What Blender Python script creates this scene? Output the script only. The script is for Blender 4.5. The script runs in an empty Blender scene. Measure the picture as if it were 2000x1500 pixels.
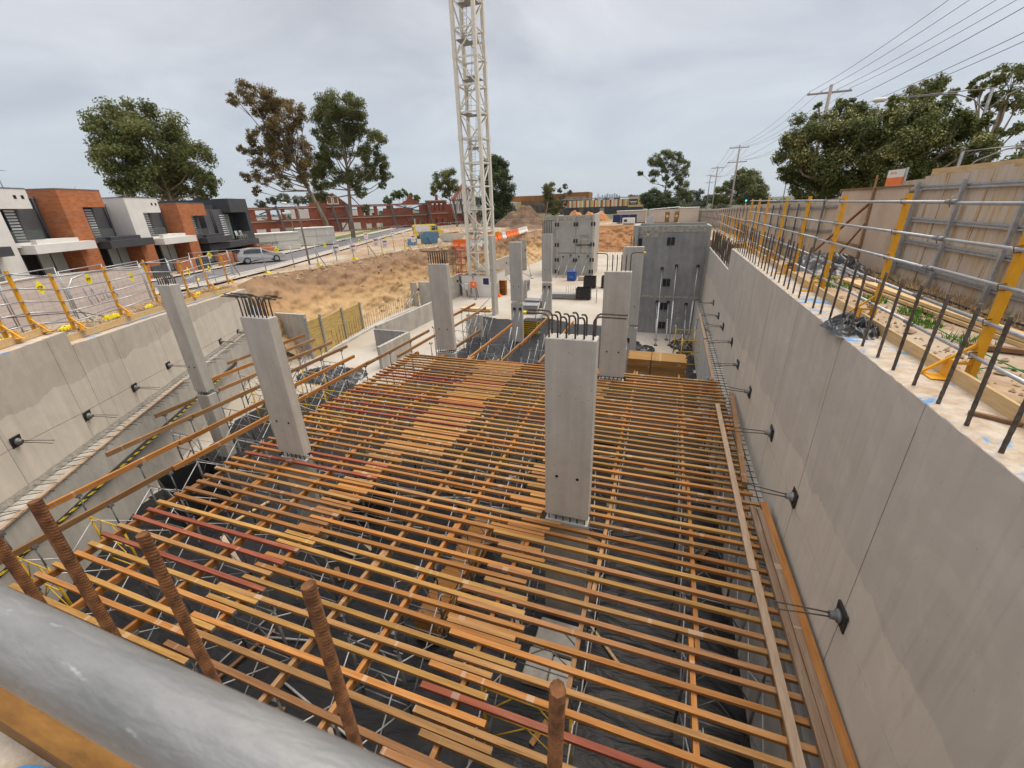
import bpy, bmesh, math, random
from mathutils import Vector, Matrix, noise
S = bpy.context.scene
COL = S.collection
rnd = random.Random(7)
R = math.radians
# ---------------------------------------------------------------- camera
cd = bpy.data.cameras.new("camera"); cam = bpy.data.objects.new("camera", cd); COL.objects.link(cam)
RIGHT = (0.94354647, 0.32958834, -0.03303927); UPV = (-0.10131456, 0.38212195, 0.91854133); FWD = (-0.31536554, 0.86333907, -0.39394191)
m4 = Matrix(((RIGHT[0], UPV[0], -FWD[0], 0), (RIGHT[1], UPV[1], -FWD[1], 0), (RIGHT[2], UPV[2], -FWD[2], 2.2), (0, 0, 0, 1)))
cam.matrix_world = m4
cd.sensor_width = 36; cd.lens = 812 / 2000 * 36; cd.clip_start = 0.05; cd.clip_end = 20000
cd.dof.use_dof = True; cd.dof.focus_distance = 3.5; cd.dof.aperture_fstop = 8.0
S.camera = cam
# ---------------------------------------------------------------- world, sun, exposure
SUN_AZ, SUN_EL = R(38), R(64)
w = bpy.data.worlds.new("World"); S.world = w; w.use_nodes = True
nt = w.node_tree; nt.nodes.clear()
def N(t, **k):
    n = nt.nodes.new(t)
    for a, b in k.items(): setattr(n, a, b)
    return n
def LK(a, b): nt.links.new(a, b)
sky = N('ShaderNodeTexSky'); sky.sky_type = 'NISHITA'; sky.sun_disc = False; sky.sun_elevation = SUN_EL; sky.sun_rotation = SUN_AZ
b1 = N('ShaderNodeBackground'); b1.inputs[1].default_value = 0.1; LK(sky.outputs[0], b1.inputs[0])
tc = N('ShaderNodeTexCoord'); sx = N('ShaderNodeSeparateXYZ'); LK(tc.outputs['Generated'], sx.inputs[0])
mz = N('ShaderNodeMath', operation='MAXIMUM'); LK(sx.outputs[2], mz.inputs[0]); mz.inputs[1].default_value = 0.0
ad = N('ShaderNodeMath', operation='ADD'); LK(mz.outputs[0], ad.inputs[0]); ad.inputs[1].default_value = 0.22
dx = N('ShaderNodeMath', operation='DIVIDE'); LK(sx.outputs[0], dx.inputs[0]); LK(ad.outputs[0], dx.inputs[1])
dy = N('ShaderNodeMath', operation='DIVIDE'); LK(sx.outputs[1], dy.inputs[0]); LK(ad.outputs[0], dy.inputs[1])
cx = N('ShaderNodeCombineXYZ'); LK(dx.outputs[0], cx.inputs[0]); LK(dy.outputs[0], cx.inputs[1])
nz = N('ShaderNodeTexNoise'); nz.inputs['Scale'].default_value = 1.1; nz.inputs['Detail'].default_value = 6; nz.inputs['Roughness'].default_value = .55; nz.inputs['Distortion'].default_value = .6
LK(cx.outputs[0], nz.inputs['Vector'])
cr = N('ShaderNodeValToRGB'); cr.color_ramp.elements[0].position = .34; cr.color_ramp.elements[1].position = .66
cr.color_ramp.elements[0].color = (.240, .240, .252, 1); cr.color_ramp.elements[1].color = (.412, .402, .405, 1)
LK(nz.outputs[0], cr.inputs[0])
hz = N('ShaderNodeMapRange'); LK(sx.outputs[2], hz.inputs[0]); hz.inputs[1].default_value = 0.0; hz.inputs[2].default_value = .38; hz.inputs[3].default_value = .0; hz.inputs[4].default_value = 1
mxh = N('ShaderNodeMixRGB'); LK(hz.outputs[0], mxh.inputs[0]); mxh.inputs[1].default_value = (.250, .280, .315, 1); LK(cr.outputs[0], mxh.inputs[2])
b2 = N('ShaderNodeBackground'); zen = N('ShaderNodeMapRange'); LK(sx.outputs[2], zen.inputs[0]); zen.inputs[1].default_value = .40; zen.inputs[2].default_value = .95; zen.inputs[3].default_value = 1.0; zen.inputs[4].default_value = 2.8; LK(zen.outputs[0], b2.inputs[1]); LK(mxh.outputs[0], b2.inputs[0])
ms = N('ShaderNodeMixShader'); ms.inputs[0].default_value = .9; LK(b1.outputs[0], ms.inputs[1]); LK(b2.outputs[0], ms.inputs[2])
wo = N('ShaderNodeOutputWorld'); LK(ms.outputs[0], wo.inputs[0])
sl = bpy.data.lights.new("sun", 'SUN'); sl.energy = 1.5; sl.angle = R(40); sl.color = (1, .90, .75)
so = bpy.data.objects.new("sun", sl); COL.objects.link(so); so.location = (30, 30, 60)
sd = Vector((math.sin(SUN_AZ) * math.cos(SUN_EL), math.cos(SUN_AZ) * math.cos(SUN_EL), math.sin(SUN_EL)))
so.rotation_euler = sd.to_track_quat('Z', 'Y').to_euler()
S.view_settings.view_transform = 'Standard'; S.view_settings.look = 'None'; S.view_settings.exposure = 1.06; S.view_settings.gamma = 1
S.cycles.max_bounces = 6; S.cycles.diffuse_bounces = 3; S.cycles.glossy_bounces = 2; S.cycles.transparent_max_bounces = 8
# ---------------------------------------------------------------- mesh helper
class MB:
    def __init__(s): s.v = []; s.f = []; s.mi = []; s.sm = []
    def add(s, vs, fs, mi=0, sm=False):
        n = len(s.v); s.v += [tuple(p) for p in vs]
        for f in fs: s.f.append([i + n for i in f]); s.mi.append(mi); s.sm.append(sm)
        return s
    def box(s, x0, x1, y0, y1, z0, z1, mi=0):
        return s.add([(x0,y0,z0),(x1,y0,z0),(x1,y1,z0),(x0,y1,z0),(x0,y0,z1),(x1,y0,z1),(x1,y1,z1),(x0,y1,z1)],
                     [(0,3,2,1),(4,5,6,7),(0,1,5,4),(1,2,6,5),(2,3,7,6),(3,0,4,7)], mi)
    def hexa(s, b, t, mi=0):
        return s.add(list(b)+list(t), [(0,3,2,1),(4,5,6,7),(0,1,5,4),(1,2,6,5),(2,3,7,6),(3,0,4,7)], mi)
    def cbox(s, x0, x1, y0, y1, z0, z1, c=.02, mi=0):   # box with chamfered vertical edges and top
        P = [(x0+c,y0),(x1-c,y0),(x1,y0+c),(x1,y1-c),(x1-c,y1),(x0+c,y1),(x0,y1-c),(x0,y0+c)]
        Q = [(min(max(x,x0+c),x1-c), min(max(y,y0+c),y1-c)) for x,y in P]
        vs = [(x,y,z0) for x,y in P]+[(x,y,z1-c) for x,y in P]+[(x,y,z1) for x,y in Q]
        fs = [tuple(range(7,-1,-1)), tuple(range(16,24))]
        for r in (0,8):
            for i in range(8): j=(i+1)%8; fs.append((r+i,r+j,r+8+j,r+8+i))
        return s.add(vs, fs, mi)
    def bar(s, p, q, w, h, up=(0,0,1), mi=0):
        p=Vector(p); q=Vector(q); d=(q-p).normalized(); u=Vector(up)
        if abs(d.dot(u))>.98: u=Vector((1,0,0))
        a=d.cross(u).normalized()*(w/2); b=a.cross(d).normalized()*(h/2)
        vs=[p-a-b,p+a-b,p+a+b,p-a+b,q-a-b,q+a-b,q+a+b,q-a+b]
        return s.add(vs,[(0,1,2,3),(7,6,5,4),(0,4,5,1),(1,5,6,2),(2,6,7,3),(3,7,4,0)],mi)
    def tube(s, path, r, n=8, mi=0, cap=True, sm=True):
        path=[Vector(p) for p in path]; rs = r if isinstance(r,(list,tuple)) else [r]*len(path)
        vs=[]; fs=[]; prev=None
        for i,p in enumerate(path):
            d=(path[min(i+1,len(path)-1)]-path[max(i-1,0)])
            if d.length<1e-9: d=Vector((0,0,1))
            d.normalize()
            if prev is None:
                u=Vector((0,0,1)) if abs(d.z)<.9 else Vector((1,0,0)); a=d.cross(u).normalized()
            else:
                a=(prev-d*prev.dot(d)); a=a.normalized() if a.length>1e-6 else d.orthogonal().normalized()
            prev=a; b=d.cross(a)
            for k in range(n):
                t=2*math.pi*k/n; vs.append(p+(a*math.cos(t)+b*math.sin(t))*rs[i])
        for i in range(len(path)-1):
            for k in range(n): l=(k+1)%n; fs.append((i*n+k,i*n+l,(i+1)*n+l,(i+1)*n+k))
        s.add(vs,fs,mi,sm)
        if cap:
            m=len(s.v)-len(vs); e=m+(len(path)-1)*n
            s.f.append([m+k for k in range(n-1,-1,-1)]); s.mi.append(mi); s.sm.append(False)
            s.f.append([e+k for k in range(n)]); s.mi.append(mi); s.sm.append(False)
        return s
    def prism(s, poly, z0, z1, mi=0):
        n=len(poly); vs=[(x,y,z0) for x,y in poly]+[(x,y,z1) for x,y in poly]
        fs=[tuple(range(n-1,-1,-1)),tuple(range(n,2*n))]+[(i,(i+1)%n,n+(i+1)%n,n+i) for i in range(n)]
        return s.add(vs,fs,mi)
    def quad(s,a,b,c,d,mi=0): return s.add([a,b,c,d],[(0,1,2,3)],mi)
    def grid(s,nx,ny,fn,mi=0,keep=None,sm=True):
        n=len(s.v)
        for j in range(ny+1):
            for i in range(nx+1): s.v.append(tuple(fn(i/nx,j/ny)))
        for j in range(ny):
            for i in range(nx):
                q=[n+j*(nx+1)+i,n+j*(nx+1)+i+1,n+(j+1)*(nx+1)+i+1,n+(j+1)*(nx+1)+i]
                if keep:
                    c=[sum(s.v[k][a] for k in q)/4 for a in range(3)]
                    if not keep(c): continue
                s.f.append(q); s.mi.append(mi); s.sm.append(sm)
        return s
    def build(s,name,mats,parent=None,loc=None,rotz=0):
        me=bpy.data.meshes.new(name); me.from_pydata(s.v,[],s.f)
        for m in (mats if isinstance(mats,(list,tuple)) else [mats]): me.materials.append(m)
        me.polygons.foreach_set('material_index',s.mi); me.polygons.foreach_set('use_smooth',s.sm); me.update()
        o=bpy.data.objects.new(name,me); COL.objects.link(o)
        if parent: o.parent=parent
        if loc: o.location=loc
        if rotz: o.rotation_euler=(0,0,rotz)
        return o
def thing(name,label,cat,loc=(0,0,0),rotz=0,group=None):
    o=bpy.data.objects.new(name,None); COL.objects.link(o); o.location=loc; o.rotation_euler=(0,0,rotz); o.empty_display_size=.2
    o['label']=label; o['category']=cat
    if group: o['group']=group
    return o
def tag(o,label,cat,group=None):
    o['label']=label; o['category']=cat
    if group: o['group']=group
    return o
def struct(o,kind='structure'): o['kind']=kind; return o
KIDS={}
def dup(root,loc,rotz=0,label=None,group=None):
    r=root.copy(); COL.objects.link(r); r.location=loc; r.rotation_euler=(0,0,rotz)
    if label: r['label']=label
    if group: r['group']=group
    for ch in list(root.children):
        c=ch.copy(); COL.objects.link(c); c.parent=r
        for g in list(ch.children):
            d=g.copy(); COL.objects.link(d); d.parent=c
    return r
def copy_mesh(o,parent=None,loc=None,rotz=None):
    c=o.copy(); COL.objects.link(c); c.parent=parent
    if loc is not None: c.location=loc
    if rotz is not None: c.rotation_euler=(0,0,rotz)
    return c
# ---------------------------------------------------------------- materials
def newmat(name):
    m=bpy.data.materials.new(name); m.use_nodes=True; t=m.node_tree; b=t.nodes['Principled BSDF']; return m,t,b
def srgb(h):
    c=[int(h[i:i+2],16)/255 for i in (0,2,4)]
    return tuple((x/12.92 if x<=.04045 else ((x+.055)/1.055)**2.4) for x in c)+(1,)
def pm(name,c1,c2=None,scale=4,rough=.75,metal=0,bump=0,bscale=40,rand=0,stretch=(1,1,1),lo=.35,hi=.68,detail=5,spec=.3,c3=None,s3=.6,t3=(.55,.7),pits=0):
    m,t,b=newmat(name); L=t.links.new
    b.inputs['Roughness'].default_value=rough; b.inputs['Metallic'].default_value=metal; b.inputs['Specular IOR Level'].default_value=spec
    c1=tuple(c1)+(1,) if len(c1)==3 else c1; c2=c2 or c1; c2=tuple(c2)+(1,) if len(c2)==3 else c2
    tc=t.nodes.new('ShaderNodeTexCoord'); mp=t.nodes.new('ShaderNodeMapping'); mp.inputs['Scale'].default_value=stretch
    L(tc.outputs['Object'],mp.inputs['Vector'])
    vec=mp.outputs[0]
    if rand:
        oi=t.nodes.new('ShaderNodeObjectInfo'); va=t.nodes.new('ShaderNodeVectorMath'); va.operation='ADD'
        ml=t.nodes.new('ShaderNodeMath'); ml.operation='MULTIPLY'; ml.inputs[1].default_value=57; L(oi.outputs['Random'],ml.inputs[0])
        L(mp.outputs[0],va.inputs[0]); L(ml.outputs[0],va.inputs[1]); vec=va.outputs[0]
    nz=t.nodes.new('ShaderNodeTexNoise'); nz.inputs['Scale'].default_value=scale; nz.inputs['Detail'].default_value=detail; nz.inputs['Roughness'].default_value=.6; L(vec,nz.inputs['Vector'])
    cr=t.nodes.new('ShaderNodeValToRGB'); cr.color_ramp.elements[0].position=lo; cr.color_ramp.elements[1].position=hi
    cr.color_ramp.elements[0].color=c1; cr.color_ramp.elements[1].color=c2; L(nz.outputs[0],cr.inputs[0])
    col=cr.outputs[0]
    if c3:
        n3=t.nodes.new('ShaderNodeTexNoise'); n3.inputs['Scale'].default_value=s3; n3.inputs['Detail'].default_value=6; n3.inputs['Roughness'].default_value=.65; L(vec,n3.inputs['Vector'])
        r3=t.nodes.new('ShaderNodeMapRange'); r3.inputs[1].default_value=t3[0]; r3.inputs[2].default_value=t3[1]; L(n3.outputs[0],r3.inputs[0])
        mx=t.nodes.new('ShaderNodeMixRGB'); L(r3.outputs[0],mx.inputs[0]); L(col,mx.inputs[1]); mx.inputs[2].default_value=tuple(c3)+(1,); col=mx.outputs[0]
    if pits:
        vo=t.nodes.new('ShaderNodeTexVoronoi'); vo.inputs['Scale'].default_value=pits; L(vec,vo.inputs['Vector']); rp=t.nodes.new('ShaderNodeMapRange'); rp.inputs[1].default_value=.06; rp.inputs[2].default_value=.13; rp.inputs[3].default_value=.45; L(vo.outputs['Distance'],rp.inputs[0])
        ns=t.nodes.new('ShaderNodeTexNoise'); ns.inputs['Scale'].default_value=1.1; ns.inputs['Detail'].default_value=6; mpz=t.nodes.new('ShaderNodeMapping'); mpz.inputs['Scale'].default_value=(3,3,.25); L(vec,mpz.inputs[0]); L(mpz.outputs[0],ns.inputs[0]); rs=t.nodes.new('ShaderNodeMapRange'); rs.inputs[1].default_value=.3; rs.inputs[2].default_value=.7; rs.inputs[3].default_value=.86; rs.inputs[4].default_value=1.1; L(ns.outputs[0],rs.inputs[0])
        mm=t.nodes.new('ShaderNodeMath'); mm.operation='MULTIPLY'; L(rp.outputs[0],mm.inputs[0]); L(rs.outputs[0],mm.inputs[1]); hp=t.nodes.new('ShaderNodeHueSaturation'); L(mm.outputs[0],hp.inputs['Value']); L(col,hp.inputs['Color']); col=hp.outputs[0]
    if rand:
        hs=t.nodes.new('ShaderNodeHueSaturation'); mr=t.nodes.new('ShaderNodeMapRange'); L(oi.outputs['Random'],mr.inputs[0]); mr.inputs[3].default_value=1-rand; mr.inputs[4].default_value=1+rand
        L(mr.outputs[0],hs.inputs['Value']); L(col,hs.inputs['Color']); col=hs.outputs[0]
    L(col,b.inputs['Base Color'])
    if bump:
        n2=t.nodes.new('ShaderNodeTexNoise'); n2.inputs['Scale'].default_value=bscale; n2.inputs['Detail'].default_value=4; L(vec,n2.inputs['Vector'])
        bp=t.nodes.new('ShaderNodeBump'); bp.inputs['Strength'].default_value=bump; bp.inputs['Distance'].default_value=.02; L(n2.outputs[0],bp.inputs['Height']); L(bp.outputs[0],b.inputs['Normal'])
    m['col_node']=cr.name
    return m
M={}
M['conc']=pm('concrete',(.36,.335,.295),(.43,.405,.36),scale=1.3,rough=.85,bump=.12,bscale=60,c3=(.31,.29,.265),s3=.8,pits=7)
M['conc_lt']=pm('pale_concrete',(.40,.375,.335),(.49,.465,.42),scale=1.5,rough=.85,bump=.15,bscale=40,pits=7)
M['pipe']=pm('scuffed_galvanised_pipe',(.17,.175,.175),(.27,.27,.265),scale=10,rough=.50,metal=.45,stretch=(.8,3,3),lo=.35,hi=.65,detail=9,c3=(.40,.40,.38),s3=22,t3=(.63,.69),bump=.12,bscale=55)
M['amber']=pm('amber_timber',(.12,.052,.008),(.21,.10,.018),scale=4,rough=.7,stretch=(1,4,4))
M['conc_dk']=pm('dark_precast',(.225,.222,.215),(.285,.28,.27),scale=1.2,rough=.8,bump=.08,bscale=50,c3=(.205,.2,.195),s3=.5,pits=5)
M['precast']=pm('precast',(.40,.375,.332),(.46,.435,.39),scale=1.6,rough=.8,bump=.06,bscale=70,c3=(.355,.332,.298),s3=.9,pits=9)
M['slab']=pm('slab',(.36,.315,.255),(.43,.40,.355),scale=.25,rough=.85,bump=.05,bscale=30,c3=(.33,.265,.195),s3=.12)
M['black']=pm('black_plastic',(.010,.010,.011),(.020,.020,.022),scale=2,rough=.42,spec=.3,bump=.9,bscale=3.2)
for n_ in M['black'].node_tree.nodes:
    if n_.type=='BUMP': n_.inputs['Distance'].default_value=.10; n_.inputs['Strength'].default_value=.7; q_=n_.inputs['Height'].links[0].from_node; q_.inputs['Scale'].default_value=.9; q_.inputs['Distortion'].default_value=2.2; q_.inputs['Detail'].default_value=3; mp_=M['black'].node_tree.nodes.new('ShaderNodeMapping'); mp_.inputs['Scale'].default_value=(.8,2.6,1); mp_.inputs['Rotation'].default_value=(0,0,.5); tq_=M['black'].node_tree.nodes.new('ShaderNodeTexCoord'); M['black'].node_tree.links.new(tq_.outputs['Object'],mp_.inputs[0]); M['black'].node_tree.links.new(mp_.outputs[0],q_.inputs['Vector'])
M['sheet']=pm('black_sheet',(.012,.012,.014),(.022,.022,.025),scale=3,rough=.33,spec=.6,bump=.35,bscale=9)
M['blk']=pm('black_steel',(.015,.015,.016),(.03,.03,.03),scale=3,rough=.5)
M['hole']=pm('dark_recess',(.01,.01,.01),rough=.9)
M['galv']=pm('galvanised_steel',(.33,.345,.36),(.46,.475,.49),scale=9,rough=.42,metal=.65,rand=.12)
M['galv_dk']=pm('weathered_tube',(.16,.16,.165),(.27,.27,.275),scale=6,rough=.5,metal=.5,rand=.2)
M['wtube']=pm('pale_brace',(.42,.42,.42),(.55,.55,.55),scale=5,rough=.5,metal=.3,rand=.15)
M['yel']=pm('yellow_steel',(.62,.29,.012),(.72,.36,.02),scale=6,rough=.5,rand=.08,c3=(.22,.09,.02),s3=7,t3=(.66,.72))
M['yel2']=pm('yellow_frame',(.50,.30,.02),(.60,.38,.03),scale=6,rough=.5,rand=.1)
M['sign_y']=pm('sign_yellow',(.85,.68,.01),rough=.5)
M['rust']=pm('rusty_bar',(.075,.032,.014),(.20,.085,.032),scale=30,rough=.9,bump=.15,bscale=200)
M['bar']=pm('dark_bar',(.065,.052,.042),(.13,.105,.085),scale=22,rough=.85,bump=.3,bscale=90,rand=.15)
M['cap']=pm('yellow_cap',(.80,.62,.02),rough=.5)
def wood(name,c1,c2,ax=0,wear=(.31,.19,.085),rand=.28):
    m,t,b=newmat(name); L=t.links.new; b.inputs['Roughness'].default_value=.72; b.inputs['Specular IOR Level'].default_value=.25
    def nd(k,**kw):
        n=t.nodes.new(k)
        for q,v in kw.items(): setattr(n,q,v)
        return n
    tc=nd('ShaderNodeTexCoord'); oi=nd('ShaderNodeObjectInfo'); ml=nd('ShaderNodeMath',operation='MULTIPLY'); ml.inputs[1].default_value=83; L(oi.outputs['Random'],ml.inputs[0])
    va=nd('ShaderNodeVectorMath',operation='ADD'); L(tc.outputs['Object'],va.inputs[0]); L(ml.outputs[0],va.inputs[1])
    def nz(sc,along,across,det=5,ro=.6):
        mp=nd('ShaderNodeMapping'); mp.inputs['Scale'].default_value=(along,across,across) if ax==0 else (across,along,across); L(va.outputs[0],mp.inputs[0])
        n=nd('ShaderNodeTexNoise'); n.inputs['Scale'].default_value=sc; n.inputs['Detail'].default_value=det; n.inputs['Roughness'].default_value=ro; L(mp.outputs[0],n.inputs['Vector']); return n.outputs[0]
    def mr(v,a,b_,c=0,d=1):
        n=nd('ShaderNodeMapRange'); L(v,n.inputs[0]); n.inputs[1].default_value=a; n.inputs[2].default_value=b_; n.inputs[3].default_value=c; n.inputs[4].default_value=d; return n.outputs[0]
    def mix(f,a,col):
        n=nd('ShaderNodeMixRGB'); L(f,n.inputs[0]); 
        if isinstance(a,tuple): n.inputs[1].default_value=a+(1,)
        else: L(a,n.inputs[1])
        n.inputs[2].default_value=col+(1,); return n.outputs[0]
    g=nz(1,1.1,26); c=mix(mr(g,.36,.64),c1,c2)
    c=mix(mr(nz(1,.9,5,7),.54,.70,0,.45),c,wear)
    c=mix(mr(nz(1,2.2,34),.60,.72,0,.55),c,tuple(x*.35 for x in c1))
    c=mix(mr(nz(1,4.6,.01,1),.69,.705,0,.33),c,(.44,.37,.29))
    mu=nd('ShaderNodeHueSaturation'); L(mr(oi.outputs['Random'],0,1,1-rand,1+rand),mu.inputs['Value']); mu.inputs['Saturation'].default_value=.96; L(c,mu.inputs['Color']); L(mu.outputs[0],b.inputs['Base Color'])
    bp=nd('ShaderNodeBump'); bp.inputs['Strength'].default_value=.35; bp.inputs['Distance'].default_value=.006; L(g,bp.inputs['Height']); L(bp.outputs[0],b.inputs['Normal'])
    return m
M['w_or']=wood('orange_joist',(0.247,0.093,0.015),(0.342,0.147,0.031))
M['w_tan']=wood('tan_joist',(.20,.098,.028),(.295,.155,.050))
M['w_yel']=wood('ochre_joist',(.235,.118,.022),(.335,.180,.042))
M['w_brn']=wood('brown_joist',(.19,.082,.025),(.27,.128,.048))
M['w_red']=wood('red_joist',(.185,.040,.018),(.26,.070,.030),wear=(.32,.15,.08))
M['w_bor']=wood('orange_bearer',(0.274,0.099,0.015),(0.363,0.154,0.034),1)
M['w_btan']=wood('tan_bearer',(0.219,0.106,0.038),(0.315,0.175,0.076),1)
M['w_bbrn']=wood('weathered_plank',(0.164,0.099,0.059),(0.247,0.164,0.103),1,wear=(.42,.34,.26))
M['endpaint']=pm('painted_end',(.05,.075,.10),(.16,.17,.17),scale=20,rough=.7)
M['plank']=pm('grey_plank',(.29,.20,.13),(.39,.295,.21),scale=4,rough=.8,stretch=(9,.6,9),bump=.2,bscale=12,rand=.12,c3=(.14,.10,.07),s3=9,t3=(.68,.74))
M['pine']=pm('pine_timber',(.50,.33,.15),(.62,.45,.25),scale=4,rough=.7,stretch=(6,.7,6),bump=.15,bscale=14,rand=.1)
M['tape_y']=pm('paint_yellow',(.7,.45,.02),rough=.6)
M['dirt']=pm('dirt',(.22,.125,.062),(.40,.255,.145),scale=.6,rough=.95,bump=.9,bscale=2.5,c3=(.46,.33,.20),s3=.15)
M['dirt_or']=pm('orange_clay',(.36,.155,.06),(.48,.24,.11),scale=.5,rough=.95,bump=.9,bscale=2,c3=(.30,.12,.05),s3=.3)
M['white']=pm('white_paint',(.62,.61,.57),(.70,.69,.66),scale=3,rough=.6)
M['cream_steel']=pm('cream_steel',(.60,.57,.49),(.70,.67,.59),scale=4,rough=.5,c3=(.36,.33,.27),s3=3,t3=(.66,.8))
M['grey_steel']=pm('grey_steel',(.20,.21,.215),(.28,.29,.29),scale=4,rough=.5)
M['orange']=pm('orange_plastic',(.72,.14,.02),(.82,.19,.04),scale=3,rough=.5)
M['blue']=pm('blue_plastic',(.02,.07,.28),(.03,.10,.36),scale=3,rough=.5)
M['navy']=pm('navy_sign',(.02,.03,.10),rough=.5)
M['skyblue']=pm('pale_blue_steel',(.11,.24,.38),(.16,.30,.44),scale=3,rough=.5)
M['beige']=pm('beige_panel',(.50,.42,.35),(.57,.48,.40),scale=2,rough=.75)
M['render_w']=pm('white_render',(.60,.585,.55),(.68,.665,.63),scale=1,rough=.85,bump=.05)
M['charcoal']=pm('charcoal_render',(.050,.050,.056),(.065,.065,.072),scale=1.5,rough=.7)
M['char2']=pm('dark_grey_render',(.075,.075,.082),(.095,.095,.102),scale=1.5,rough=.75)
M['glass']=pm('window_glass',(.03,.035,.035),(.06,.065,.065),scale=1,rough=.08,spec=.8)
M['curtain']=pm('pale_blind_glass',(.30,.34,.32),(.38,.42,.40),scale=.6,rough=.15,spec=.6)
M['louvre']=pm('white_slats',(.62,.62,.62),rough=.6)
M['asphalt']=pm('asphalt',(.13,.125,.13),(.17,.165,.17),scale=.8,rough=.9,bump=.2,bscale=40)
M['path']=pm('footpath',(.36,.31,.26),(.44,.39,.33),scale=.7,rough=.9,bump=.1)
M['grass']=pm('grass_blades',(.055,.10,.016),(.12,.17,.035),scale=3,rough=.9)
M['straw']=pm('dry_grass',(.28,.19,.09),(.42,.31,.17),scale=4,rough=.95)
M['red']=pm('red_paint',(.45,.04,.03),rough=.5)
M['silver']=pm('silver_paint',(.42,.42,.43),(.46,.46,.47),scale=1,rough=.3,metal=.4)
M['rubber']=pm('rubber',(.02,.02,.02),rough=.8)
M['vanyel']=pm('van_yellow',(.72,.52,.04),rough=.4)
M['trunk']=pm('bark',(.16,.12,.09),(.30,.25,.20),scale=1.2,rough=.9,stretch=(3,3,.6),bump=.4,bscale=8)
M['pole']=pm('weathered_pole',(.22,.19,.165),(.32,.29,.26),scale=2,rough=.85,stretch=(6,6,.5))
M['wire']=pm('wire',(.10,.10,.11),rough=.6)
M['brown_w']=pm('brown_timber',(.16,.085,.04),(.25,.14,.07),scale=5,rough=.8)
M['ply']=pm('plywood',(.45,.33,.24),(.53,.405,.30),scale=1.2,rough=.8,c3=(.38,.29,.2),s3=.7)
M['foil']=pm('hazy_city',(.22,.28,.36),rough=.9)
# ================================================================ GROUND, PIT, WALLS
def lerp(T,v):
    if v<=T[0][0]: return T[0][1]
    for (a,p),(b,q) in zip(T,T[1:]):
        if v<=b: return p+(q-p)*(v-a)/(b-a)
    return T[-1][1]
def hR(y): return lerp([(-50,0),(18.5,0),(23,-.75),(46,-1.05),(60,-1.5),(102,-2.45),(200,-3)],y)
def hL(y): return lerp([(-50,-1.15),(7,-1.2),(9,-1.5),(21,-2.2),(30,-2.35),(120,-2.5),(200,-3)],y)
def H(x,y):
    t=min(1,max(0,(x+13)/12)); t=t*t*(3-2*t)
    return hL(y)*(1-t)+hR(y)*t
LO=Vector((-18.0,6.95)); LD=Vector((-.5306,.8476)); LN=Vector((.8476,.5306))
def LW(t,n,z): p=LO+LD*t+LN*n; return (p.x,p.y,z)
pit=[(3.55,.2),(3.55,36.5),(3.55,70),(3.3,96),(-5,100),(-14,99),(-22,94),(-25,80),(-25.5,62),(-26,54),(-28.8,48.5),(-30.3,45),(-29.8,39),(-29.6,32),(-30.4,25),LW(16.8,-.6,0)[:2],LW(-7.6,-.6,0)[:2],(-14,.2)]
def resample(P,step):
    out=[]
    for (a,b) in zip(P,P[1:]+P[:1]):
        L=math.hypot(b[0]-a[0],b[1]-a[1]); n=max(1,int(L/step))
        for i in range(n): out.append((a[0]+(b[0]-a[0])*i/n,a[1]+(b[1]-a[1])*i/n))
    return out
RP=resample(pit,.9); n=len(RP); C0=(-11,30)
rings=[0,.3,.7,1.2,1.8,2.6,3.6,5,7,9,12,15,19,24,30,38,48,60,80,110,160,300,900,3000,9000]
g=MB(); vs=[]; fs=[]
for d in rings:
    for (x,y) in RP:
        ux,uy=x-C0[0],y-C0[1]; l=math.hypot(ux,uy); X,Y=x+ux/l*d,y+uy/l*d
        nzv=0 if d==0 or d>120 else .05*noise.noise(Vector((X*.9,Y*.9,0)))+.03*noise.noise(Vector((X*3,Y*3,2)))
        rd=1
        vs.append((X,Y,H(X,Y)-.02+nzv*(0.0 if (X+46.64)*.927+(Y-39.42)*.375<12.6 and Y<120 else 1)))
for k in range(len(rings)-1):
    for i in range(n): j=(i+1)%n; fs.append((k*n+i,(k+1)*n+i,(k+1)*n+j,k*n+j))
g.add(vs,fs,0,True)
M['ground']=pm('site_ground',(.23,.145,.08),(.43,.31,.20),scale=2.2,detail=10,rough=.95,bump=1,bscale=9,c3=(.42,.36,.285),s3=.14,t3=(.45,.62))
gm_=M['ground']; t=gm_.node_tree; L=t.links.new; b=t.nodes['Principled BSDF']; src=b.inputs['Base Color'].links[0].from_socket
tc=t.nodes.new('ShaderNodeTexCoord'); ln=t.nodes.new('ShaderNodeVectorMath'); ln.operation='LENGTH'; L(tc.outputs['Object'],ln.inputs[0]); mr=t.nodes.new('ShaderNodeMapRange'); mr.inputs[1].default_value=112; mr.inputs[2].default_value=150; L(ln.outputs['Value'],mr.inputs[0])
mx=t.nodes.new('ShaderNodeMixRGB'); L(mr.outputs[0],mx.inputs[0]); L(src,mx.inputs[1]); mx.inputs[2].default_value=(.075,.085,.045,1); L(mx.outputs[0],b.inputs['Base Color'])
struct(g.build('ground',M['ground']))
# basement floor (structural slab on the ground)
f=MB(); f.box(-33,3.0,-.5,104,-8.2,-7.48); struct(f.build('basement_floor',M['slab']))
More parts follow.
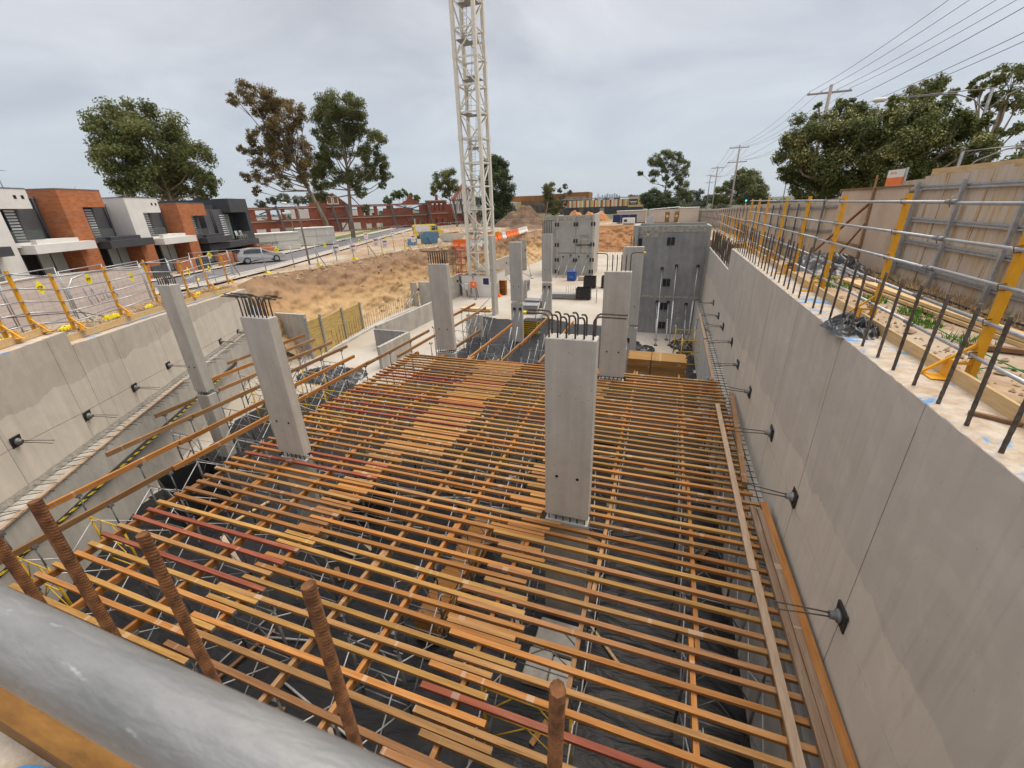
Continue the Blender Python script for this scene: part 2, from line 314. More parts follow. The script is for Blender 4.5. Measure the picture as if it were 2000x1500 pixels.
# earth batter round the far pit
bat=[((3.55,36.6),(2.7,36.6)),((3.55,70),(.8,70)),((3.3,96),(-1,90.5)),((-5,100),(-5.5,94)),((-14,99),(-13,93)),((-22,94),(-18.8,88)),((-25,80),(-22.0,79)),((-25.5,62),(-22.7,62)),((-26,54),(-23.3,54)),((-28.8,48.5),(-24.4,45.5)),((-30.3,45),(-24.9,42)),((-29.8,39),(-25.1,38)),((-29.6,32),(-24.9,32)),((-30.4,25),(-24.4,25)),(LW(16.8,-.6,0)[:2],(-24.0,21.6))]
pts=[]
for (a,b) in zip(bat,bat[1:]):
    L=math.hypot(b[0][0]-a[0][0],b[0][1]-a[0][1]); k=max(1,int(L/.33))
    for i in range(k):
        t=i/k; pts.append(tuple((a[q][0]+(b[q][0]-a[q][0])*t,a[q][1]+(b[q][1]-a[q][1])*t) for q in (0,1)))
pts.append(bat[-1])
def batfn(u,v):
    i=u*(len(pts)-1); a,b=pts[int(round(i))]
    vv=v
    x=a[0]+(b[0]-a[0])*vv; y=a[1]+(b[1]-a[1])*vv; z0=H(*a)-.02; zz=z0+(-7.5-z0)*(v**.92 if v<1 else 1)
    if 0<v<1:
        q=Vector((x*.35,y*.35,zz*.35)); d=.8*noise.noise(q)+.5*noise.noise(q*2.7)+.30*noise.noise(q*7)+.20*noise.noise(q*17)
        w=min(1,v*5,(1-v)*5); tx,ty=(b[0]-a[0]),(b[1]-a[1]); l=math.hypot(tx,ty) or 1
        x+=tx/l*d*w*.75; y+=ty/l*d*w*.75; zz+=d*.3*w
    return (x,y,zz)
bm_=MB(); bm_.grid(len(pts)-1,44,batfn)
m,t,b=newmat('cut_earth'); L=t.links.new; b.inputs['Roughness'].default_value=.95; b.inputs['Specular IOR Level'].default_value=.1
tcn=t.nodes.new('ShaderNodeTexCoord'); sp=t.nodes.new('ShaderNodeSeparateXYZ'); L(tcn.outputs['Object'],sp.inputs[0])
n1=t.nodes.new('ShaderNodeTexNoise'); n1.inputs['Scale'].default_value=.35; n1.inputs['Detail'].default_value=7; L(tcn.outputs['Object'],n1.inputs['Vector'])
ma=t.nodes.new('ShaderNodeMath'); ma.operation='MULTIPLY_ADD'; ma.inputs[1].default_value=2.4; L(n1.outputs[0],ma.inputs[0]); L(sp.outputs[2],ma.inputs[2])
mr=t.nodes.new('ShaderNodeMapRange'); mr.inputs[1].default_value=-6.1; mr.inputs[2].default_value=-1.4; L(ma.outputs[0],mr.inputs[0])
cr=t.nodes.new('ShaderNodeValToRGB'); e=cr.color_ramp.elements; e[0].position=0; e[0].color=(.52,.38,.23,1); e[1].position=1; e[1].color=(.30,.195,.115,1)
x=e.new(.35); x.color=(.50,.335,.17,1); x=e.new(.62); x.color=(.40,.25,.13,1); x=e.new(.82); x.color=(.34,.22,.135,1)
L(mr.outputs[0],cr.inputs[0])
mp=t.nodes.new('ShaderNodeMapping'); mp.inputs['Scale'].default_value=(.9,2.6,.55); mp.inputs['Rotation'].default_value=(.5,0,0); L(tcn.outputs['Object'],mp.inputs[0])
n2=t.nodes.new('ShaderNodeTexNoise'); n2.inputs['Scale'].default_value=1.6; n2.inputs['Detail'].default_value=6; n2.inputs['Roughness'].default_value=.7; L(mp.outputs[0],n2.inputs['Vector'])
r2=t.nodes.new('ShaderNodeMapRange'); r2.inputs[1].default_value=.3; r2.inputs[2].default_value=.7; r2.inputs[3].default_value=.84; r2.inputs[4].default_value=1.14; L(n2.outputs[0],r2.inputs[0])
my=t.nodes.new('ShaderNodeMapRange'); my.inputs[1].default_value=82; my.inputs[2].default_value=92; L(sp.outputs[1],my.inputs[0]); mo=t.nodes.new('ShaderNodeMixRGB'); L(my.outputs[0],mo.inputs[0]); L(cr.outputs[0],mo.inputs[1]); mo.inputs[2].default_value=(.36,.19,.09,1)
hs=t.nodes.new('ShaderNodeHueSaturation'); L(r2.outputs[0],hs.inputs['Value']); L(mo.outputs[0],hs.inputs['Color']); L(hs.outputs[0],b.inputs['Base Color'])
bp=t.nodes.new('ShaderNodeBump'); bp.inputs['Strength'].default_value=.7; bp.inputs['Distance'].default_value=.3; L(n2.outputs[0],bp.inputs['Height']); L(bp.outputs[0],b.inputs['Normal'])
M['cut']=m
struct(bm_.build('earth_batter',M['cut']))
# ---- board-marked wall concrete with a rough pale band along the anchors
def wallmat(name,base,base2,band,zlo,zhi,axis,streak=.12):
    m,t,b=newmat(name); L=t.links.new; b.inputs['Roughness'].default_value=.82; b.inputs['Specular IOR Level'].default_value=.2
    tc=t.nodes.new('ShaderNodeTexCoord'); sp=t.nodes.new('ShaderNodeSeparateXYZ'); L(tc.outputs['Object'],sp.inputs[0])
    n=t.nodes.new('ShaderNodeTexNoise'); n.inputs['Scale'].default_value=.9; n.inputs['Detail'].default_value=8; n.inputs['Roughness'].default_value=.6; n.inputs['Distortion'].default_value=.5; L(tc.outputs['Object'],n.inputs['Vector'])
    cr=t.nodes.new('ShaderNodeValToRGB'); cr.color_ramp.elements[0].position=.3; cr.color_ramp.elements[1].position=.7; cr.color_ramp.elements[0].color=base+(1,); cr.color_ramp.elements[1].color=base2+(1,); L(n.outputs[0],cr.inputs[0])
    mp=t.nodes.new('ShaderNodeMapping'); mp.inputs['Scale'].default_value=(2.2,2.2,.16); L(tc.outputs['Object'],mp.inputs[0])
    n2=t.nodes.new('ShaderNodeTexNoise'); n2.inputs['Scale'].default_value=1.5; n2.inputs['Detail'].default_value=5; L(mp.outputs[0],n2.inputs['Vector'])
    r2=t.nodes.new('ShaderNodeMapRange'); r2.inputs[1].default_value=.3; r2.inputs[2].default_value=.7; r2.inputs[3].default_value=1-streak; r2.inputs[4].default_value=1+streak; L(n2.outputs[0],r2.inputs[0])
    n3=t.nodes.new('ShaderNodeTexNoise'); n3.inputs['Scale'].default_value=.75; n3.inputs['Detail'].default_value=7; n3.inputs['Roughness'].default_value=.62
    mp3=t.nodes.new('ShaderNodeMapping'); mp3.inputs['Scale'].default_value=(1,1,.35); L(tc.outputs['Object'],mp3.inputs[0]); L(mp3.outputs[0],n3.inputs['Vector'])
    ma=t.nodes.new('ShaderNodeMath'); ma.operation='MULTIPLY_ADD'; ma.inputs[1].default_value=-.9; L(n3.outputs[0],ma.inputs[0]); L(sp.outputs[2],ma.inputs[2])
    g1=t.nodes.new('ShaderNodeMapRange'); g1.inputs[1].default_value=zhi-.45+.02; g1.inputs[2].default_value=zhi-.45-.02; L(ma.outputs[0],g1.inputs[0])
    mx=t.nodes.new('ShaderNodeMixRGB'); L(g1.outputs[0],mx.inputs[0]); L(cr.outputs[0],mx.inputs[1]); mx.inputs[2].default_value=band+(1,)
    mpd=t.nodes.new('ShaderNodeMapping'); mpd.inputs['Scale'].default_value=(5,5,.22); L(tc.outputs['Object'],mpd.inputs[0]); nd_=t.nodes.new('ShaderNodeTexNoise'); nd_.inputs['Scale'].default_value=1.3; nd_.inputs['Detail'].default_value=4; L(mpd.outputs[0],nd_.inputs[0])
    rd_=t.nodes.new('ShaderNodeMapRange'); rd_.inputs[1].default_value=.56; rd_.inputs[2].default_value=.72; rd_.inputs[3].default_value=1; rd_.inputs[4].default_value=.88; L(nd_.outputs[0],rd_.inputs[0])
    nt_=t.nodes.new('ShaderNodeTexNoise'); nt_.inputs['Scale'].default_value=.55; nt_.inputs['Detail'].default_value=4; nt_.inputs['Distortion'].default_value=3.5; L(tc.outputs['Object'],nt_.inputs[0]); rt_=t.nodes.new('ShaderNodeMapRange'); rt_.inputs[1].default_value=.5; rt_.inputs[2].default_value=.62; rt_.inputs[3].default_value=.985; rt_.inputs[4].default_value=1.05; L(nt_.outputs[0],rt_.inputs[0])
    vo=t.nodes.new('ShaderNodeTexVoronoi'); vo.inputs['Scale'].default_value=5.5; L(tc.outputs['Object'],vo.inputs['Vector']); rv=t.nodes.new('ShaderNodeMapRange'); rv.inputs[1].default_value=.05; rv.inputs[2].default_value=.10; rv.inputs[3].default_value=.86; L(vo.outputs['Distance'],rv.inputs[0])
    v_=r2.outputs[0]
    for q_ in (rd_,rt_,rv):
        mm=t.nodes.new('ShaderNodeMath'); mm.operation='MULTIPLY'; L(v_,mm.inputs[0]); L(q_.outputs[0],mm.inputs[1]); v_=mm.outputs[0]
    hs=t.nodes.new('ShaderNodeHueSaturation'); L(v_,hs.inputs['Value']); L(mx.outputs[0],hs.inputs['Color']); L(hs.outputs[0],b.inputs['Base Color'])
    n4=t.nodes.new('ShaderNodeTexNoise'); n4.inputs['Scale'].default_value=25; n4.inputs['Detail'].default_value=5; L(tc.outputs['Object'],n4.inputs['Vector'])
    bp=t.nodes.new('ShaderNodeBump'); bp.inputs['Strength'].default_value=.18; bp.inputs['Distance'].default_value=.012; L(n4.outputs[0],bp.inputs['Height']); L(bp.outputs[0],b.inputs['Normal'])
    return m
M['wallR']=wallmat('right_wall_concrete',(.435,.395,.342),(.485,.447,.395),(.525,.475,.40),-3.5,-2.62,1,.04)
M['wallL']=wallmat('left_wall_concrete',(.38,.335,.28),(.46,.415,.355),(.51,.46,.39),-3.9,-2.7,1,.06)
# wall-top concrete with blue set-out paint
m,t,b=newmat('wall_top_paint'); L=t.links.new; b.inputs['Roughness'].default_value=.9
tc=t.nodes.new('ShaderNodeTexCoord'); n=t.nodes.new('ShaderNodeTexNoise'); n.inputs['Scale'].default_value=4; n.inputs['Detail'].default_value=11; n.inputs['Roughness'].default_value=.7; L(tc.outputs['Object'],n.inputs['Vector'])
cr=t.nodes.new('ShaderNodeValToRGB'); cr.color_ramp.elements[0].position=.36; cr.color_ramp.elements[1].position=.62; cr.color_ramp.elements[0].color=(.40,.29,.19,1); cr.color_ramp.elements[1].color=(.53,.47,.385,1); L(n.outputs[0],cr.inputs[0])
n2=t.nodes.new('ShaderNodeTexNoise'); n2.inputs['Scale'].default_value=1.35; n2.inputs['Detail'].default_value=5; n2.inputs['Roughness'].default_value=.7; n2.inputs['Distortion'].default_value=1.2; L(tc.outputs['Object'],n2.inputs['Vector'])
g1=t.nodes.new('ShaderNodeMapRange'); g1.inputs[1].default_value=.53; g1.inputs[2].default_value=.63; L(n2.outputs[0],g1.inputs[0])
mx=t.nodes.new('ShaderNodeMixRGB'); L(g1.outputs[0],mx.inputs[0]); L(cr.outputs[0],mx.inputs[1]); mx.inputs[2].default_value=(.10,.26,.48,1); L(mx.outputs[0],b.inputs['Base Color'])
bp=t.nodes.new('ShaderNodeBump'); bp.inputs['Strength'].default_value=.5; bp.inputs['Distance'].default_value=.03; n3=t.nodes.new('ShaderNodeTexNoise'); n3.inputs['Scale'].default_value=18; n3.inputs['Detail'].default_value=10; L(tc.outputs['Object'],n3.inputs['Vector']); L(n3.outputs[0],bp.inputs['Height']); L(bp.outputs[0],b.inputs['Normal'])
M['walltop']=m
M['crust0']=pm('muddy_crust',(.13,.12,.105),(.24,.225,.195),scale=9,rough=.95,bump=.8,bscale=14)
# ---- right retaining wall: tall near part and lower far part
def barmesh(h,r,lean=0):
    mb=MB(); k=int(h/.055); path=[]; rs=[]
    for i in range(k+1):
        path.append((lean*i/k,0,h*i/k)); rs.append(r*(1.09 if i%2 else .95))
    mb.tube(path,rs,7); return mb
RW=thing('retaining_wall','tall grey concrete panel wall lining the right side of the pit, bristling with dark bars','wall',(2.93,12,0))
ys=[-1.6]+[.2+2.63*k for k in range(9)]+[22.7]
for a,c in zip(ys,ys[1:]):
    mb=MB(); mb.box(2.93,3.16,a+.010,c-.010,-3.49,0.0); o=mb.build('wall_panel',M['wallR'],RW,loc=(-2.93,-12,0))
    mb=MB(); mb.box(2.93,3.16,a+.010,c-.010,-7.6,-3.508); o=mb.build('lower_panel',M['wallR'],RW,loc=(-2.93,-12,0))
mb=MB(); mb.box(3.16,3.5,-1.6,22.7,-7.6,-.35); mb.build('backing',M['hole'],RW,loc=(-2.93,-12,0))
mb=MB(); mb.grid(8,200,lambda u,v:(2.935+.6*u,-1.6+24.3*v,.022+.012*noise.noise(Vector((u*6,v*190,0)))-(.018 if u==0 else 0)))
mb.box(2.936,3.55,-1.6,22.698,-.35,-.0012); mb.build('wall_capping',M['walltop'],RW,loc=(-2.93,-12,0))
proto=None; y=.75; k=0
BM=barmesh(1.16,.019)
while y<22.5:
    jx=rnd.uniform(-.015,.015)
    if proto is None: proto=BM.build('starter_bar',M['bar'],RW); o=proto
    else: o=copy_mesh(proto,RW)
    o.location=(3.03-2.93+jx,y-12,-.02); o.rotation_euler=(rnd.uniform(-.03,.03),rnd.uniform(-.03,.03),rnd.uniform(0,6)); y+=.525; k+=1
FW=thing('retaining_wall','lower stepped-down concrete wall beyond the tall right wall with a thicket of rusty bars','wall',(2.93,28,0))
mb=MB(); mb.box(2.932,3.5,22.71,34,-7.6,-.98); mb.build('wall_panel',M['wallR'],FW,loc=(-2.93,-28,0))
p2=None
for r in range(2):
    y=22.95+.1*r
    while y<33.7:
        mbb=proto if p2 is None else p2
        o=copy_mesh(proto,FW); o.location=(3.02-2.93+.2*r+rnd.uniform(-.02,.02),y-28,-1.0); o.rotation_euler=(rnd.uniform(-.05,.05),rnd.uniform(-.05,.05),0); o.data=proto.data
        y+=.29
# ledge with mesh bars along the foot of the right wall
LG=thing('concrete_ledge','narrow concrete ledge crossed by dark dowels along the foot of the right wall','ledge',(2.7,18,-4.72))
mb=MB(); mb.box(2.5,2.93,1.5,33.7,-7.48,-4.74); mb.build('ledge_body',M['conc_lt'],LG,loc=(-2.7,-18,4.72))
pr_=None; y=7.0
mbd=MB().tube([(0,0,0),(.43,0,.01)],.013,6)
while y<33.4:
    if pr_ is None: pr_=mbd.build('dowel_bar',M['bar'],LG); o=pr_
    else: o=copy_mesh(pr_,LG)
    o.location=(2.46-2.7,y-18,.06); y+=.285
mb=MB()
for xx in (2.62,2.8): mb.tube([(xx,6.5,-4.69),(xx,33.4,-4.69)],.009,5)
mb.build('mesh_bar',M['bar'],LG,loc=(-2.7,-18,4.72))
# near wall under the camera
NW=thing('retaining_wall','near concrete wall below the camera with thick rusty ribbed bars','wall',(-4,.4,0))
mb=MB(); mb.box(-14.2,2.92,.16,.72,-7.6,-.004); mb.build('wall_body',M['wallR'],NW,loc=(4,-.4,0))
mb=MB(); mb.grid(160,10,lambda u,v:(-14.2+17.1*u,-.75+1.465*v,.012+.008*noise.noise(Vector((u*120,v*10,0))))); mb.build('wall_capping',M['walltop'],NW,loc=(4,-.4,0))
# blue sprayed set-out mark on the near wall top
mb=MB()
for rr,a0,a1,wd in ((.13,1.2,4.6,.012),(.05,2.0,5.2,.02),(.17,3.0,4.2,.006)):
    n_=18
    for i in range(n_):
        p,q=a0+(a1-a0)*i/n_,a0+(a1-a0)*(i+1)/n_; f_=lambda a,r2:(-2.29+.1*math.cos(a)*0+r2*1.2*math.cos(a),.17+r2*.6*math.sin(a),.026)
        mb.quad(f_(p,rr-wd),f_(p,rr+wd),f_(q,rr+wd),f_(q,rr-wd))
M['bluepaint']=pm('blue_spray',(.03,.16,.42),(.10,.30,.55),scale=14,rough=.8)
mb.build('paint_mark',M['bluepaint'],NW,loc=(4,-.4,0))
# ribbed thick bars: twisted ribs
def ribbar(h,r):
    mb=MB(); path=[];rs=[];nn=int(h/.0021)
    vs=[];fs=[];K=20
    for i in range(nn+1):
        z=h*i/nn
        for k in range(K):
            a=2*math.pi*k/K; side=math.cos(a); ph=(z/.0105+ .55*math.sin(a)*(1 if side>0 else -1))%1.0
            rib=.0022*max(0,math.cos((ph-.5)*2*math.pi))**1.5*min(1,abs(side)*2.5); lon=.0032 if abs(side)<.12 else 0
            vs.append(((r+rib+lon)*math.cos(a),(r+rib+lon)*math.sin(a),z))
    for i in range(nn):
        for k in range(K): l=(k+1)%K; fs.append((i*K+k,i*K+l,(i+1)*K+l,(i+1)*K+k))
    fs.append(tuple(nn*K+k for k in range(K)))
    mb.add(vs,fs,0,False); return mb
rb=ribbar(1.47,.0128); prb=None
for x in (-2.02,-1.645,-1.16,-.645,-.12,.40,.93,1.45,2.0):
    if prb is None: prb=rb.build('starter_bar',M['rust'],NW); o=prb
    else: o=copy_mesh(prb,NW)
    o.location=(x+4,.445-.4,-.01); o.rotation_euler=(rnd.uniform(-.02,.02),rnd.uniform(-.02,.02),rnd.uniform(-.5,.5))
# near guard rail and kerb timber
mb=MB(); mb.tube([(-3.2,.0765,1.905),(2.4,.0765,1.905)],.0242,64); GR=mb.build('guard_pipe',M['pipe'],loc=(0,0,0)); tag(GR,'grey galvanised scaffold tube running right in front of the camera','pipe')
mb=MB(); mb.box(-6,2.4,.27,.43,.02,.2); tag(mb.build('kerb_timber',M['amber']),'amber timber edge board lying below the near scaffold tube','timber')
# ---- left retaining wall (splayed) with its ledge
def lbox(mb,t0,t1,n0,n1,z0,z1,z0b=None,z1b=None,mi=0):
    z0b=z0 if z0b is None else z0b; z1b=z1 if z1b is None else z1b
    mb.hexa([LW(t0,n0,z0),LW(t1,n0,z0b),LW(t1,n1,z0b),LW(t0,n1,z0)][::-1],[LW(t0,n0,z1),LW(t1,n0,z1b),LW(t1,n1,z1b),LW(t0,n1,z1)][::-1],mi)
LWa=thing('retaining_wall','pale concrete wall on the left of the pit, its far length stepped down','wall',(-18,6.95,-1.2))
off=(18,-6.95,1.2)
def ltop(t): return -1.16 if t<.85 else lerp([(.85,-1.63),(5,-1.78),(9,-2.0),(17,-2.45)],t)
js=[-8.2,-5.5,-2.75,0,.85,2.75,5.5,8.25,11,13.75,16.7]
for a,c in zip(js,js[1:]):
    g_=.008
    za,zb=ltop(a+1e-4),ltop(c-1e-4); jz=lambda t:-3.55 if t<0 else lerp([(0,-3.75),(16,-4.6)],t)
    mb=MB(); lbox(mb,a+g_,c-g_,-.25,0,jz(a)+.008,za,jz(c)+.008,zb); mb.build('wall_panel',M['wallL'],LWa,loc=off)
    mb=MB(); lbox(mb,a+g_,c-g_,-.25,0,-7.6,jz(a)-.008,-7.6,jz(c)-.008); mb.build('lower_panel',M['wallL'],LWa,loc=off)
mb=MB(); lbox(mb,-8.2,.84,-.5,-.251,-7.6,-1.2); lbox(mb,.85,16.69,-.5,-.251,-7.6,-1.68,-7.6,-2.5); mb.build('backing',M['hole'],LWa,loc=off)
mb=MB(); lbox(mb,-8.2,.85,-.62,-.002,-1.21,-1.135); lbox(mb,.86,16.69,-.62,-.002,-1.69,-1.60,-2.5,-2.42); mb.build('wall_capping',M['walltop'],LWa,loc=off)
LE=thing('concrete_ledge','concrete ledge with rows of thin dowels jutting out along the left wall','ledge',(-18,7,-4.7))
mb=MB(); 
for a,c in zip([-8,-3,1,5,9,13],[-3,1,5,9,13,17]):
    wd=lambda t:lerp([(-8,.85),(-2,.78),(4,.5),(17,.42)],t)
    mb.hexa([LW(a,.002,-7.6),LW(c,.002,-7.6),LW(c,wd(c),-7.6),LW(a,wd(a),-7.6)][::-1],[LW(a,.002,-4.74),LW(c,.002,-4.74),LW(c,wd(c),-4.74),LW(a,wd(a),-4.74)][::-1])
mb.build('ledge_body',M['conc'],LE,loc=(18,-7,4.7))
lp=None; tt=-6.5; i=0
mbd=MB().tube([(0,0,0),(.62,0,-.02),(.66,0,-.05)],.010,5)
ang=math.atan2(LN.y,LN.x)
while tt<16.5:
    if lp is None: lp=mbd.build('dowel_bar',M['bar'],LE); o=lp
    else: o=copy_mesh(lp,LE)
    p=LW(tt,.28+rnd.uniform(-.05,.05),-4.66); o.location=(p[0]+18,p[1]-7,p[2]+4.7); o.rotation_euler=(0,rnd.uniform(-.15,.12),ang+rnd.uniform(-.35,.25)); tt+=.24
mb=MB()
for a,c in zip([-8+k for k in range(25)],[-7+k for k in range(25)]):
    mb.grid(6,4,lambda u,v:LW(a+(c-a)*u,.005+.24*v,-4.735+(1-v)*(.06+.10*abs(noise.noise(Vector((a+u,v*2,7))*2.3)))))
mb.build('debris_fillet',M['crust0'],LE,loc=(18,-7,4.7))
# long pale formwork plank on the ledge
mb=MB(); mb.bar(LW(-5,.86,-4.68),LW(.7,.62,-4.68),.12,.05); mb.bar(LW(.5,.66,-4.65),LW(5.2,.52,-4.66),.10,.05); tag(mb.build('formwork_plank',M['plank']),'long bleached plank laid along the edge of the left ledge','plank')
# hazard tape
m,t,b=newmat('hazard_stripe'); L=t.links.new; wv=t.nodes.new('ShaderNodeTexWave'); wv.bands_direction='DIAGONAL'; wv.inputs['Scale'].default_value=5; tc=t.nodes.new('ShaderNodeTexCoord'); L(tc.outputs['Object'],wv.inputs[0])
cr=t.nodes.new('ShaderNodeValToRGB'); cr.color_ramp.interpolation='CONSTANT'; cr.color_ramp.elements[0].color=(.02,.02,.02,1); cr.color_ramp.elements[1].position=.42; cr.color_ramp.elements[1].color=(.62,.45,.02,1); L(wv.outputs[0],cr.inputs[0]); L(cr.outputs[0],b.inputs['Base Color'])
mb=MB(); lbox(mb,-6,8,.855,.87,-5.645,-5.585); tag(mb.build('hazard_strip',m),'black and yellow striped edge strip low on the left ledge','strip')
mb=MB(); lbox(mb,-7,10,.70,.853,-5.67,-5.58); tag(mb.build('rubber_edging',M['blk']),'black edging the striped strip is fixed to on the left ledge','edging')
# ---- ground anchors
def anchor_proto():
    r=thing('ground_anchor','x','anchor')
    mb=MB(); mb.box(-.16,.16,-.16,.16,0,.03); mb.build('bearing_plate',M['blk'],r)
    mb=MB(); mb.tube([(0,0,.03),(0,0,.075),(0,0,.08),(0,0,.16)],[.10,.10,.065,.06],12); mb.build('anchor_head',M['galv_dk'],r)
    for i,(x,y) in enumerate(((-.02,-.015),(.022,.012))):
        mb=MB(); mb.tube([(x,y,.1),(x*1.5,y*1.4,.45),(x*2+.02,y*2-.03,.85)],.0115,6); mb.build('strand',M['bar'],r)
    return r
A0=anchor_proto(); first=True
ra=[(3.35,-3.38),(5.43,-3.37),(8.13,-3.32),(10.46,-3.14),(13.47,-3.35),(16.04,-3.38),(18.1,-3.15),(21.06,-3.32),(23.2,-3.33),(26.2,-3.3)]
for i,(y,z) in enumerate(ra):
    lab='steel ground anchor with cut strands on the right wall, number %s from the camera'%['one','two','three','four','five','six','seven','eight','nine','ten'][i]
    lab='ground anchor on the right wall, the %s one out from the camera'%['nearest','second','third','fourth','fifth','sixth','seventh','eighth','ninth','farthest'][i]
    o=A0 if first else dup(A0,(0,0,0)); first=False
    o.location=(2.93,y,z); o.rotation_euler=(rnd.uniform(-.1,.1),R(-90)+rnd.uniform(-.12,.08),rnd.uniform(-.1,.1)); o['label']=lab; o['group']='ground anchors in the pit walls'
for i,(tt,z) in enumerate([(-2.45,-3.43),(.13,-3.91),(2.79,-3.98),(5.38,-3.97),(10.82,-4.45),(13.45,-4.62)]):
    o=dup(A0,LW(tt,0,z)); q=Vector((LN.x,LN.y,-.15)).to_track_quat('Z','Y'); o.rotation_euler=q.to_euler()
    o['label']='ground anchor on the left wall, the %s one out from the camera'%['nearest','second','third','fourth','fifth','farthest'][i]
# ---- black plastic over the near floor
def inpoly(x,y,P):
    c=False; j=len(P)-1
    for i in range(len(P)):
        if (P[i][1]>y)!=(P[j][1]>y) and x<(P[j][0]-P[i][0])*(y-P[i][1])/(P[j][1]-P[i][1])+P[i][0]: c=not c
        j=i
    return c
PP=[(-14.6,.8),(-15.6,4),(-17.6,8),(-19.6,12.5),(-20.2,15.5),(-18.6,17.2),(-17.4,18.6),(-14.2,19.3),(-13.7,22),(-13.4,27),(-15.2,31.5),(-16.2,35.8),(-12.4,35.2),(-10,36.6),(-6.5,35),(-3,35.2),(-1.6,32),(-.5,29.4),(-.6,27),(-.2,25.2),(1.2,27.6),(1.6,29.8),(2.45,30.2),(2.48,.8)]
def pfn(u,v):
    x=-21+23.5*u; y=.8+36*v
    q=Vector((x,y,0)); z=.028*noise.noise(q*1.1)+.022*abs(noise.noise(q*2.4+Vector((3,1,0))))+.012*noise.noise(q*6)
    return (x,y,-7.43+z)
mb=MB(); mb.grid(150,220,pfn,keep=lambda c:inpoly(c[0]+.3*noise.noise(Vector((c[0]*.8,c[1]*.8,3))),c[1]+.3*noise.noise(Vector((c[0]*.8,c[1]*.8,9))),PP))
tag(mb.build('plastic_sheet',M['black']),'wrinkled black plastic membrane spread over the near pit floor','plastic sheet')
def crumple(name,label,c,sx,sy,h,seed,amp=.5):
    mb=MB()
    def fn(u,v):
        a=u*2-1; b=v*2-1; r=min(1,math.sqrt(a*a+b*b)); q=Vector((a*2.2+seed,b*2.2,seed*.3))
        e=max(0,1-r**2.2)
        wq=q+Vector((noise.noise(q*1.3),noise.noise(q*1.3+Vector((9,0,0))),0))*.8
        z=h*e*(.42+.30*noise.noise(q*.8)+.60*(.35-abs(noise.noise(Vector((wq.x*.9,wq.y*2.2,seed)))))+.26*(.3-abs(noise.noise(Vector((wq.x*3.2,wq.y*1.4,seed+4))))))
        k=1+.25*noise.noise(q+Vector((0,0,5)))
        return (c[0]+a*sx*k,c[1]+b*sy*k,c[2]+max(0.004,z))
    mb.grid(90,90,fn,keep=lambda p:((p[0]-c[0])/sx)**2+((p[1]-c[1])/sy)**2<1.25+.5*noise.noise(Vector((p[0]*3,p[1]*3,seed))))
    return tag(mb.build(name,M['sheet']),label,'plastic sheet')
crumple('plastic_sheet','crumpled heap of black plastic on the pale slab left of the low walls',(-19.3,19.4,-7.45),2.3,1.5,.75,1.3)
crumple('plastic_sheet','black plastic bunched beside the low grey wall end at pit floor',(-14.9,17.3,-7.43),1.2,.7,.5,4.1)
crumple('plastic_sheet','black plastic bunched against the foot of the tall dark core wall',(1.9,31.0,-7.43),.9,1.2,.55,2.6)
crumple('plastic_sheet','black plastic folded back beside the second right column base',(-.9,28.8,-7.42),1.0,1.6,.45,6.6)
# ================================================================ PRECAST COLUMNS
def bentbar(h,d,l,r=.018):
    d=Vector(d).normalized(); path=[(0,0,-.1),(0,0,h-.12)]
    for i in range(1,6):
        a=i/5*math.pi/2; path.append((d.x*.12*(1-math.cos(a)),d.y*.12*(1-math.cos(a)),h-.12+.12*math.sin(a)))
    path.append((d.x*(.12+l),d.y*(.12+l),h)); mb=MB(); mb.tube(path,r,8); end=path[-1]
    return mb,end
ZD=-4.30
def column(label,x,y,w,d,top,starters,rot=0,low=True,nd=6,lowdx=0,sink=0):
    c=thing('concrete_column',label,'column',(x,y,-7.48),rot,'precast concrete columns')
    z0=7.48
    mb=MB(); mb.cbox(0,w,0,d,ZD+z0,top+z0,.015)
    mb.build('upper_shaft',M['precast'],c)
    if low:
        mb=MB(); mb.cbox(0,w,0,d,0,-4.47+z0,.015); mb.build('lower_shaft',M['precast'],c)
        pd=None
        for i in range(nd):
            for yy in (.05,d-.05):
                if pd is None: pd=MB().tube([(0,0,0),(0,0,.22)],.016,6).build('dowel',M['bar'],c); o=pd
                else: o=copy_mesh(pd,c)
                o.location=(.08+(w-.16)*i/(nd-1),yy,-4.48+z0)
    for i,fx in enumerate((.27,.73)):
        mb=MB(); mb.tube([(w*fx,-.002,ZD+z0+1.05),(w*fx,.01,ZD+z0+1.05)],.035,12,mi=0,sm=False); mb.build('ferrule_hole',M['hole'],c)
    for (sx,sy,h,dr,l,cap) in starters:
        mb,e=bentbar(h,dr,l); o=mb.build('starter_bar',M['bar'],c,loc=(sx,sy,top+z0))
        if cap:
            dd=Vector(dr).normalized(); q=MB(); q.tube([Vector(e)-dd*.05,Vector(e)+dd*.02,Vector(e)+dd*.022],[.03,.03,.012],10)
            q.build('bar_cap',M['cap'],o)
    return c
def two(w,d,n,f):
    out=[]
    for i in range(n):
        for y in (.06,d-.06): out.append((.07+(w-.14)*i/(n-1),y)+f(i,y<.2))
    return out
Lf=(-1,.06,0); Rt=(1,-.05,0)
column('tall grey precast column nearest the right wall, topped by rows of hooked bars',-2.0,7.38,.98,.36,-.13,
   two(.98,.36,6,lambda i,f:(.45,Lf,.38,f) if i==0 else ((.44,Rt,.45,False) if i==5 else (.43+.03*(i%2),(-.5,-.9,0),.03,False))))
column('big leaning-looking precast column left of centre with bars all bent over sideways',-10.28,7.66,.96,.30,-.22,
   two(.96,.30,7,lambda i,f:(.50+.04*(i%2),(-1,.1,0) if i<5 else (1,-.1,0),.55 if i<5 else .4,i==0)))
column('slimmer precast column standing close to the left wall, curled bars on top',-17.5,10.25,.60,.40,-.05,
   two(.60,.40,5,lambda i,f:(.30,(-1,.1,0),.16,False)),rot=R(4))
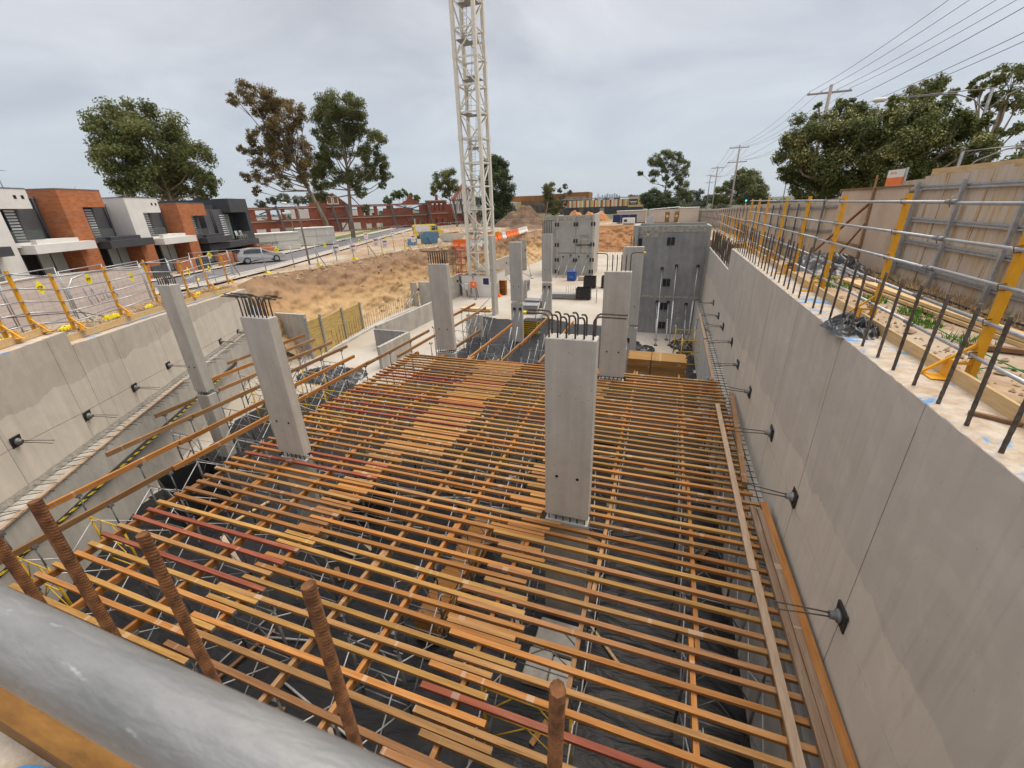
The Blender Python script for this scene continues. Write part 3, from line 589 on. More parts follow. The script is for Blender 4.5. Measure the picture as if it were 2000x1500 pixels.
column('precast column just past the far edge of the timber deck, with hooked bars leaning left',-10.38,17.52,.99,.28,-.16,
   two(.99,.28,8,lambda i,f:(.55,(-1,.15,0),.35 if i==0 else .08,False) if i<6 else (.62,(0,1,0),.05,True)),nd=9)
column('narrow edge-on precast column in front of the white crane hoarding',-15.15,36.6,.32,.9,-.19,[],nd=3)
column('far precast column between crane and lift core with a gap at mid height',-10.47,29.05,.88,.28,-.15,[])
column('far precast column directly in front of the pale lift core with tall bars behind it',-10.44,37.6,.90,.3,-.18,
   two(.90,.3,6,lambda i,f:(1.1,(-1,0,0) if i<1 else (1,0,0),.02 if 0<i<5 else .2,False)))
column('precast column behind the nearest right one, six bars and a yellow cap on top',-2.05,16.0,.98,.3,-.15,
   [(.08,.15,.62,Lf,.30,False),(.27,.15,.58,(0,-1,0),.02,False),(.43,.15,.58,(0,-1,0),.02,False),(.59,.15,.58,(0,-1,0),.02,False),(.75,.15,.58,(0,1,0),.02,False),(.91,.15,.66,Rt,.36,True)])
column('rearmost right precast column against the dark core wall, one capped bar bent sideways',-2.02,24.1,.95,.28,-.03,
   [(.25,.14,.55,(0,1,0),.02,False),(.40,.14,.5,(0,1,0),.02,False),(.62,.14,.6,Rt,.35,True)])
# ================================================================ TIMBER DECK
JT=-4.40; JH=.065; JW=.088
cols=[(-2.0,-1.02,7.38,7.74),(-10.28,-9.32,7.66,7.96),(-2.05,-1.07,16.0,16.3)]
jm={}
def joistmesh(L,mat):
    L=round(L*4)/4
    k=(L,mat)
    if k not in jm:
        mb=MB(); c=.006
        mb.box(-L/2,L/2,-JW/2,JW/2,0,JH)
        me=bpy.data.meshes.new('joist'); me.from_pydata(mb.v,[],mb.f); me.materials.append(M[mat]); me.materials.append(M['endpaint']); me.polygons[3].material_index=1; me.polygons[5].material_index=1; me.update(); jm[k]=me
    return jm[k]
CN={'w_or':'orange-stained','w_brn':'dark brown','w_tan':'weathered tan','w_yel':'ochre yellow','w_red':'red-painted'}
def joist(x0,x1,y,mat,bay):
    for (a,b_,ya,yb) in cols:
        if y+JW/2>ya-.02 and y-JW/2<yb+.02 and x1>a and x0<b_:
            if a-x0>.5: joist(x0,a-.04,y,mat,bay)
            if x1-b_>.5: joist(b_+.04,x1,y,mat,bay)
            return
    o=bpy.data.objects.new('timber_joist',joistmesh(x1-x0,mat)); COL.objects.link(o)
    o.location=((x0+x1)/2,y,JT-JH+rnd.uniform(-.006,.004)); o.rotation_euler=(rnd.uniform(-.04,.04),rnd.uniform(-.0015,.0015),rnd.uniform(-.009,.009))
    half='near half' if y<9.3 else 'far half'
    tag(o,'%s timber joist in the %s bay, %s of the propped deck'%(CN[mat],bay,half),'joist','joists of the propped timber deck')
reds={4.59:0,4.33:0}
pal=['w_or','w_or','w_tan','w_yel','w_tan','w_brn','w_or','w_yel']
for i in range(50):
    y=2.06+.3*i+rnd.uniform(-.03,.03)
    def col(p): 
        return rnd.choice(pal)
    lm=col(0)
    if i in (6,8,9): lm='w_red'
    if i in (29,31,34,40,41): lm='w_red'
    if i in (18,20): lm='w_red'
    far=y>8.8
    lx=-11.52+rnd.uniform(-.09,.09)
    l1=(-5.55 if far else -6.65)+rnd.uniform(-.16,.16)
    m0=-7.4+rnd.uniform(-.25,.2)
    m1=-1.78+rnd.uniform(-.15,.25)
    r0=-2.68+rnd.uniform(-.3,.2); r1=(2.74 if y<9.5 else 2.58)+rnd.uniform(-.08,.06)
    joist(lx,l1,y,lm,'left')
    mm=col(1)
    joist(m0,m1,y+.105,mm,'middle')
    joist(r0,r1,y+.0,'w_red' if i==4 else col(2),'right')
    if rnd.random()<.03: joist(r0-.2,r0+1.1,y+.11+.1,rnd.choice(pal),'right')
# bearers
BZ=JT-JH-.004
bmsh={}
def bearer(x,y0,y1,mat,label,grp,z=BZ,w=.077,h=.15):
    mb=MB(); L=y1-y0; mb.box(-w/2,w/2,-L/2,L/2,-h,0)
    o=mb.build('timber_bearer',M[mat],loc=(x,(y0+y1)/2,z)); o.rotation_euler=(0,0,rnd.uniform(-.006,.006)); return tag(o,label,'bearer',grp)
BX=[-11.35,-9.85,-8.32,-6.88,-4.98,-3.86,-2.2,-.66,1.1,2.28]
for k,x in enumerate(BX):
    y=1.9+rnd.uniform(-.3,.1); j=0
    while y<16.9:
        L_=rnd.choice([3.6,4.2,4.8]); e=min(y+L_,17.0+rnd.uniform(0,.5)); 
        okc=any(a-.1<x<b_+.1 for (a,b_,ya,yb) in cols)
        bearer(x+(.045 if j%2 else -.045),y,e,rnd.choice(['w_bor','w_bor','w_btan']),'timber bearer under the deck joists, %s'%('left side of the deck' if x<-7 else 'middle of the deck' if x<-2.5 else 'right side of the deck'),'bearers under the deck joists')
        y=e-.45; j+=1
# bearers reaching past the far edge of the deck
for x,y0,y1,m_,lb in [(-8.45,16.6,23.6,'w_bor','long orange bearer reaching past the far deck edge beside the hooked column'),(-9.9,17.9,22.0,'w_btan','tan bearer run close behind the hooked-bar column past the deck'),(-6.75,16.5,20.0,'w_btan','pale tan bearer end overlapping an orange one past the deck edge'),(-6.7,19.7,25.4,'w_bor','bright orange bearer far out over the black plastic beyond the deck'),(-5.0,16.6,19.9,'w_btan','short bearer left of the nearest right column past the deck edge'),(-4.95,19.6,25.0,'w_bor','orange bearer beyond the deck pointing at the yellow frame stack'),(-3.4,16.6,19.3,'w_btan','stub of tan bearer just left of the near right column past the deck'),(-11.9,21.4,27.6,'w_btan','tan bearer standing on grey props left of the hooked-bar column, upper one'),(-13.2,23.2,28.6,'w_bor','orange bearer on props near the white crane hoarding'),(-12.1,16.6,21.6,'w_btan','tan bearer continuing behind the low grey walls')]:
    bearer(x,y0,y1,m_,lb,'bearers beyond the deck edge')
# long runs of bearers on the left with no joists on them yet
LB=[(-13.0,[(2.2,6.6,'w_btan'),(6.3,10.9,'w_bor'),(10.6,15.6,'w_bor'),(15.3,21.2,'w_btan')]),
    (-14.35,[(4.1,7.7,'w_bor'),(7.4,11.8,'w_bor'),(11.5,16.1,'w_bor')]),
    (-15.85,[(6.2,9.2,'w_btan'),(8.9,13.4,'w_btan'),(13.1,17.4,'w_btan')]),
    (-17.25,[(8.5,10.0,'w_btan'),(11.0,14.0,'w_btan'),(13.8,17.8,'w_btan')]),
    (-18.7,[(11.6,15.0,'w_bor'),(14.7,18.0,'w_btan')]),
    (-20.0,[(13.6,16.0,'w_btan'),(15.8,18.6,'w_bor')])]
for k,(x,segs) in enumerate(LB):
    for j,(a,b_,m_) in enumerate(segs):
        bearer(x+(.05 if j%2 else 0),a,b_,m_,'%s bearer with no joists yet, %s row left of the deck, %s piece'%({'w_bor':'orange','w_btan':'tan'}[m_],['first','second','third','fourth','fifth','sixth'][k],['nearest','second','third','farthest'][j]),'open bearer rows left of the deck')
# ================================================================ SHORING FRAMES
def frame_proto(name,label,mat,span,braces=True,h=2.86):
    r=thing(name,label,'shoring frame')
    for s in (0,span):
        mb=MB(); mb.tube([(s,0,.3),(s,0,2.2)],.03,8)
        lg=mb.build('leg',M[mat],r)
        mb=MB(); mb.tube([(s,0,.02),(s,0,.34)],.017,6); mb.box(s-.075,s+.075,-.075,.075,0,.012); mb.build('base_jack',M['galv'],lg)
        mb=MB(); mb.tube([(s,0,2.15),(s,0,h-.06)],.019,8); mb.box(s-.07,s+.07,-.06,.06,h-.06,h-.048); mb.box(s-.075,s-.063,-.05,.05,h-.048,h+.04); mb.box(s+.063,s+.075,-.05,.05,h-.048,h+.04); mb.tube([(s-.1,0,2.24),(s+.1,0,2.24)],.012,5); mb.build('head_jack',M['galv_dk'],lg)
    mb=MB()
    for z in (.62,1.4,2.1): mb.tube([(0,0,z),(span,0,z)],.017,6)
    mb.tube([(.02,0,.65),(span/2,0,1.38)],.013,6); mb.tube([(span-.02,0,.65),(span/2,0,1.38)],.013,6)
    mb.tube([(.02,0,1.43),(span*.35,0,2.08)],.013,6); mb.tube([(span-.02,0,1.43),(span*.65,0,2.08)],.013,6)
    mb.build('frame_rails',M[mat],r)
    if braces:
        for s in (0,span):
            mb=MB(); mb.tube([(s+.03,0,.7),(s+.03,1.5,2.0)],.014,5); mb.tube([(s+.045,0,2.0),(s+.045,1.5,.7)],.014,5); mb.build('cross_brace',M['wtube'],r)
    return r
FP={}
def place(kind,x,y,span,label,grp,h=2.84):
    k=(kind,round(span,2))
    if k not in FP:
        o=frame_proto('shoring_frame',label,kind,span); FP[k]=o
        o['group']=grp
    else: o=dup(FP[k],(0,0,0),0,label,grp)
    o.location=(x,y,-7.47); return o
n_=0
for (a,b_) in [(-11.35,-9.85),(-8.32,-6.88),(-4.98,-3.86),(-2.2,-.66),(1.1,2.28)]:
    for j in range(10):
        y=2.5+1.5*j
        if any(ya-.2<y<yb+.2 and b_>xa-.1 and a<xb+.1 for (xa,xb,ya,yb) in cols): y+=.5
        yk='yel2' if (a==-2.2 and j==1) else 'galv_dk'
        place(yk,a,y,b_-a,('yellow' if yk=='yel2' else 'grey')+' steel shoring frame standing under the joists of the timber deck','shoring frames under the deck')
lf=[(-14.35,-13.0,[3.2,4.7,6.2,7.7,9.2,10.7,12.2,13.7,15.2]),(-17.25,-15.85,[8.8,10.9,12.4,13.9,15.4,16.9]),(-20.0,-18.7,[14.0,15.5,17.0])]
yl={(-14.35,3.2),(-14.35,4.7),(-14.35,12.2),(-14.35,13.7),(-17.25,12.4),(-17.25,13.9),(-17.25,15.4)}
for a,b_,ys_ in lf:
    for y in ys_:
        k='yel2' if (a,y) in yl else 'galv_dk'
        place(k,a,y,b_-a,('yellow' if k=='yel2' else 'grey')+' steel shoring frame under the open bearer rows left of the deck','shoring frames left of the deck')
for a,b_,ys_ in [(-9.9,-8.4,[18.6,20.3,21.9]),(-6.7,-5.0,[18.2,19.9,21.5,23.2,24.6]),(-13.2,-11.9,[22.2,24.2,26.2,27.4]),(-13.0,-11.7,[17.2,19.2])]:
    for y in ys_: place('galv_dk',a,y,b_-a,'grey steel shoring frame holding bearers beyond the far edge of the deck','shoring frames beyond the deck')
o=place('yel2',1.15,27.6,1.18,'yellow shoring frame standing alone at the foot of the dark core wall','shoring frames by the core wall')
o=place('yel2',1.5,25.4,1.18,'yellow shoring frame beside the timber pack near the right ledge','shoring frames by the core wall')
# stacked timber under/through the deck, packs and planks
def pack(name,label,x0,x1,y0,y1,z0,nl,nr,lh,mat,cat='timber pack',strap=True):
    r=thing(name,label,cat,((x0+x1)/2,(y0+y1)/2,z0)); k=0
    mats=mat if isinstance(mat,list) else [mat]
    for l in range(nl):
        mb=MB(); w=(y1-y0)/nr
        for i in range(nr):
            d=rnd.uniform(-.04,.04); mb.box(x0+d,x1+d,y0+w*i+.004,y0+w*(i+1)-.004,z0+lh*l+.003,z0+lh*(l+1)-.003,mi=0)
        mb.build('timber_layer',M[mats[l%len(mats)]],r,loc=(-(x0+x1)/2,-(y0+y1)/2,-z0))
    if strap:
        xs=x0+(x1-x0)*.4; mb=MB(); mb.box(xs,xs+.03,y0-.01,y1+.01,z0-.0,z0+lh*nl+.01); mb.build('strap',M['blk'],r,loc=(-(x0+x1)/2,-(y0+y1)/2,-z0))
    return r
pack('timber_pack','strapped pack of yellow timber at the far edge of the deck beside a column',-1.05,1.3,17.4,18.5,-4.62,7,7,.095,['w_yel','w_tan'])
pack('timber_pack','low strapped stack of timber lying under the middle of the deck',-4.75,-4.15,5.6,9.4,-7.4,8,5,.09,['w_tan','w_or','w_yel'],strap=False)
pack('frame_stack','bundle of stacked yellow frames behind the far mid column',-10.25,-9.05,30.9,32.0,-7.48,14,4,.085,['yel2','blk'],cat='frame stack',strap=False)
for i,(a,b_,lb) in enumerate([((2.25,2.0),(2.22,7.0),'pale batten lying along the right end of the joists, nearest length'),((2.2,7.03),(2.24,14.56),'pale batten lying along the right end of the joists, middle length'),((2.36,14.6),(2.42,23.0),'pale batten along the right ledge beyond the timber deck'),((2.45,23.2),(2.5,29.0),'farthest pale batten laid along the right ledge')]):
    mb=MB(); zz=JT+.004 if i<2 else -4.62; mb.bar((a[0],a[1],zz+.035),(b_[0],b_[1],zz+.035),.13,.055); tag(mb.build('timber_batten',M['plank']),lb,'batten','battens along the right ledge')
for i,(a,b_,mm_,lb) in enumerate([((2.60,2.2),(2.49,9.0),'w_bbrn','holed grey plank leaning nearest the joists beside the right wall'),((2.73,2.3),(2.61,8.9),'w_bbrn','holed grey plank in the middle of three by the right wall'),((2.86,2.3),(2.74,9.2),'w_bor','orange plank pressed against the right wall'),((2.46,9.9),(2.80,15.6),'w_btan','long tan plank lying over the joist ends by the right wall')]):
    mb=MB(); zz=JT+.01; mb.bar((a[0],a[1],zz+.05),(b_[0],b_[1],zz+.05),.135,.07); tag(mb.build('loose_plank',M[mm_]),lb,'plank','loose planks by the right wall')
# open black steel bins under the deck
def bin_(label,x,y,w,d,h,rot=0,mat='blk',wood=False):
    r=thing('steel_bin',label,'bin',(x,y,-7.45),rot); t_=.03
    mb=MB(); mb.box(-w/2,w/2,-d/2,-d/2+t_,.08,h); mb.build('front_side',M[mat],r)
    mb=MB(); mb.box(-w/2,w/2,d/2-t_,d/2,.08,h); mb.build('back_side',M[mat],r)
    
    for e_ in (-w/2,w/2-t_): mb=MB(); mb.box(e_,e_+t_,-d/2+t_,d/2-t_,.08,h); mb.build('end_side',M[mat],r)
    mb=MB(); mb.box(-w/2+t_,w/2-t_,-d/2+t_,d/2-t_,.08,.12); mb.build('bin_floor',M[mat],r)
    mb=MB(); mb.box(-w/2-.06,w/2+.06,-d/2+.08,-d/2+.2,0,.079); mb.box(-w/2-.06,w/2+.06,d/2-.2,d/2-.08,0,.079); mb.build('skid',M['brown_w' if wood else mat],r); return r
bin_('large open black steel bin on the plastic at the left of the deck',-15.0,7.7,1.9,1.6,1.25,R(-20))
bin_('open black steel bin on the floor below the big left column',-9.2,9.4,1.6,1.2,1.0)
# low grey walls beyond the deck edge
def wallthing(label,x0,x1,y0,y1,z0,z1,mat='conc',name='concrete_wall',rough=True):
    r=thing(name,label,'wall',((x0+x1)/2,(y0+y1)/2,z0)); ox,oy=-(x0+x1)/2,-(y0+y1)/2
    mb=MB(); mb.cbox(x0,x1,y0,y1,z0,z1,.012); mb.build('wall_body',M[mat],r,loc=(ox,oy,-z0))
    return r
w1=wallthing('low grey wall end just left of the far deck edge, dowels along its top',-17.12,-16.87,21.4,25.0,-7.48,-5.95)
for i in range(9): 
    MB().tube([(0,i*.4-1.6,1.4),(0,i*.4-1.6,1.66)],.012,5).build('dowel_bar',M['bar'],w1)
wallthing('long low grey wall with a broken pale crust along its top, behind the short one',-20.35,-20.1,25.6,37.5,-7.48,-5.85)
wallthing('short cross wall joining the two low grey walls',-20.05,-17.15,25.05,25.28,-7.48,-5.98,'conc_dk')
wallthing('small grey upstand wall behind the hooked-bar column',-14.4,-13.1,29.4,29.7,-7.48,-5.6)
wallthing('pale concrete panel in front of the timber sleeper wall',-26.4,-23.75,22.4,22.65,-7.48,-4.4)
pd_=thing('concrete_pad','cracked pale concrete pad on the floor before the nearest right column','pad',(-1.5,6.3,-7.48)); 
for (x0,x1,y0,y1,h) in ((-.55,.0,-.85,-.05,.16),(.02,.5,-.8,-.1,.14),(-.5,.5,-.03,.75,.18)): mb=MB(); mb.cbox(x0,x1,y0,y1,0,h,.03); mb.build('pad_block',M['conc_lt'],pd_)
# ================================================================ RIGHT BANK
mb=MB()
for a,c in [(-1.5,3.4),(3.41,7.6),(7.61,11.9),(11.91,16.3),(16.31,20.6),(20.61,22.9)]:
    mb.box(3.50,3.545,a,c,.0,.19)
tag(mb.build('kerb_timber',M['pine']),'pale pine edge board along the top of the right wall','timber')
def post_proto(h,label,grp,mat='yel',pad=True):
    r=thing('guard_post',label,'guard post',group=grp)
    mb=MB(); mb.box(-.035,.035,-.05,.05,.02,h); mb.build('upright',M[mat],r)
    if pad:
        mb=MB(); mb.box(-.42,-.225,-.12,.12,.028,.04); mb.box(-.238,-.226,-.11,.11,.041,.27); mb.bar((-.43,.10,.045),(-.04,.02,.46),.045,.03); mb.bar((-.226,0,.23),(-.03,0,.23),.05,.03); mb.build('foot_bracket',M[mat],r)
    return r
RZ=[.34,.75,1.16,1.57,2.05]
G='yellow guard posts along the right wall'
pp=post_proto(2.17,'','')
ordn=['nearest','second','third','fourth','fifth','sixth','seventh','eighth','ninth','tenth','eleventh','twelfth']
for i,y in enumerate([6.37,9.3,12.2,14.95,17.65,20.6,22.5,24.4]):
    o=pp if i==0 else dup(pp,(0,0,0)); zb=0 if y<20.7 else -.05
    o.location=(3.72,y,zb); o['label']='yellow steel guard post on the right wall edge, %s from the camera'%ordn[i]; o['group']=G
    # rail clips
for i,z in enumerate(RZ):
    mb=MB(); ys=[-.5,4.1,7.9,13.3,18.7,24.6]
    for j,(a,c) in enumerate(zip(ys,ys[1:])):
        d=.012*(j%2); zz=z+rnd.uniform(-.012,.012); mb.tube([(3.655+d,a,zz),(3.655+d,c,zz+rnd.uniform(-.015,.015))],.0235,9)
    r=mb.build('guard_rail',M['galv']); tag(r,'galvanised guard rail along the right wall, %s of five up from the ground'%['lowest','second','middle','fourth','topmost'][i],'guard rail','right guard rails')
    for y in (7.9,13.3): mb=MB(); mb.tube([(3.655,y-.12,z),(3.655,y+.12,z)],.031,9); mb.tube([(3.655,y,z-.07),(3.62,y,z),(3.655,y,z+.075)],.008,5); mb.build('coupler',M['galv_dk'],r)
    mb=MB()
    for y in (6.37,9.3,12.2,14.95,17.65,20.6): mb.tube([(3.70,y-.055,z-.02),(3.615,y-.06,z-.03),(3.61,y-.03,z+.035),(3.70,y-.03,z+.045)],.007,5)
    mb.build('rail_clip',M['rust'],r)
pf=None
for i,y in enumerate([26.9,28.5,30.4,33.2,36.2]):
    o=dup(pp,(3.72,y,-.95)); o['label']='yellow guard post on the lower far right wall, %s from the step in the wall'%ordn[i].replace('nearest','first'); o['group']='yellow guard posts on the lower far wall'
for i,z in enumerate([-.45,.05,.55,1.1]):
    mb=MB(); mb.tube([(3.62,24.7,z+.02),(3.62,30.6,z),(3.62,38,z)],.022,7); tag(mb.build('guard_rail',M['galv']),'galvanised rail on the lower far right wall, %s of four'%['lowest','second','third','topmost'][i],'guard rail','far right guard rails')
# ---- hoarding of weathered boards on steel frames
m,t,b=newmat('stained_boards'); L=t.links.new; b.inputs['Roughness'].default_value=.85; b.inputs['Specular IOR Level'].default_value=.15
tc=t.nodes.new('ShaderNodeTexCoord'); mp=t.nodes.new('ShaderNodeMapping'); mp.inputs['Scale'].default_value=(2,4.2,.55); L(tc.outputs['Object'],mp.inputs[0])
n=t.nodes.new('ShaderNodeTexNoise'); n.inputs['Scale'].default_value=1.6; n.inputs['Detail'].default_value=6; n.inputs['Roughness'].default_value=.65; L(mp.outputs[0],n.inputs[0])
cr=t.nodes.new('ShaderNodeValToRGB'); e=cr.color_ramp.elements; e[0].position=.30; e[0].color=(.25,.15,.07,1); e[1].position=.62; e[1].color=(.47,.41,.35,1); x=e.new(.40); x.color=(.46,.33,.19,1); x=e.new(.5); x.color=(.44,.37,.30,1); L(n.outputs[0],cr.inputs[0])
L(cr.outputs[0],b.inputs['Base Color']); M['hoard']=m
def ftop(y): return lerp([(0,2.5),(12.3,2.62),(15.2,2.55),(15.3,2.50),(20.6,2.05),(27,1.9),(31,1.83),(46,1.49),(70,.8),(102,.1),(125,-.2)],y)
def gnd(y): return lerp([(0,.05),(15,.05),(19,-.02),(23,-.6),(46,-1.0),(60,-1.45),(102,-2.4),(125,-2.6)],y)
HF=thing('hoarding','tall stained board hoarding on grey steel frames at the right edge of the picture','hoarding',(6.3,10,0))
y=1.0; 
while y<15.2:
    w_=rnd.choice([.38,.42,.5]); mb=MB(); x=6.30+rnd.uniform(0,.02); mb.box(x,x+.02,y,min(y+w_-.006,15.24),-.1,ftop(y)+rnd.uniform(-.03,.03)); mb.build('board',M['hoard'],HF,loc=(-6.3,-10,0)); y+=w_
mb=MB(); mb.box(6.40,6.47,1,15.2,-.1,2.72); mb.build('outer_skin',M['pine'],HF,loc=(-6.3,-10,0))
for y in (5.1,7.1,9.1,11.1,13.15,15.15):
    mb=MB(); mb.box(6.16,6.235,y-.035,y+.035,-.1,2.42); mb.build('steel_post',M['galv'],HF,loc=(-6.3,-10,0))
for z in (.33,.95,1.5,2.28):
    mb=MB(); mb.box(6.236,6.262,1,15.2,z-.05,z-.015); mb.box(6.236,6.262,1,15.2,z+.015,z+.05); mb.box(6.262,6.299,1,15.2,z-.05,z+.05); mb.build('steel_rail',M['galv'],HF,loc=(-6.3,-10,0))
GP=thing('plywood_gate','blank tan plywood sheet propped in the hoarding gap with timber braces','plywood',(6.1,18,0))
mb=MB(); mb.box(6.08,6.115,15.35,20.45,-.1,2.30); mb.build('sheet',M['ply'],GP,loc=(-6.1,-18,0))
mb=MB(); mb.box(6.04,6.12,15.2,20.6,2.31,2.36); mb.build('head_rail',M['brown_w'],GP,loc=(-6.1,-18,0))
for p,q in [((6.03,17.3,-.05),(6.03,17.5,2.7)),((5.3,19.8,.0),(6.02,17.45,1.9)),((6.02,17.3,.62),(6.02,20.2,.6)),((5.5,17.8,0),(6.03,17.4,1.3))]:
    mb=MB(); mb.bar(p,q,.09,.035); mb.build('timber_brace',M['btan'] if 'btan' in M else M['w_btan'],GP,loc=(-6.1,-18,0))
HG=thing('hoarding','long grey framed hoarding running far away along the right bank','hoarding',(6.3,60,-1))
y=15.3; y0=15.3
while y<122:
    st=1.2 if y<60 else 3.0
    mb=MB(); mb.hexa([(6.36,y+.01,gnd(y)-.3),(6.39,y+.01,gnd(y)-.3),(6.39,y+st-.01,gnd(y+st)-.3),(6.36,y+st-.01,gnd(y+st)-.3)],[(6.36,y+.01,ftop(y)),(6.39,y+.01,ftop(y)),(6.39,y+st-.01,ftop(y)-.02),(6.36,y+st-.01,ftop(y)-.02)]); mb.build('board_panel',M['hoard'],HG,loc=(-6.3,-60,1))
    y+=st
mb=MB()
for (zf) in (.12,.5,.88):
    ys=[15.4+2.0*k for k in range(54)]
    for a,c in zip(ys,ys[1:]): 
        za=gnd(a)+(ftop(a)-gnd(a))*zf; zc=gnd(c)+(ftop(c)-gnd(c))*zf; mb.bar((6.31,a,za),(6.31,c,zc),.05,.08)
mb.build('steel_rails',M['galv_dk'],HG,loc=(-6.3,-60,1))
pps=None
for k in range(52):
    y=20.8+2.0*k; h=ftop(y)-gnd(y)
    if pps is None: mb=MB(); mb.box(-.035,.035,-.035,.035,0,2.6); pps=mb.build('steel_post',M['galv_dk'],HG); o=pps
    else: o=copy_mesh(pps,HG)
    o.location=(6.24-6.3,y-60,gnd(y)-.2+1); o.scale=(1,1,(h+.1)/2.6)
# sign behind the gate
sg=thing('road_sign','white and orange sign board peeping over the plywood in the hoarding','sign',(6.9,18.6,0))
mb=MB(); mb.box(-.02,.02,-.55,.55,2.64,2.87); mb.build('white_half',M['white'],sg)
mb=MB(); mb.box(-.022,.022,-.55,.55,2.40,2.639); mb.build('orange_half',M['orange'],sg)
mb=MB(); mb.box(.03,.08,-.6,-.54,-.1,2.9); mb.box(.03,.08,.3,.36,-.1,2.8); mb.build('sign_legs',M['galv'],sg)
mb=MB()
for i in range(5): mb.box(-.024,-.0205,-.1+.09*i,-.05+.09*i,2.74,2.80+.02*(i%2))
mb.build('lettering',M['orange'],sg)
# loose things on the bank
for i,(p,q,lb) in enumerate([((4.75,14.0,.03),(5.35,6.6,.05),'long pine plank lying on the dirt behind the guard rail, inner one'),((4.95,13.8,.03),(5.6,6.8,.05),'long pine plank lying on the dirt behind the guard rail, outer one'),((4.9,12.9,.12),(5.35,6.9,.12),'pine plank stacked on top of two others on the right bank'),((4.45,7.9,.05),(5.0,7.7,.05),'short brown timber offcut beside the grass on the right bank')]):
    mb=MB(); mb.bar(p,q,.24 if i<3 else .12,.06); tag(mb.build('loose_plank',M['pine'] if i<3 else M['brown_w']),lb,'plank')
mb=MB(); mb.bar((3.18,5.25,.05),(3.5,5.05,.05),.05,.03); tag(mb.build('timber_offcut',M['brown_w']),'small stick of timber lying on the blue-marked wall top','timber')
crumple('plastic_bag','black plastic draped over the right wall top between the bars',(3.22,8.55,.0),.42,.62,.42,8.2)
crumple('plastic_sheet','heap of black plastic on the right bank in front of the plywood',(5.0,16.4,-.02),1.2,1.6,.75,3.7)
mb=MB()
for k in range(3): mb.tube([(5.2+.25*k+.12*math.sin(j*1.1+k),6.5+j*.9,.03+.02*math.sin(j)) for j in range(11)],.014,6)
tag(mb.build('old_rails',M['rust']),'thin rusty bars lying along the foot of the hoarding','steel bars')
mb=MB(); mb.tube([(5.75+.1*math.sin(j*.9),8.0+j*.8,.05+.03*math.sin(j*1.7)) for j in range(10)],.02,6); tag(mb.build('black_cable',M['rubber']),'black cable trailing along the dirt under the hoarding','cable')
mb=MB(); mb.tube([(4.3+.9*math.cos(a)*(.6),6.0+.9*math.sin(a),.04) for a in [k*.3 for k in range(18)]]+[(4.4+.05*k,7+.8*k,.03) for k in range(1,7)],.010,5); tag(mb.build('green_hose',pm('green_hose',(.02,.16,.04),rough=.5)),'thin green hose looped on the dirt of the right bank','hose')
def tufts(name,label,spots,mat,per=160,h=.16):
    mb=MB()
    for (x,y,r) in spots:
        for k in range(per):
            a=rnd.uniform(0,6.28); d=r*math.sqrt(rnd.random()); px,py=x+d*math.cos(a),y+d*math.sin(a)*1.3; z=H(px,py)-.03; b2=rnd.uniform(0,6.28); hh=h*rnd.uniform(.5,1.2); wv=.012; lx,ly=rnd.uniform(-.08,.08),rnd.uniform(-.08,.08)
            mb.add([(px-wv*math.cos(b2),py-wv*math.sin(b2),z),(px+wv*math.cos(b2),py+wv*math.sin(b2),z),(px+lx,py+ly,z+hh)],[(0,1,2)])
    o=mb.build(name,M[mat]); o['kind']='stuff'; o['label']=label; return o
M['grass_b']=pm('lush_grass',(.06,.16,.012),(.13,.26,.03),scale=3,rough=.9)
tufts('grass','green grass tufts on the right bank',[(4.55,9.3,.22),(4.62,8.2,.28),(4.75,10.2,.25),(4.5,11.4,.25),(4.3,13.2,.35),(4.3,14.2,.3),(4.4,16.5,.4),(4.5,19.5,.5)],'grass_b',150)
tufts('dry_grass','dry straw along the foot of the hoarding and bank',[(5.9,7.5+1.1*k,.5) for k in range(8)]+[(5.6,24+2*k,.9) for k in range(6)]+[(4.6,26+2*k,.7) for k in range(5)],'straw',170,.2)
# ================================================================ LEFT BANK
lpst=None; tz=[(-3.2,-1.05),(-1.75,-1.05),(-.35,-1.02),(.67,-1.08),(2.2,-1.38),(4.86,-1.48),(7.6,-1.5),(10.6,-1.85),(13.1,-1.8),(15.9,-1.95)]
base_rot=math.atan2(LN.y,LN.x)+math.pi
pp2=post_proto(1.97,'','',mat='yel')
for i,(tt,z) in enumerate(tz):
    o=pp2 if i==0 else dup(pp2,(0,0,0)); o.location=LW(tt,-.66,z); o.rotation_euler=(0,0,base_rot); o['label']='yellow steel guard post along the left wall, %s from the camera end'%ordn[i].replace('nearest','first'); o['group']='yellow guard posts along the left wall'
def lz(tt): return lerp(tz,tt)
for i,h in enumerate([.30,.66,1.02,1.42,1.86]):
    mb=MB(); T=[-6]+[a for a,_ in tz]+[17.2]
    for a,c in zip(T,T[1:]): mb.tube([LW(a,-.59,lz(a)+h),LW(c,-.59,lz(c)+h)],.0225,7)
    tag(mb.build('guard_rail',M['galv']),'grey guard rail along the left wall, %s of five'%['lowest','second','middle','fourth','topmost'][i],'guard rail','left guard rails')
mb=MB(); lbox(mb,-6,.7,-.47,-.42,-1.12,-.90); lbox(mb,.9,6,-.50,-.45,-1.62,-1.38,-1.78,-1.55); lbox(mb,6.02,11.4,-.50,-.45,-1.78,-1.55,-2.05,-1.82); lbox(mb,11.42,16.6,-.50,-.45,-2.05,-1.82,-2.42,-2.2)
tag(mb.build('kerb_timber',M['pine']),'pale timber edge board along the top of the left wall','timber')
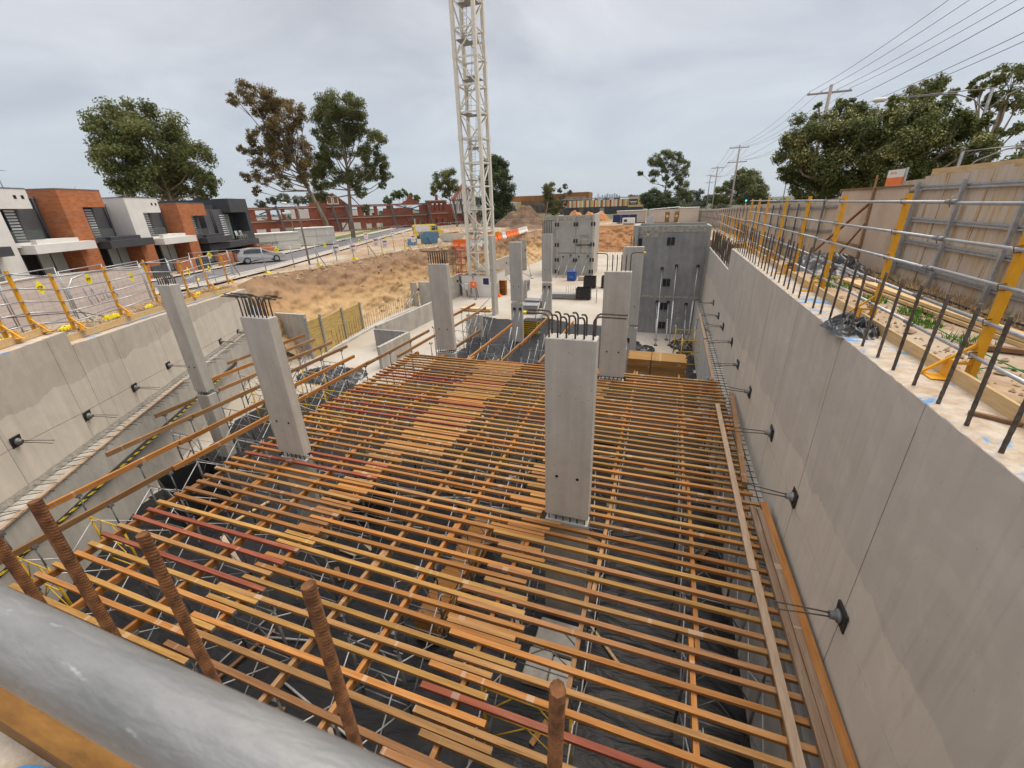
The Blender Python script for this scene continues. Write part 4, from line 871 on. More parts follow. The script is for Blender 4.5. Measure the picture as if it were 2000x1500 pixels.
# printed block hoarding behind
m,t,b=newmat('pale_blockwork'); L=t.links.new; b.inputs['Roughness'].default_value=.85
tc=t.nodes.new('ShaderNodeTexCoord'); sp=t.nodes.new('ShaderNodeSeparateXYZ'); L(tc.outputs['Object'],sp.inputs[0]); cxx=t.nodes.new('ShaderNodeCombineXYZ'); L(sp.outputs[1],cxx.inputs[0]); L(sp.outputs[2],cxx.inputs[1])
bk=t.nodes.new('ShaderNodeTexBrick'); bk.inputs['Scale'].default_value=1; bk.inputs['Brick Width'].default_value=1.2; bk.inputs['Row Height'].default_value=.2; bk.inputs['Mortar Size'].default_value=.006; bk.inputs['Color1'].default_value=(.50,.43,.40,1); bk.inputs['Color2'].default_value=(.56,.49,.455,1); bk.inputs['Mortar'].default_value=(.36,.31,.29,1); L(cxx.outputs[0],bk.inputs[0]); L(bk.outputs[0],b.inputs['Base Color']); M['blockw']=m
BW=thing('block_wall','pale pinkish blockwork wall with blue scrawl behind the left guard rails','wall',(0,0,0))
mb=MB(); lbox(mb,-7,4.5,-2.75,-2.55,-1.4,.33,-1.7,.28); lbox(mb,4.51,11.2,-2.75,-2.55,-1.7,.27,-2.2,-.12); mb.build('wall_body',M['blockw'],BW)
mb=MB(); lbox(mb,-7,4.5,-2.78,-2.52,.331,.37,.281,.32); lbox(mb,4.51,11.2,-2.78,-2.52,.271,.31,-.119,-.08); mb.build('coping',M['conc_lt'],BW)
# scrawl
def ltube(pts,n,r,mat,name,parent=None,label=None,cat=None):
    mb=MB()
    for P in pts: mb.tube([LW(a,n,z) for a,z in P],r,5)
    o=mb.build(name,M[mat],parent)
    if label: tag(o,label,cat)
    return o
M['ink']=pm('blue_ink',(.22,.23,.38),rough=.8)
ltube([[(6.3,-.45),(6.45,-1.2),(6.75,-.5),(6.9,-1.2)],[(7.1,-.9),(7.3,-.75),(7.35,-1.1),(7.1,-1.1)],[(7.7,-.65),(7.5,-.85),(7.6,-1.1),(7.85,-1.05)],[(8.0,-.75),(8.2,-.7),(8.1,-.95),(8.3,-1.1),(8.0,-1.15)]],-2.545,.014,'ink','scrawl',BW)
# temporary fence panels: frame + wire mesh + feet
def fence_proto(W=2.4,Hh=2.0,label='',stuffbars=True):
    r=thing('temporary_fence',label,'fence')
    mb=MB(); mb.tube([(0,0,.1),(0,0,Hh)],.019,7); mb.tube([(W,0,.1),(W,0,Hh)],.019,7); mb.tube([(0,0,Hh-.02),(W,0,Hh-.02)],.019,7); mb.tube([(0,0,.18),(W,0,.18)],.019,7); mb.build('frame',M['galv'],r)
    mb=MB()
    k=int(W/.4)
    for i in range(1,k): x=W*i/k; mb.tube([(x,0,.18),(x,0,Hh-.02)],.003,4,cap=False)
    for z in (.6,1.05,1.5): mb.tube([(0,0,z),(W,0,z)],.003,4,cap=False)
    mb.build('mesh',M['galv_dk'],r)
    return r
def foot_proto(label):
    r=thing('ballast_block',label,'ballast block'); mb=MB()
    P=[(-.36,-.12),(.36,-.12),(.36,.12),(-.36,.12)]
    vs=[(x,y,0) for x,y in P]+[(x*.8,y*.75,.14) for x,y in P]; mb.add(vs,[(0,3,2,1),(4,5,6,7),(0,1,5,4),(1,2,6,5),(2,3,7,6),(3,0,4,7)]); mb.build('block',M['sign_y'],r)
    mb=MB(); mb.box(-.1,.1,-.025,.025,.141,.146); mb.build('slot',M['hole'],r); return r
def diamond_proto(label,text=True):
    r=thing('warning_sign',label,'sign'); s=.21; mb=MB(); mb.prism([(0,-s*1.25),(s,0),(0,s*1.25),(-s,0)],0,.004); o=mb.build('plate',M['sign_y'],r); o.rotation_euler=(R(90),0,0)
    if text:
        mb=MB(); k=.0012
        def st(p,q,w=.022): mb.bar((p[0],-.008,p[1]),(q[0],-.008,q[1]),w,.003,up=(0,1,0))
        st((-.13,.05),(-.095,-.05)); st((-.095,-.05),(-.06,.05))            # V
        st((-.05,.045),(.03,.045)); st((-.01,.045),(-.01,-.055))            # T
        st((.05,.05),(.05,-.055)); st((.05,.045),(.115,.045)); st((.05,.0),(.1,.0))  # F
        for j in range(3): st((-.05+.03*j,-.1),(-.03+.03*j,-.1),.014)
        mb.build('lettering',M['blk'],r)
    return r
FPn=fence_proto(2.45,2.0,''); FTp=foot_proto(''); DSp=diamond_proto('')
fn=True; rotL=math.atan2(LD.y,LD.x)
gz=lambda tt: lerp([(-8,-1.1),(0,-1.15),(2,-1.4),(16,-2.2)],tt)
def put(proto,loc,rz,label,grp,flag):
    o=proto if flag[0] else dup(proto,(0,0,0)); flag[0]=False; o.location=loc; o.rotation_euler=(0,0,rz); o['label']=label; o['group']=grp; return o
fp_,ft_,ds_=[True],[True],[True]
for i in range(9):
    tt=-6.0+2.55*i; put(FPn,LW(tt,-1.75,gz(tt)),rotL,'galvanised mesh fence panel behind the left guard rails, %s along'%ordn[i].replace('nearest','first'),'temporary fence on the left bank',fp_)
for i,tt in enumerate([.2,2.6,5.1,7.8,10.2,12.8,15.4]):
    put(FTp,LW(tt,-1.2,gz(tt)-.02),rotL+(.3 if i%2 else -.1),'yellow plastic fence foot on the left bank, %s along'%ordn[i].replace('nearest','first'),'yellow fence feet on the left bank',ft_)
for i,(tt,z) in enumerate([(3.05,.05),(5.5,-.02),(8.25,-.3),(13.6,-.75),(16.3,-.95)]):
    put(DSp,LW(tt,-1.70,z),rotL,'yellow diamond warning plate with black letters on the left fence, %s along'%ordn[i].replace('nearest','first'),'diamond plates on the left fence',ds_)
# curved conduit on the block wall side
mb=MB(); P=[LW(a,-1.55,z) for a,z in [(4.6,-1.6),(4.0,-.9),(4.0,-.2),(4.4,.15),(5.2,.25),(6.5,.25),(8,.02),(9,.0)]]; mb.tube(P,.03,7); tag(mb.build('grey_conduit',M['galv']),'bent grey conduit hooked over the left fence','conduit')
mb=MB(); mb.tube([LW(a,-1.3,z) for a,z in [(-.5,-.2),(.8,-.55),(2.4,-.8),(3.8,-1.05),(5,-1.5)]],.014,5); tag(mb.build('black_cable',M['rubber']),'black cable sagging across the left fence','cable')
tufts('dry_grass','dry grass and soil litter along the left wall top',[LW(a,-.95,0)[:2]+(.45,) for a in [.5+.8*k for k in range(20)]],'straw',110,.14)
# road side temporary fence
path=[(-33.2,22.3),(-31.9,25.2),(-30.9,28.4),(-30.4,32),(-30.4,36),(-30.4,40),(-30.5,44),(-30.7,48),(-31.3,52),(-32.6,56),(-34,60),(-34.5,65),(-33,70),(-31,75)]
rp=[]; 
def along(P,step):
    out=[P[0]]; d=0
    for a,b_ in zip(P,P[1:]):
        L_=math.hypot(b_[0]-a[0],b_[1]-a[1]); p=0
        while d+L_-p>=step: p+=step-d; d=0; out.append((a[0]+(b_[0]-a[0])*p/L_,a[1]+(b_[1]-a[1])*p/L_))
        d+=L_-p
    return out
rp=along(path,2.5)
for i,(a,b_) in enumerate(zip(rp,rp[1:])):
    rz=math.atan2(b_[1]-a[1],b_[0]-a[0]); z=H(*a)
    put(FPn,(a[0],a[1],z),rz,'road fence panel by the dug slope, number %d from the houses end'%(i+1),'road fence beside the dug slope',fp_)
    if i%2==0: put(DSp,((a[0]+b_[0])/2+.04,(a[1]+b_[1])/2-.02,z+1.72),rz,'yellow diamond on the road fence, number %d from the houses end'%(i//2+1),'diamond plates on the road fence',ds_)
    if i%2==0 and i<14: put(FTp,(a[0]+.1,a[1],z),rz+1.3,'yellow foot under the road fence, number %d from the houses end'%(i//2+1),'yellow feet of the road fence',ft_)
    if i%3==1:
        mb=MB(); mb.bar((a[0]+1.3,a[1]-.4,z-.1),(a[0]+.1,a[1],z+1.1),.05,.05); tag(mb.build('fence_strut',M['blk']),'black raking strut of the road fence, number %d from the houses end'%(i//3+1),'strut','raking struts of the road fence')
# timber sleeper wall with steel posts, starter bars in front
SW=thing('sleeper_wall','yellow timber sleeper wall between grey steel posts at the foot of the earth slope','wall',(-23.6,25.5,-7.48))
posts=[(-22.9,21.6,-4.45),(-23.05,23.1,-4.58),(-23.9,26.3,-4.82),(-24.55,29.3,-5.1)]
M['sleeper']=pm('yellow_sleepers',(.40,.27,.085),(.52,.38,.15),scale=2,rough=.8,stretch=(1,1,6),c3=(.30,.2,.07),s3=1.2)
mb=MB()
for a,c in zip(posts,posts[1:]):
    hh=min(a[2],c[2])-.05; z=-7.48
    while z<hh-.05:
        mb.bar((a[0],a[1],z+.1),(c[0],c[1],z+.1),.08,.188); z+=.2
mb.build('sleepers',M['sleeper'],SW,loc=(23.6,-25.5,7.48))
for (x,y,z) in posts:
    mb=MB(); mb.box(x+.02,x+.14,y-.07,y+.07,-7.48,z+.08); mb.build('steel_post',M['galv'],SW,loc=(23.6,-25.5,7.48))
FT=thing('strip_footing','low concrete strip footing with a long row of upright bars below the earth slope','footing',(-24.3,30,-7.48))
kl=[(-22.5,20.0),(-23.3,23.9),(-23.7,26.7),(-24.1,29.2),(-24.6,33.8),(-24.5,38)]
for a,c in zip(kl,kl[1:]):
    mb=MB(); mb.bar((a[0],a[1],-7.4),(c[0],c[1],-7.4),.55,.16); mb.build('kerb',M['conc_lt'],FT,loc=(24.3,-30,7.48))
ab=along(kl,.36); pb=None
bmx=MB().tube([(0,0,0),(0,0,1.35)],.013,6)
for i,(x,y) in enumerate(ab):
    if pb is None: pb=bmx.build('starter_bar',M['bar'],FT); o=pb
    else: o=copy_mesh(pb,FT)
    o.location=(x+24.3,y-30,.14); o.rotation_euler=(rnd.uniform(-.05,.05),rnd.uniform(-.05,.05),0)
mb=MB()
for i in range(0,len(ab),1):
    if rnd.random()<.4: mb.tube([(ab[i][0]+24.3,ab[i][1]-30,1.48),(ab[i][0]+24.3,ab[i][1]-30,1.54)],.03,7)
mb.build('bar_caps',M['cap'],FT)
# clods and gravel on the banks (nobody could count them)
def clods(label,pts,mat,smin,smax,name='soil_clods'):
    mb=MB()
    for (x,y) in pts:
        s=rnd.uniform(smin,smax)*(1 if rnd.random()<.85 else 1.9); z=H(x,y)-.02; vs=[]
        for q in ((1,0,0),(-1,0,0),(0,1,0),(0,-1,0),(0,0,1),(0,0,-1)): k=s*rnd.uniform(.6,1.2); vs.append((x+q[0]*k,y+q[1]*k,z+q[2]*k*.7+s*.2))
        mb.add(vs,[(0,2,4),(2,1,4),(1,3,4),(3,0,4),(2,0,5),(1,2,5),(3,1,5),(0,3,5)])
    o=mb.build(name,M[mat]); o['kind']='stuff'; o['label']=label
M['clod']=pm('clods',(.30,.20,.12),(.46,.35,.25),scale=1.5,rough=.95)
clods('clods and gravel on the dirt of the right bank',[(rnd.uniform(3.62,6.1),2.5+27*rnd.random()**1.6) for k in range(2600)],'clod',.012,.045)
clods('clods along the soil strip behind the left wall',[LW(rnd.uniform(-3,16),rnd.uniform(-2.3,-.6),0)[:2] for k in range(1100)],'clod',.02,.06)
clods('clods and rubble on the dirt yard and slope edge',[(rnd.uniform(-30.5,-25),rnd.uniform(24,95)) for k in range(900)]+[(rnd.uniform(-33,-24),rnd.uniform(50,95)) for k in range(900)],'clod',.04,.16)
bl_=[]
for k in range(900):
    i=rnd.randrange(len(pts)-40); a,b_=pts[i]; v=rnd.random()**.6; bl_.append((a[0]+(b_[0]-a[0])*v,a[1]+(b_[1]-a[1])*v,v,a))
mb=MB()
for (x,y,v,a) in bl_:
    z0=H(*a); z=z0+(-7.5-z0)*v**.92+.05; s=rnd.uniform(.05,.2); vs=[]
    for q in ((1,0,0),(-1,0,0),(0,1,0),(0,-1,0),(0,0,1),(0,0,-1)): k=s*rnd.uniform(.6,1.2); vs.append((x+q[0]*k,y+q[1]*k,z+q[2]*k*.8))
    mb.add(vs,[(0,2,4),(2,1,4),(1,3,4),(3,0,4),(2,0,5),(1,2,5),(3,1,5),(0,3,5)])
o=mb.build('loose_clods',M['cut']); o['kind']='stuff'; o['label']='loose clods lying on the cut earth slope'
# scraps of timber on the pit floor
for i in range(34):
    x,y=rnd.uniform(-14,2.2),rnd.uniform(2.5,21); a=rnd.uniform(0,3.1); l=rnd.uniform(.2,.9)
    mb=MB(); mb.bar((-l*math.cos(a),-l*math.sin(a),0),(l*math.cos(a),l*math.sin(a),.01),rnd.uniform(.06,.14),.05); o=mb.build('timber_offcut',M[rnd.choice(['pine','w_btan','ply'])],loc=(x,y,-7.37)); tag(o,'timber offcut dropped on the black plastic under the deck','offcut','offcuts on the pit floor')
bgb=thing('blue_bag','blue bag with a yellow band hanging beside the right ledge beyond the deck','bag',(2.28,18.4,-5.75)); mb=MB(); mb.tube([(0,0,0),(0,0,.1),(0,.02,.5),(.0,.03,.62)],[.10,.15,.14,.1],10); mb.build('bag_body',M['blue'],bgb); mb=MB(); mb.tube([(0,.02,.62),(0,.03,.72),(0,.03,.9)],[.12,.13,.03],10); mb.build('bag_top',M['skyblue'],bgb); mb=MB(); mb.tube([(0,.02,.56),(0,.02,.62)],.135,10); mb.build('yellow_band',M['cap'],bgb)
for i in range(16):
    x,y=rnd.uniform(-13,1.8),rnd.uniform(2.4,20); a=rnd.choice([0,1.57])+rnd.uniform(-.25,.25); l=rnd.uniform(.8,1.7)
    mb=MB(); mb.tube([(-l*math.cos(a),-l*math.sin(a),0),(l*math.cos(a),l*math.sin(a),.01)],.024,7); tag(mb.build('scaffold_tube',M['wtube'],loc=(x,y,-7.36)),'loose scaffold tube lying on the black plastic under the deck','tube','loose tubes on the pit floor')
# ================================================================ TOWER CRANE
TCx,TCy,TZ=-21.65,46.15,-5.0; WD=2.25
TC=thing('tower_crane','cream lattice mast of a tower crane rising out of frame','crane',(TCx,TCy,TZ))
HT=34; ph=2.32
for (x,y) in ((0,0),(WD,0),(WD,WD),(0,WD)):
    mb=MB(); mb.box(x-.17,x+.17,y-.17,y+.17,-2.4,HT)
    for k in range(1,5): mb.box(x-.2,x+.2,y-.2,y+.2,k*7-.25,k*7+.25)
    mb.build('mast_chord',M['cream_steel'],TC)
faces=[((0,0),(WD,0)),((WD,0),(WD,WD)),((WD,WD),(0,WD)),((0,WD),(0,0))]
for fi,(a,c) in enumerate(faces):
    mb=MB()
    for k in range(15):
        z=k*ph
        A=lambda z_:(a[0],a[1],z_); B=lambda z_:(c[0],c[1],z_)
        mb.bar(A(z),B(z),.13,.13)
        mb.bar(A(z),B(z+ph),.11,.11) if (k+fi)%2 else mb.bar(B(z),A(z+ph),.11,.11)
    mb.build('face_lattice',M['cream_steel'],TC)
for k in range(1,11):
    z=k*3.1+.6; mb=MB(); s=.15; side=(k%2)
    x0,x1=(.15,WD*.55) if side else (WD*.45,WD-.15)
    mb.box(.15,WD-.15,WD*.45,WD-.15,z,z+.05); mb.box(x0,x1,.15,WD*.449,z,z+.05)
    mb.build('rest_platform',M['grey_steel'],TC)
    for zz in (.55,1.05):
        q=MB(); q.tube([(.2,WD-.2,z+zz),(WD-.2,WD-.2,z+zz)],.018,5); q.tube([(.2,.2,z+zz),(.2,WD-.2,z+zz)],.018,5); q.build('platform_rail',M['grey_steel'],TC)
    mb=MB(); lx=WD*.62 if side else WD*.3
    for xx in (lx,lx+.4): mb.tube([(xx,WD*.3,z-3.1),(xx,WD*.62,z+1)],.02,5)
    for j in range(14): q=j/14; mb.tube([(lx,WD*(.3+.32*q),z-3.1+4.1*q),(lx+.4,WD*(.3+.32*q),z-3.1+4.1*q)],.012,4)
    mb.build('ladder',M['grey_steel'],TC)
HB=thing('crane_hoarding','white panel hoarding with a door boxing in the crane foot','hoarding',(-20,46,-7.48))
def hb(x0,x1,y0,y1,z0,z1,nm,mt):
    mb=MB(); mb.box(x0,x1,y0,y1,z0,z1); return mb.build(nm,M[mt],HB,loc=(20,-46,7.48))
for a,c in [(-22.2,-21.0),(-20.98,-20.72),(-19.78,-18.3)]: hb(a,c,44.8,44.84,-7.48,-5.1,'front_panel','white')
hb(-20.70,-19.80,44.81,44.84,-7.46,-5.4,'door','white'); hb(-20.71,-19.79,44.8,44.84,-5.38,-5.1,'door_head','white')
hb(-18.30,-18.26,44.85,48.9,-7.48,-4.9,'side_panel','white'); hb(-22.2,-22.16,44.85,48.9,-7.48,-5.1,'side_panel','conc_dk')
hb(-22.25,-18.25,44.76,44.799,-5.1,-5.02,'top_timber','pine'); hb(-18.25,-18.2,44.8,49,-4.9,-4.82,'top_timber','pine'); hb(-22.2,-18.31,48.9,48.95,-7.48,-4.9,'back_panel','pine')
o=hb(-19.45,-18.75,44.775,44.797,-6.05,-5.35,'safety_sign','navy')
mb=MB()
for z,a,c in [(-5.48,-19.35,-18.85),(-5.62,-19.3,-18.9),(-5.74,-19.35,-18.95),(-5.86,-19.32,-18.87),(-5.96,-19.3,-19.0)]: mb.box(a,c,44.770,44.774,z-.03,z)
mb.build('sign_lettering',M['white'],o,loc=(20,-46,7.48)); 
eb=thing('switchboard','orange temporary switchboard on a black frame stand against the white hoarding','switchboard',(-20.4,44.1,-7.48))
mb=MB(); mb.cbox(-.32,.32,-.2,.2,1.15,1.9,.03); mb.build('cabinet',M['orange'],eb)
for sx in (-.28,.28):
    mb=MB(); mb.tube([(sx*1.6,-.25,0),(sx,-.1,1.15)],.03,6); mb.tube([(sx*1.6,.25,0),(sx,.1,1.15)],.03,6); mb.tube([(sx*1.4,-.2,.4),(sx*1.4,.2,.4)],.02,5); mb.build('stand_leg',M['blk'],eb)
mb=MB(); mb.box(.05,.2,-.207,-.201,1.45,1.7); mb.build('sticker',M['white'],eb)
mb=MB(); mb.tube([(0,0,1.9),(.03,0,2.3),(-.1,0,2.5),(-.05,.3,2.3)],.03,6); mb.build('lead',M['blk'],eb)
e2=thing('meter_box','small white meter box on a red post beside the orange switchboard','meter box',(-21.45,44.45,-7.48))
mb=MB(); mb.cbox(-.2,.2,-.12,.12,.85,1.55,.02); mb.build('case',M['white'],e2); mb=MB(); mb.box(-.05,.05,-.05,.05,0,.85); mb.build('post',M['red'],e2)
ck=thing('shelf_crate','brown timber shelf box standing at the corner of the white crane hoarding','crate',(-17.6,46.6,-7.48))
mb=MB(); mb.box(-.4,.4,-.02,.02,0,1.7); mb.build('back_board',M['w_or'],ck)
for sx in (-.4,.38): mb=MB(); mb.box(sx,sx+.03,-.5,-.021,0,1.7); mb.build('side_board',M['w_or'],ck)
for z in (0.02,.8,1.66): mb=MB(); mb.box(-.369,.379,-.5,-.021,z,z+.03); mb.build('shelf',M['w_or'],ck)
mb=MB(); mb.add(*(lambda s:([(x*.35+rnd.uniform(-.05,.05),y*.3,z*.3+.15) for x,y,z in s],[(0,3,2,1),(4,5,6,7),(0,1,5,4),(1,2,6,5),(2,3,7,6),(3,0,4,7)]))([(-1,-1,-.5),(1,-1,-.5),(1,1,-.5),(-1,1,-.5),(-.8,-.7,.6),(.5,-.8,.8),(.7,.6,.4),(-.6,.7,.7)])); tag(mb.build('orange_bag',M['orange'],loc=(-17.8,45.2,-7.48)),'small orange bag on the floor by the brown shelf box','bag')
# ================================================================ CORE WALLS
LC=thing('lift_core','pale concrete lift core of joined precast panels with black bracket pairs','lift core',(-12,62,-7.48))
def lc(x0,x1,y0,y1,z0,z1,nm,mt): mb=MB(); mb.box(x0,x1,y0,y1,z0,z1); return mb.build(nm,M[mt],LC,loc=(12,-62,7.48))
M['core']=pm('core_concrete',(.30,.30,.275),(.375,.37,.34),scale=.8,rough=.85,bump=.08,c3=(.26,.255,.23),s3=.5)
lc(-14.75,-12.23,62.1,62.35,-7.48,.64,'front_panel','core')
# right half around a framed opening
lc(-12.20,-11.55,62.1,62.35,-7.48,.64,'front_panel','core'); lc(-10.35,-9.88,62.1,62.35,-7.48,.64,'front_panel','core'); lc(-11.549,-10.351,62.1,62.35,-1.95,.64,'front_panel','core'); lc(-11.549,-10.351,62.1,62.35,-7.48,-4.4,'front_panel','core')
lc(-11.5,-10.4,62.06,62.09,-2.6,-2.45,'sill','conc_lt'); lc(-11.54,-10.36,62.3,62.34,-4.4,-2.0,'back_sheet','conc_lt')
lc(-12.15,-9.95,61.99,62.06,-3.35,-3.2,'walers','blk')
lc(-17.3,-15.15,63.2,63.45,-7.48,.66,'side_panel','core'); lc(-15.12,-14.78,62.35,65.5,-7.48,.70,'return_panel','conc_lt'); lc(-9.87,-9.55,61.95,66.2,-7.48,.78,'return_panel','conc_lt')
lc(-17.3,-9.9,66.0,66.2,-7.48,.6,'back_panel','core')
M['crust']=pm('rough_crust',(.24,.225,.19),(.42,.40,.34),scale=5,rough=.95,bump=.6,bscale=12,c3=(.17,.155,.13),s3=3)
lc(-14.74,-12.24,62.07,62.099,.02,.60,'rough_band','crust'); lc(-12.19,-9.89,62.07,62.099,.02,.58,'rough_band','crust'); lc(-17.29,-15.16,63.17,63.199,.02,.6,'rough_band','crust')
lc(-14.74,-12.24,62.08,62.099,-4.42,-4.36,'joint_line','hole'); lc(-12.19,-9.89,62.08,62.099,-4.42,-4.4,'joint_line','hole')
for (x,z) in [(-14.95,-.5),(-12.22,-.5),(-9.8,-.5),(-12.22,-2.72),(-14.95,-3.25),(-9.8,-3.2),(-14.95,-5.35),(-12.22,-5.38),(-9.8,-5.3),(-14.95,-7.0),(-9.85,-6.95)]:
    for s in (-1,1): lc(x+s*.19-.12,x+s*.19+.12,61.9 if x>-14 or s>0 else 62.0,61.94 if x>-14 or s>0 else 62.04,z-.25,z+.25,'bracket','blk')
def brace(label,p,q,grp,mat='wtube',r=.045):
    t_=thing('push_pull_prop',label,'prop',p,group=grp); q=Vector(q)-Vector(p)
    mb=MB(); mb.tube([(0,0,0),q*.55],r,8); mb.build('outer_tube',M[mat],t_); mb=MB(); mb.tube([q*.5,q],r*.72,8); mb.build('inner_tube',M['galv'],t_); mb=MB(); mb.box(-.12,.12,-.1,.1,0,.03); mb.box(q.x-.1,q.x+.1,q.y-.04,q.y,q.z-.12,q.z+.12); mb.build('end_plates',M['blk'],t_)
for i,(x,z) in enumerate([(-14.0,-4.9),(-12.9,-4.7),(-11.7,-4.9),(-10.4,-4.8)]):
    brace('pale raking prop against the lift core, %s from left'%ordn[i].replace('nearest','first'),(x-.5,59.6,-7.48),(x,62.08,z),'props of the lift core')
DC=thing('core_wall','tall dark grey core wall blocking the right end of the pit','core wall',(0,34,-7.48))
def dc(x0,x1,y0,y1,z0,z1,nm,mt): mb=MB(); mb.box(x0,x1,y0,y1,z0,z1); return mb.build(nm,M[mt],DC,loc=(0,-34,7.48))
dc(-1.98,.33,33.85,34.1,-4.58,.5,'front_panel','conc_dk'); dc(.345,2.75,33.85,34.1,-4.58,.5,'front_panel','conc_dk')
dc(-1.98,.33,33.85,34.1,-7.48,-4.6,'front_panel','conc_dk'); dc(.345,2.75,33.85,34.1,-7.48,-4.6,'front_panel','conc_dk')
dc(-2.35,-2.0,33.7,37.2,-7.48,.56,'return_panel','core'); dc(2.76,2.92,33.9,37.2,-7.48,.45,'return_panel','core'); dc(-2.0,2.75,36.95,37.2,-7.48,.56,'back_panel','core')
dc(-1.97,2.74,33.83,33.849,.08,.49,'rough_band','crust'); dc(-1.9,-.3,33.835,33.849,-.25,.07,'rough_band','crust'); dc(-1.97,2.74,33.835,33.849,-4.66,-4.50,'rough_band','crust')
for (x,z) in [(.32,-.55),(.32,-3.5),(.32,-5.3),(.32,-6.8),(-1.95,-.6)]:
    for s in (-1,1): o=dc(x+s*.14-.12,x+s*.14+.12,33.79,33.829,z-.27,z+.27,'bracket','blk'); mb=MB(); mb.box(x+s*.1-.03,x+s*.1+.03,33.78,33.789,z-.03,z+.03); mb.build('bolt',M['white'],o)if False else None
for k in range(9): dc(-1.6+.5*k,-1.56+.5*k,33.84,33.849,-5.75,-5.70,'tie_hole','hole')
for i,(a,c) in enumerate([((.02,30.6,-7.45),(-.09,33.83,-2.5)),((.95,30.8,-7.45),(.9,33.83,-2.3)),((2.2,31.6,-7.45),(2.36,33.83,-2.3)),((.0,31.9,-7.45),(-.2,33.83,-5.0)),((.75,32.1,-7.45),(.62,33.83,-5.0)),((2.0,32.4,-7.45),(1.9,33.83,-5.1))]):
    brace('pale raking prop against the dark core wall, %s %s'%('long, top end near mid wall' if i<3 else 'short, top end low',['left','middle','right'][i%3]),a,c,'props of the dark core wall')
for i,(a,c) in enumerate([((-10.3,27.6,-7.45),(-10.2,29.03,-4.9)),((-9.7,27.3,-7.45),(-9.75,29.03,-4.9)),((-10.6,35.6,-7.45),(-10.2,37.58,-4.8)),((-9.95,35.4,-7.45),(-9.75,37.58,-4.8)),((-1.6,21.8,-7.45),(-1.55,24.08,-5.2)),((-19.8,43.2,-7.45),(-22.3,44.0,-5.6)),((-16.9,35.8,-7.45),(-15.2,37.2,-5.6))]):
    brace('raking prop steadying '+['the left side of the far mid column base','the right side of the far mid column base','the left side of the column before the lift core','the right side of the column before the lift core','the rearmost right column base','the grey wall left of the crane','the narrow edge-on column'][i],a,c,'props of columns and walls','wtube' if i<5 else 'grey_steel')
# low walls round the crane and far left
wallthing('pale grey wall panel line beside the crane hoarding, running away',-22.75,-22.5,38.4,45.9,-7.48,-4.95)
wallthing('grey wall panel beyond the crane along the earth slope',-22.4,-22.15,49.2,64.6,-7.48,-4.7)
wallthing('short upright wall panel between two far columns',-21.9,-20.9,66.0,66.25,-7.48,-2.7)
wallthing('white wall panel with two leaning props below the earth slope',-24.6,-23.1,39.2,39.45,-7.48,-4.95,'conc_lt')
wallthing('darker narrow wall panel beside the white one below the slope',-25.3,-24.65,38.7,38.95,-7.48,-4.95,'conc')
for i,x in enumerate((-25.0,-24.7)): brace('pale prop leaning on the wall panel below the earth slope, %s'%('left one' if i==0 else 'right one'),(x-.3,37.0,-7.45),(x+.25,38.9,-5.7),'props below the slope')
wallthing('pale short pier with a ladder frame standing on it beyond the mid columns',-14.7,-13.75,43.3,43.55,-7.48,-5.2,'conc')
for i,(a,c) in enumerate([((-20.0,50.5,-7.45),(-22.1,51.5,-5.6)),((-19.5,54.5,-7.45),(-22.1,55.5,-5.5)),((-18.5,60.5,-7.45),(-21,65.9,-4.4)),((-17.5,58,-7.45),(-22.1,60,-5.6))]):
    brace('dark prop against the far grey wall beyond the crane, %s'%['nearest the crane','second','reaching the upright panel','fourth'][i],a,c,'far wall props','grey_steel')
ld=thing('ladder','grey ladder frame leaning by the short pale pier','ladder',(-14.5,42.9,-7.48)); mb=MB()
for x in (0,.5): mb.tube([(x,0,0),(x,.25,2.3)],.025,6)
mb.build('ladder_rails',M['galv'],ld); mb=MB()
for k in range(9): mb.tube([(0,.03+.025*k,.2+.24*k),(.5,.03+.025*k,.2+.24*k)],.014,5)
mb.build('ladder_rungs',M['galv'],ld)
# ================================================================ THINGS ON THE SLAB
bin_('open black bin on the slab behind the near right column, front one on timber',-7.95,45.6,1.55,1.2,1.2,R(4),wood=True)
bin_('open black bin on the slab, the taller one farther back',-8.4,52.4,1.45,1.3,1.35,R(3))
bin_('open black bin beside the farther one, half hidden by a column',-6.3,52.8,1.45,1.3,1.35,R(3))
bb=thing('site_box','blue lidded site box with pale marking in front of the lift core','box',(-11.6,57.3,-7.48)); mb=MB(); mb.cbox(-.65,.5,-.5,.5,.08,1.15,.04); mb.build('box_body',M['blue'],bb); mb=MB(); mb.cbox(-.68,.53,-.53,.53,1.155,1.25,.02); mb.build('lid',M['blue'],bb); mb=MB(); mb.box(-.6,-.5,-.45,.45,0,.079); mb.box(.35,.45,-.45,.45,0,.079); mb.build('skid',M['brown_w'],bb)
mb=MB(); 
for k in range(3): mb.box(-.3+.18*k,-.19+.18*k,-.512,-.502,.45,.62)
mb.build('lettering',M['skyblue'],bb)
ob=thing('timber_crate','small tan crate beside the blue site box','crate',(-10.45,57.6,-7.48)); mb=MB(); mb.box(-.35,.35,-.3,.3,.06,.5); mb.build('crate_body',M['ply'],ob); mb=MB(); mb.box(-.35,-.28,-.3,.3,0,.059); mb.box(.28,.35,-.3,.3,0,.059); mb.build('runner',M['brown_w'],ob)
def pallet_stack(label,x,y,w,d,n,mat,rot=0):
    r=thing('panel_stack',label,'stack',(x,y,-7.48),rot)
    for k in range(n):
        mb=MB(); dx_=rnd.uniform(-.08,.08); mb.box(-w/2+dx_,w/2+dx_,-d/2,d/2,.1+k*.13,.1+k*.13+.1); mb.build('panel',M[mat],r)
    mb=MB(); 
    for s in (-.35,.35): mb.box(w*s-.05,w*s+.05,-d/2,d/2,0,.098)
    mb.build('bearer_block',M['brown_w'],r)
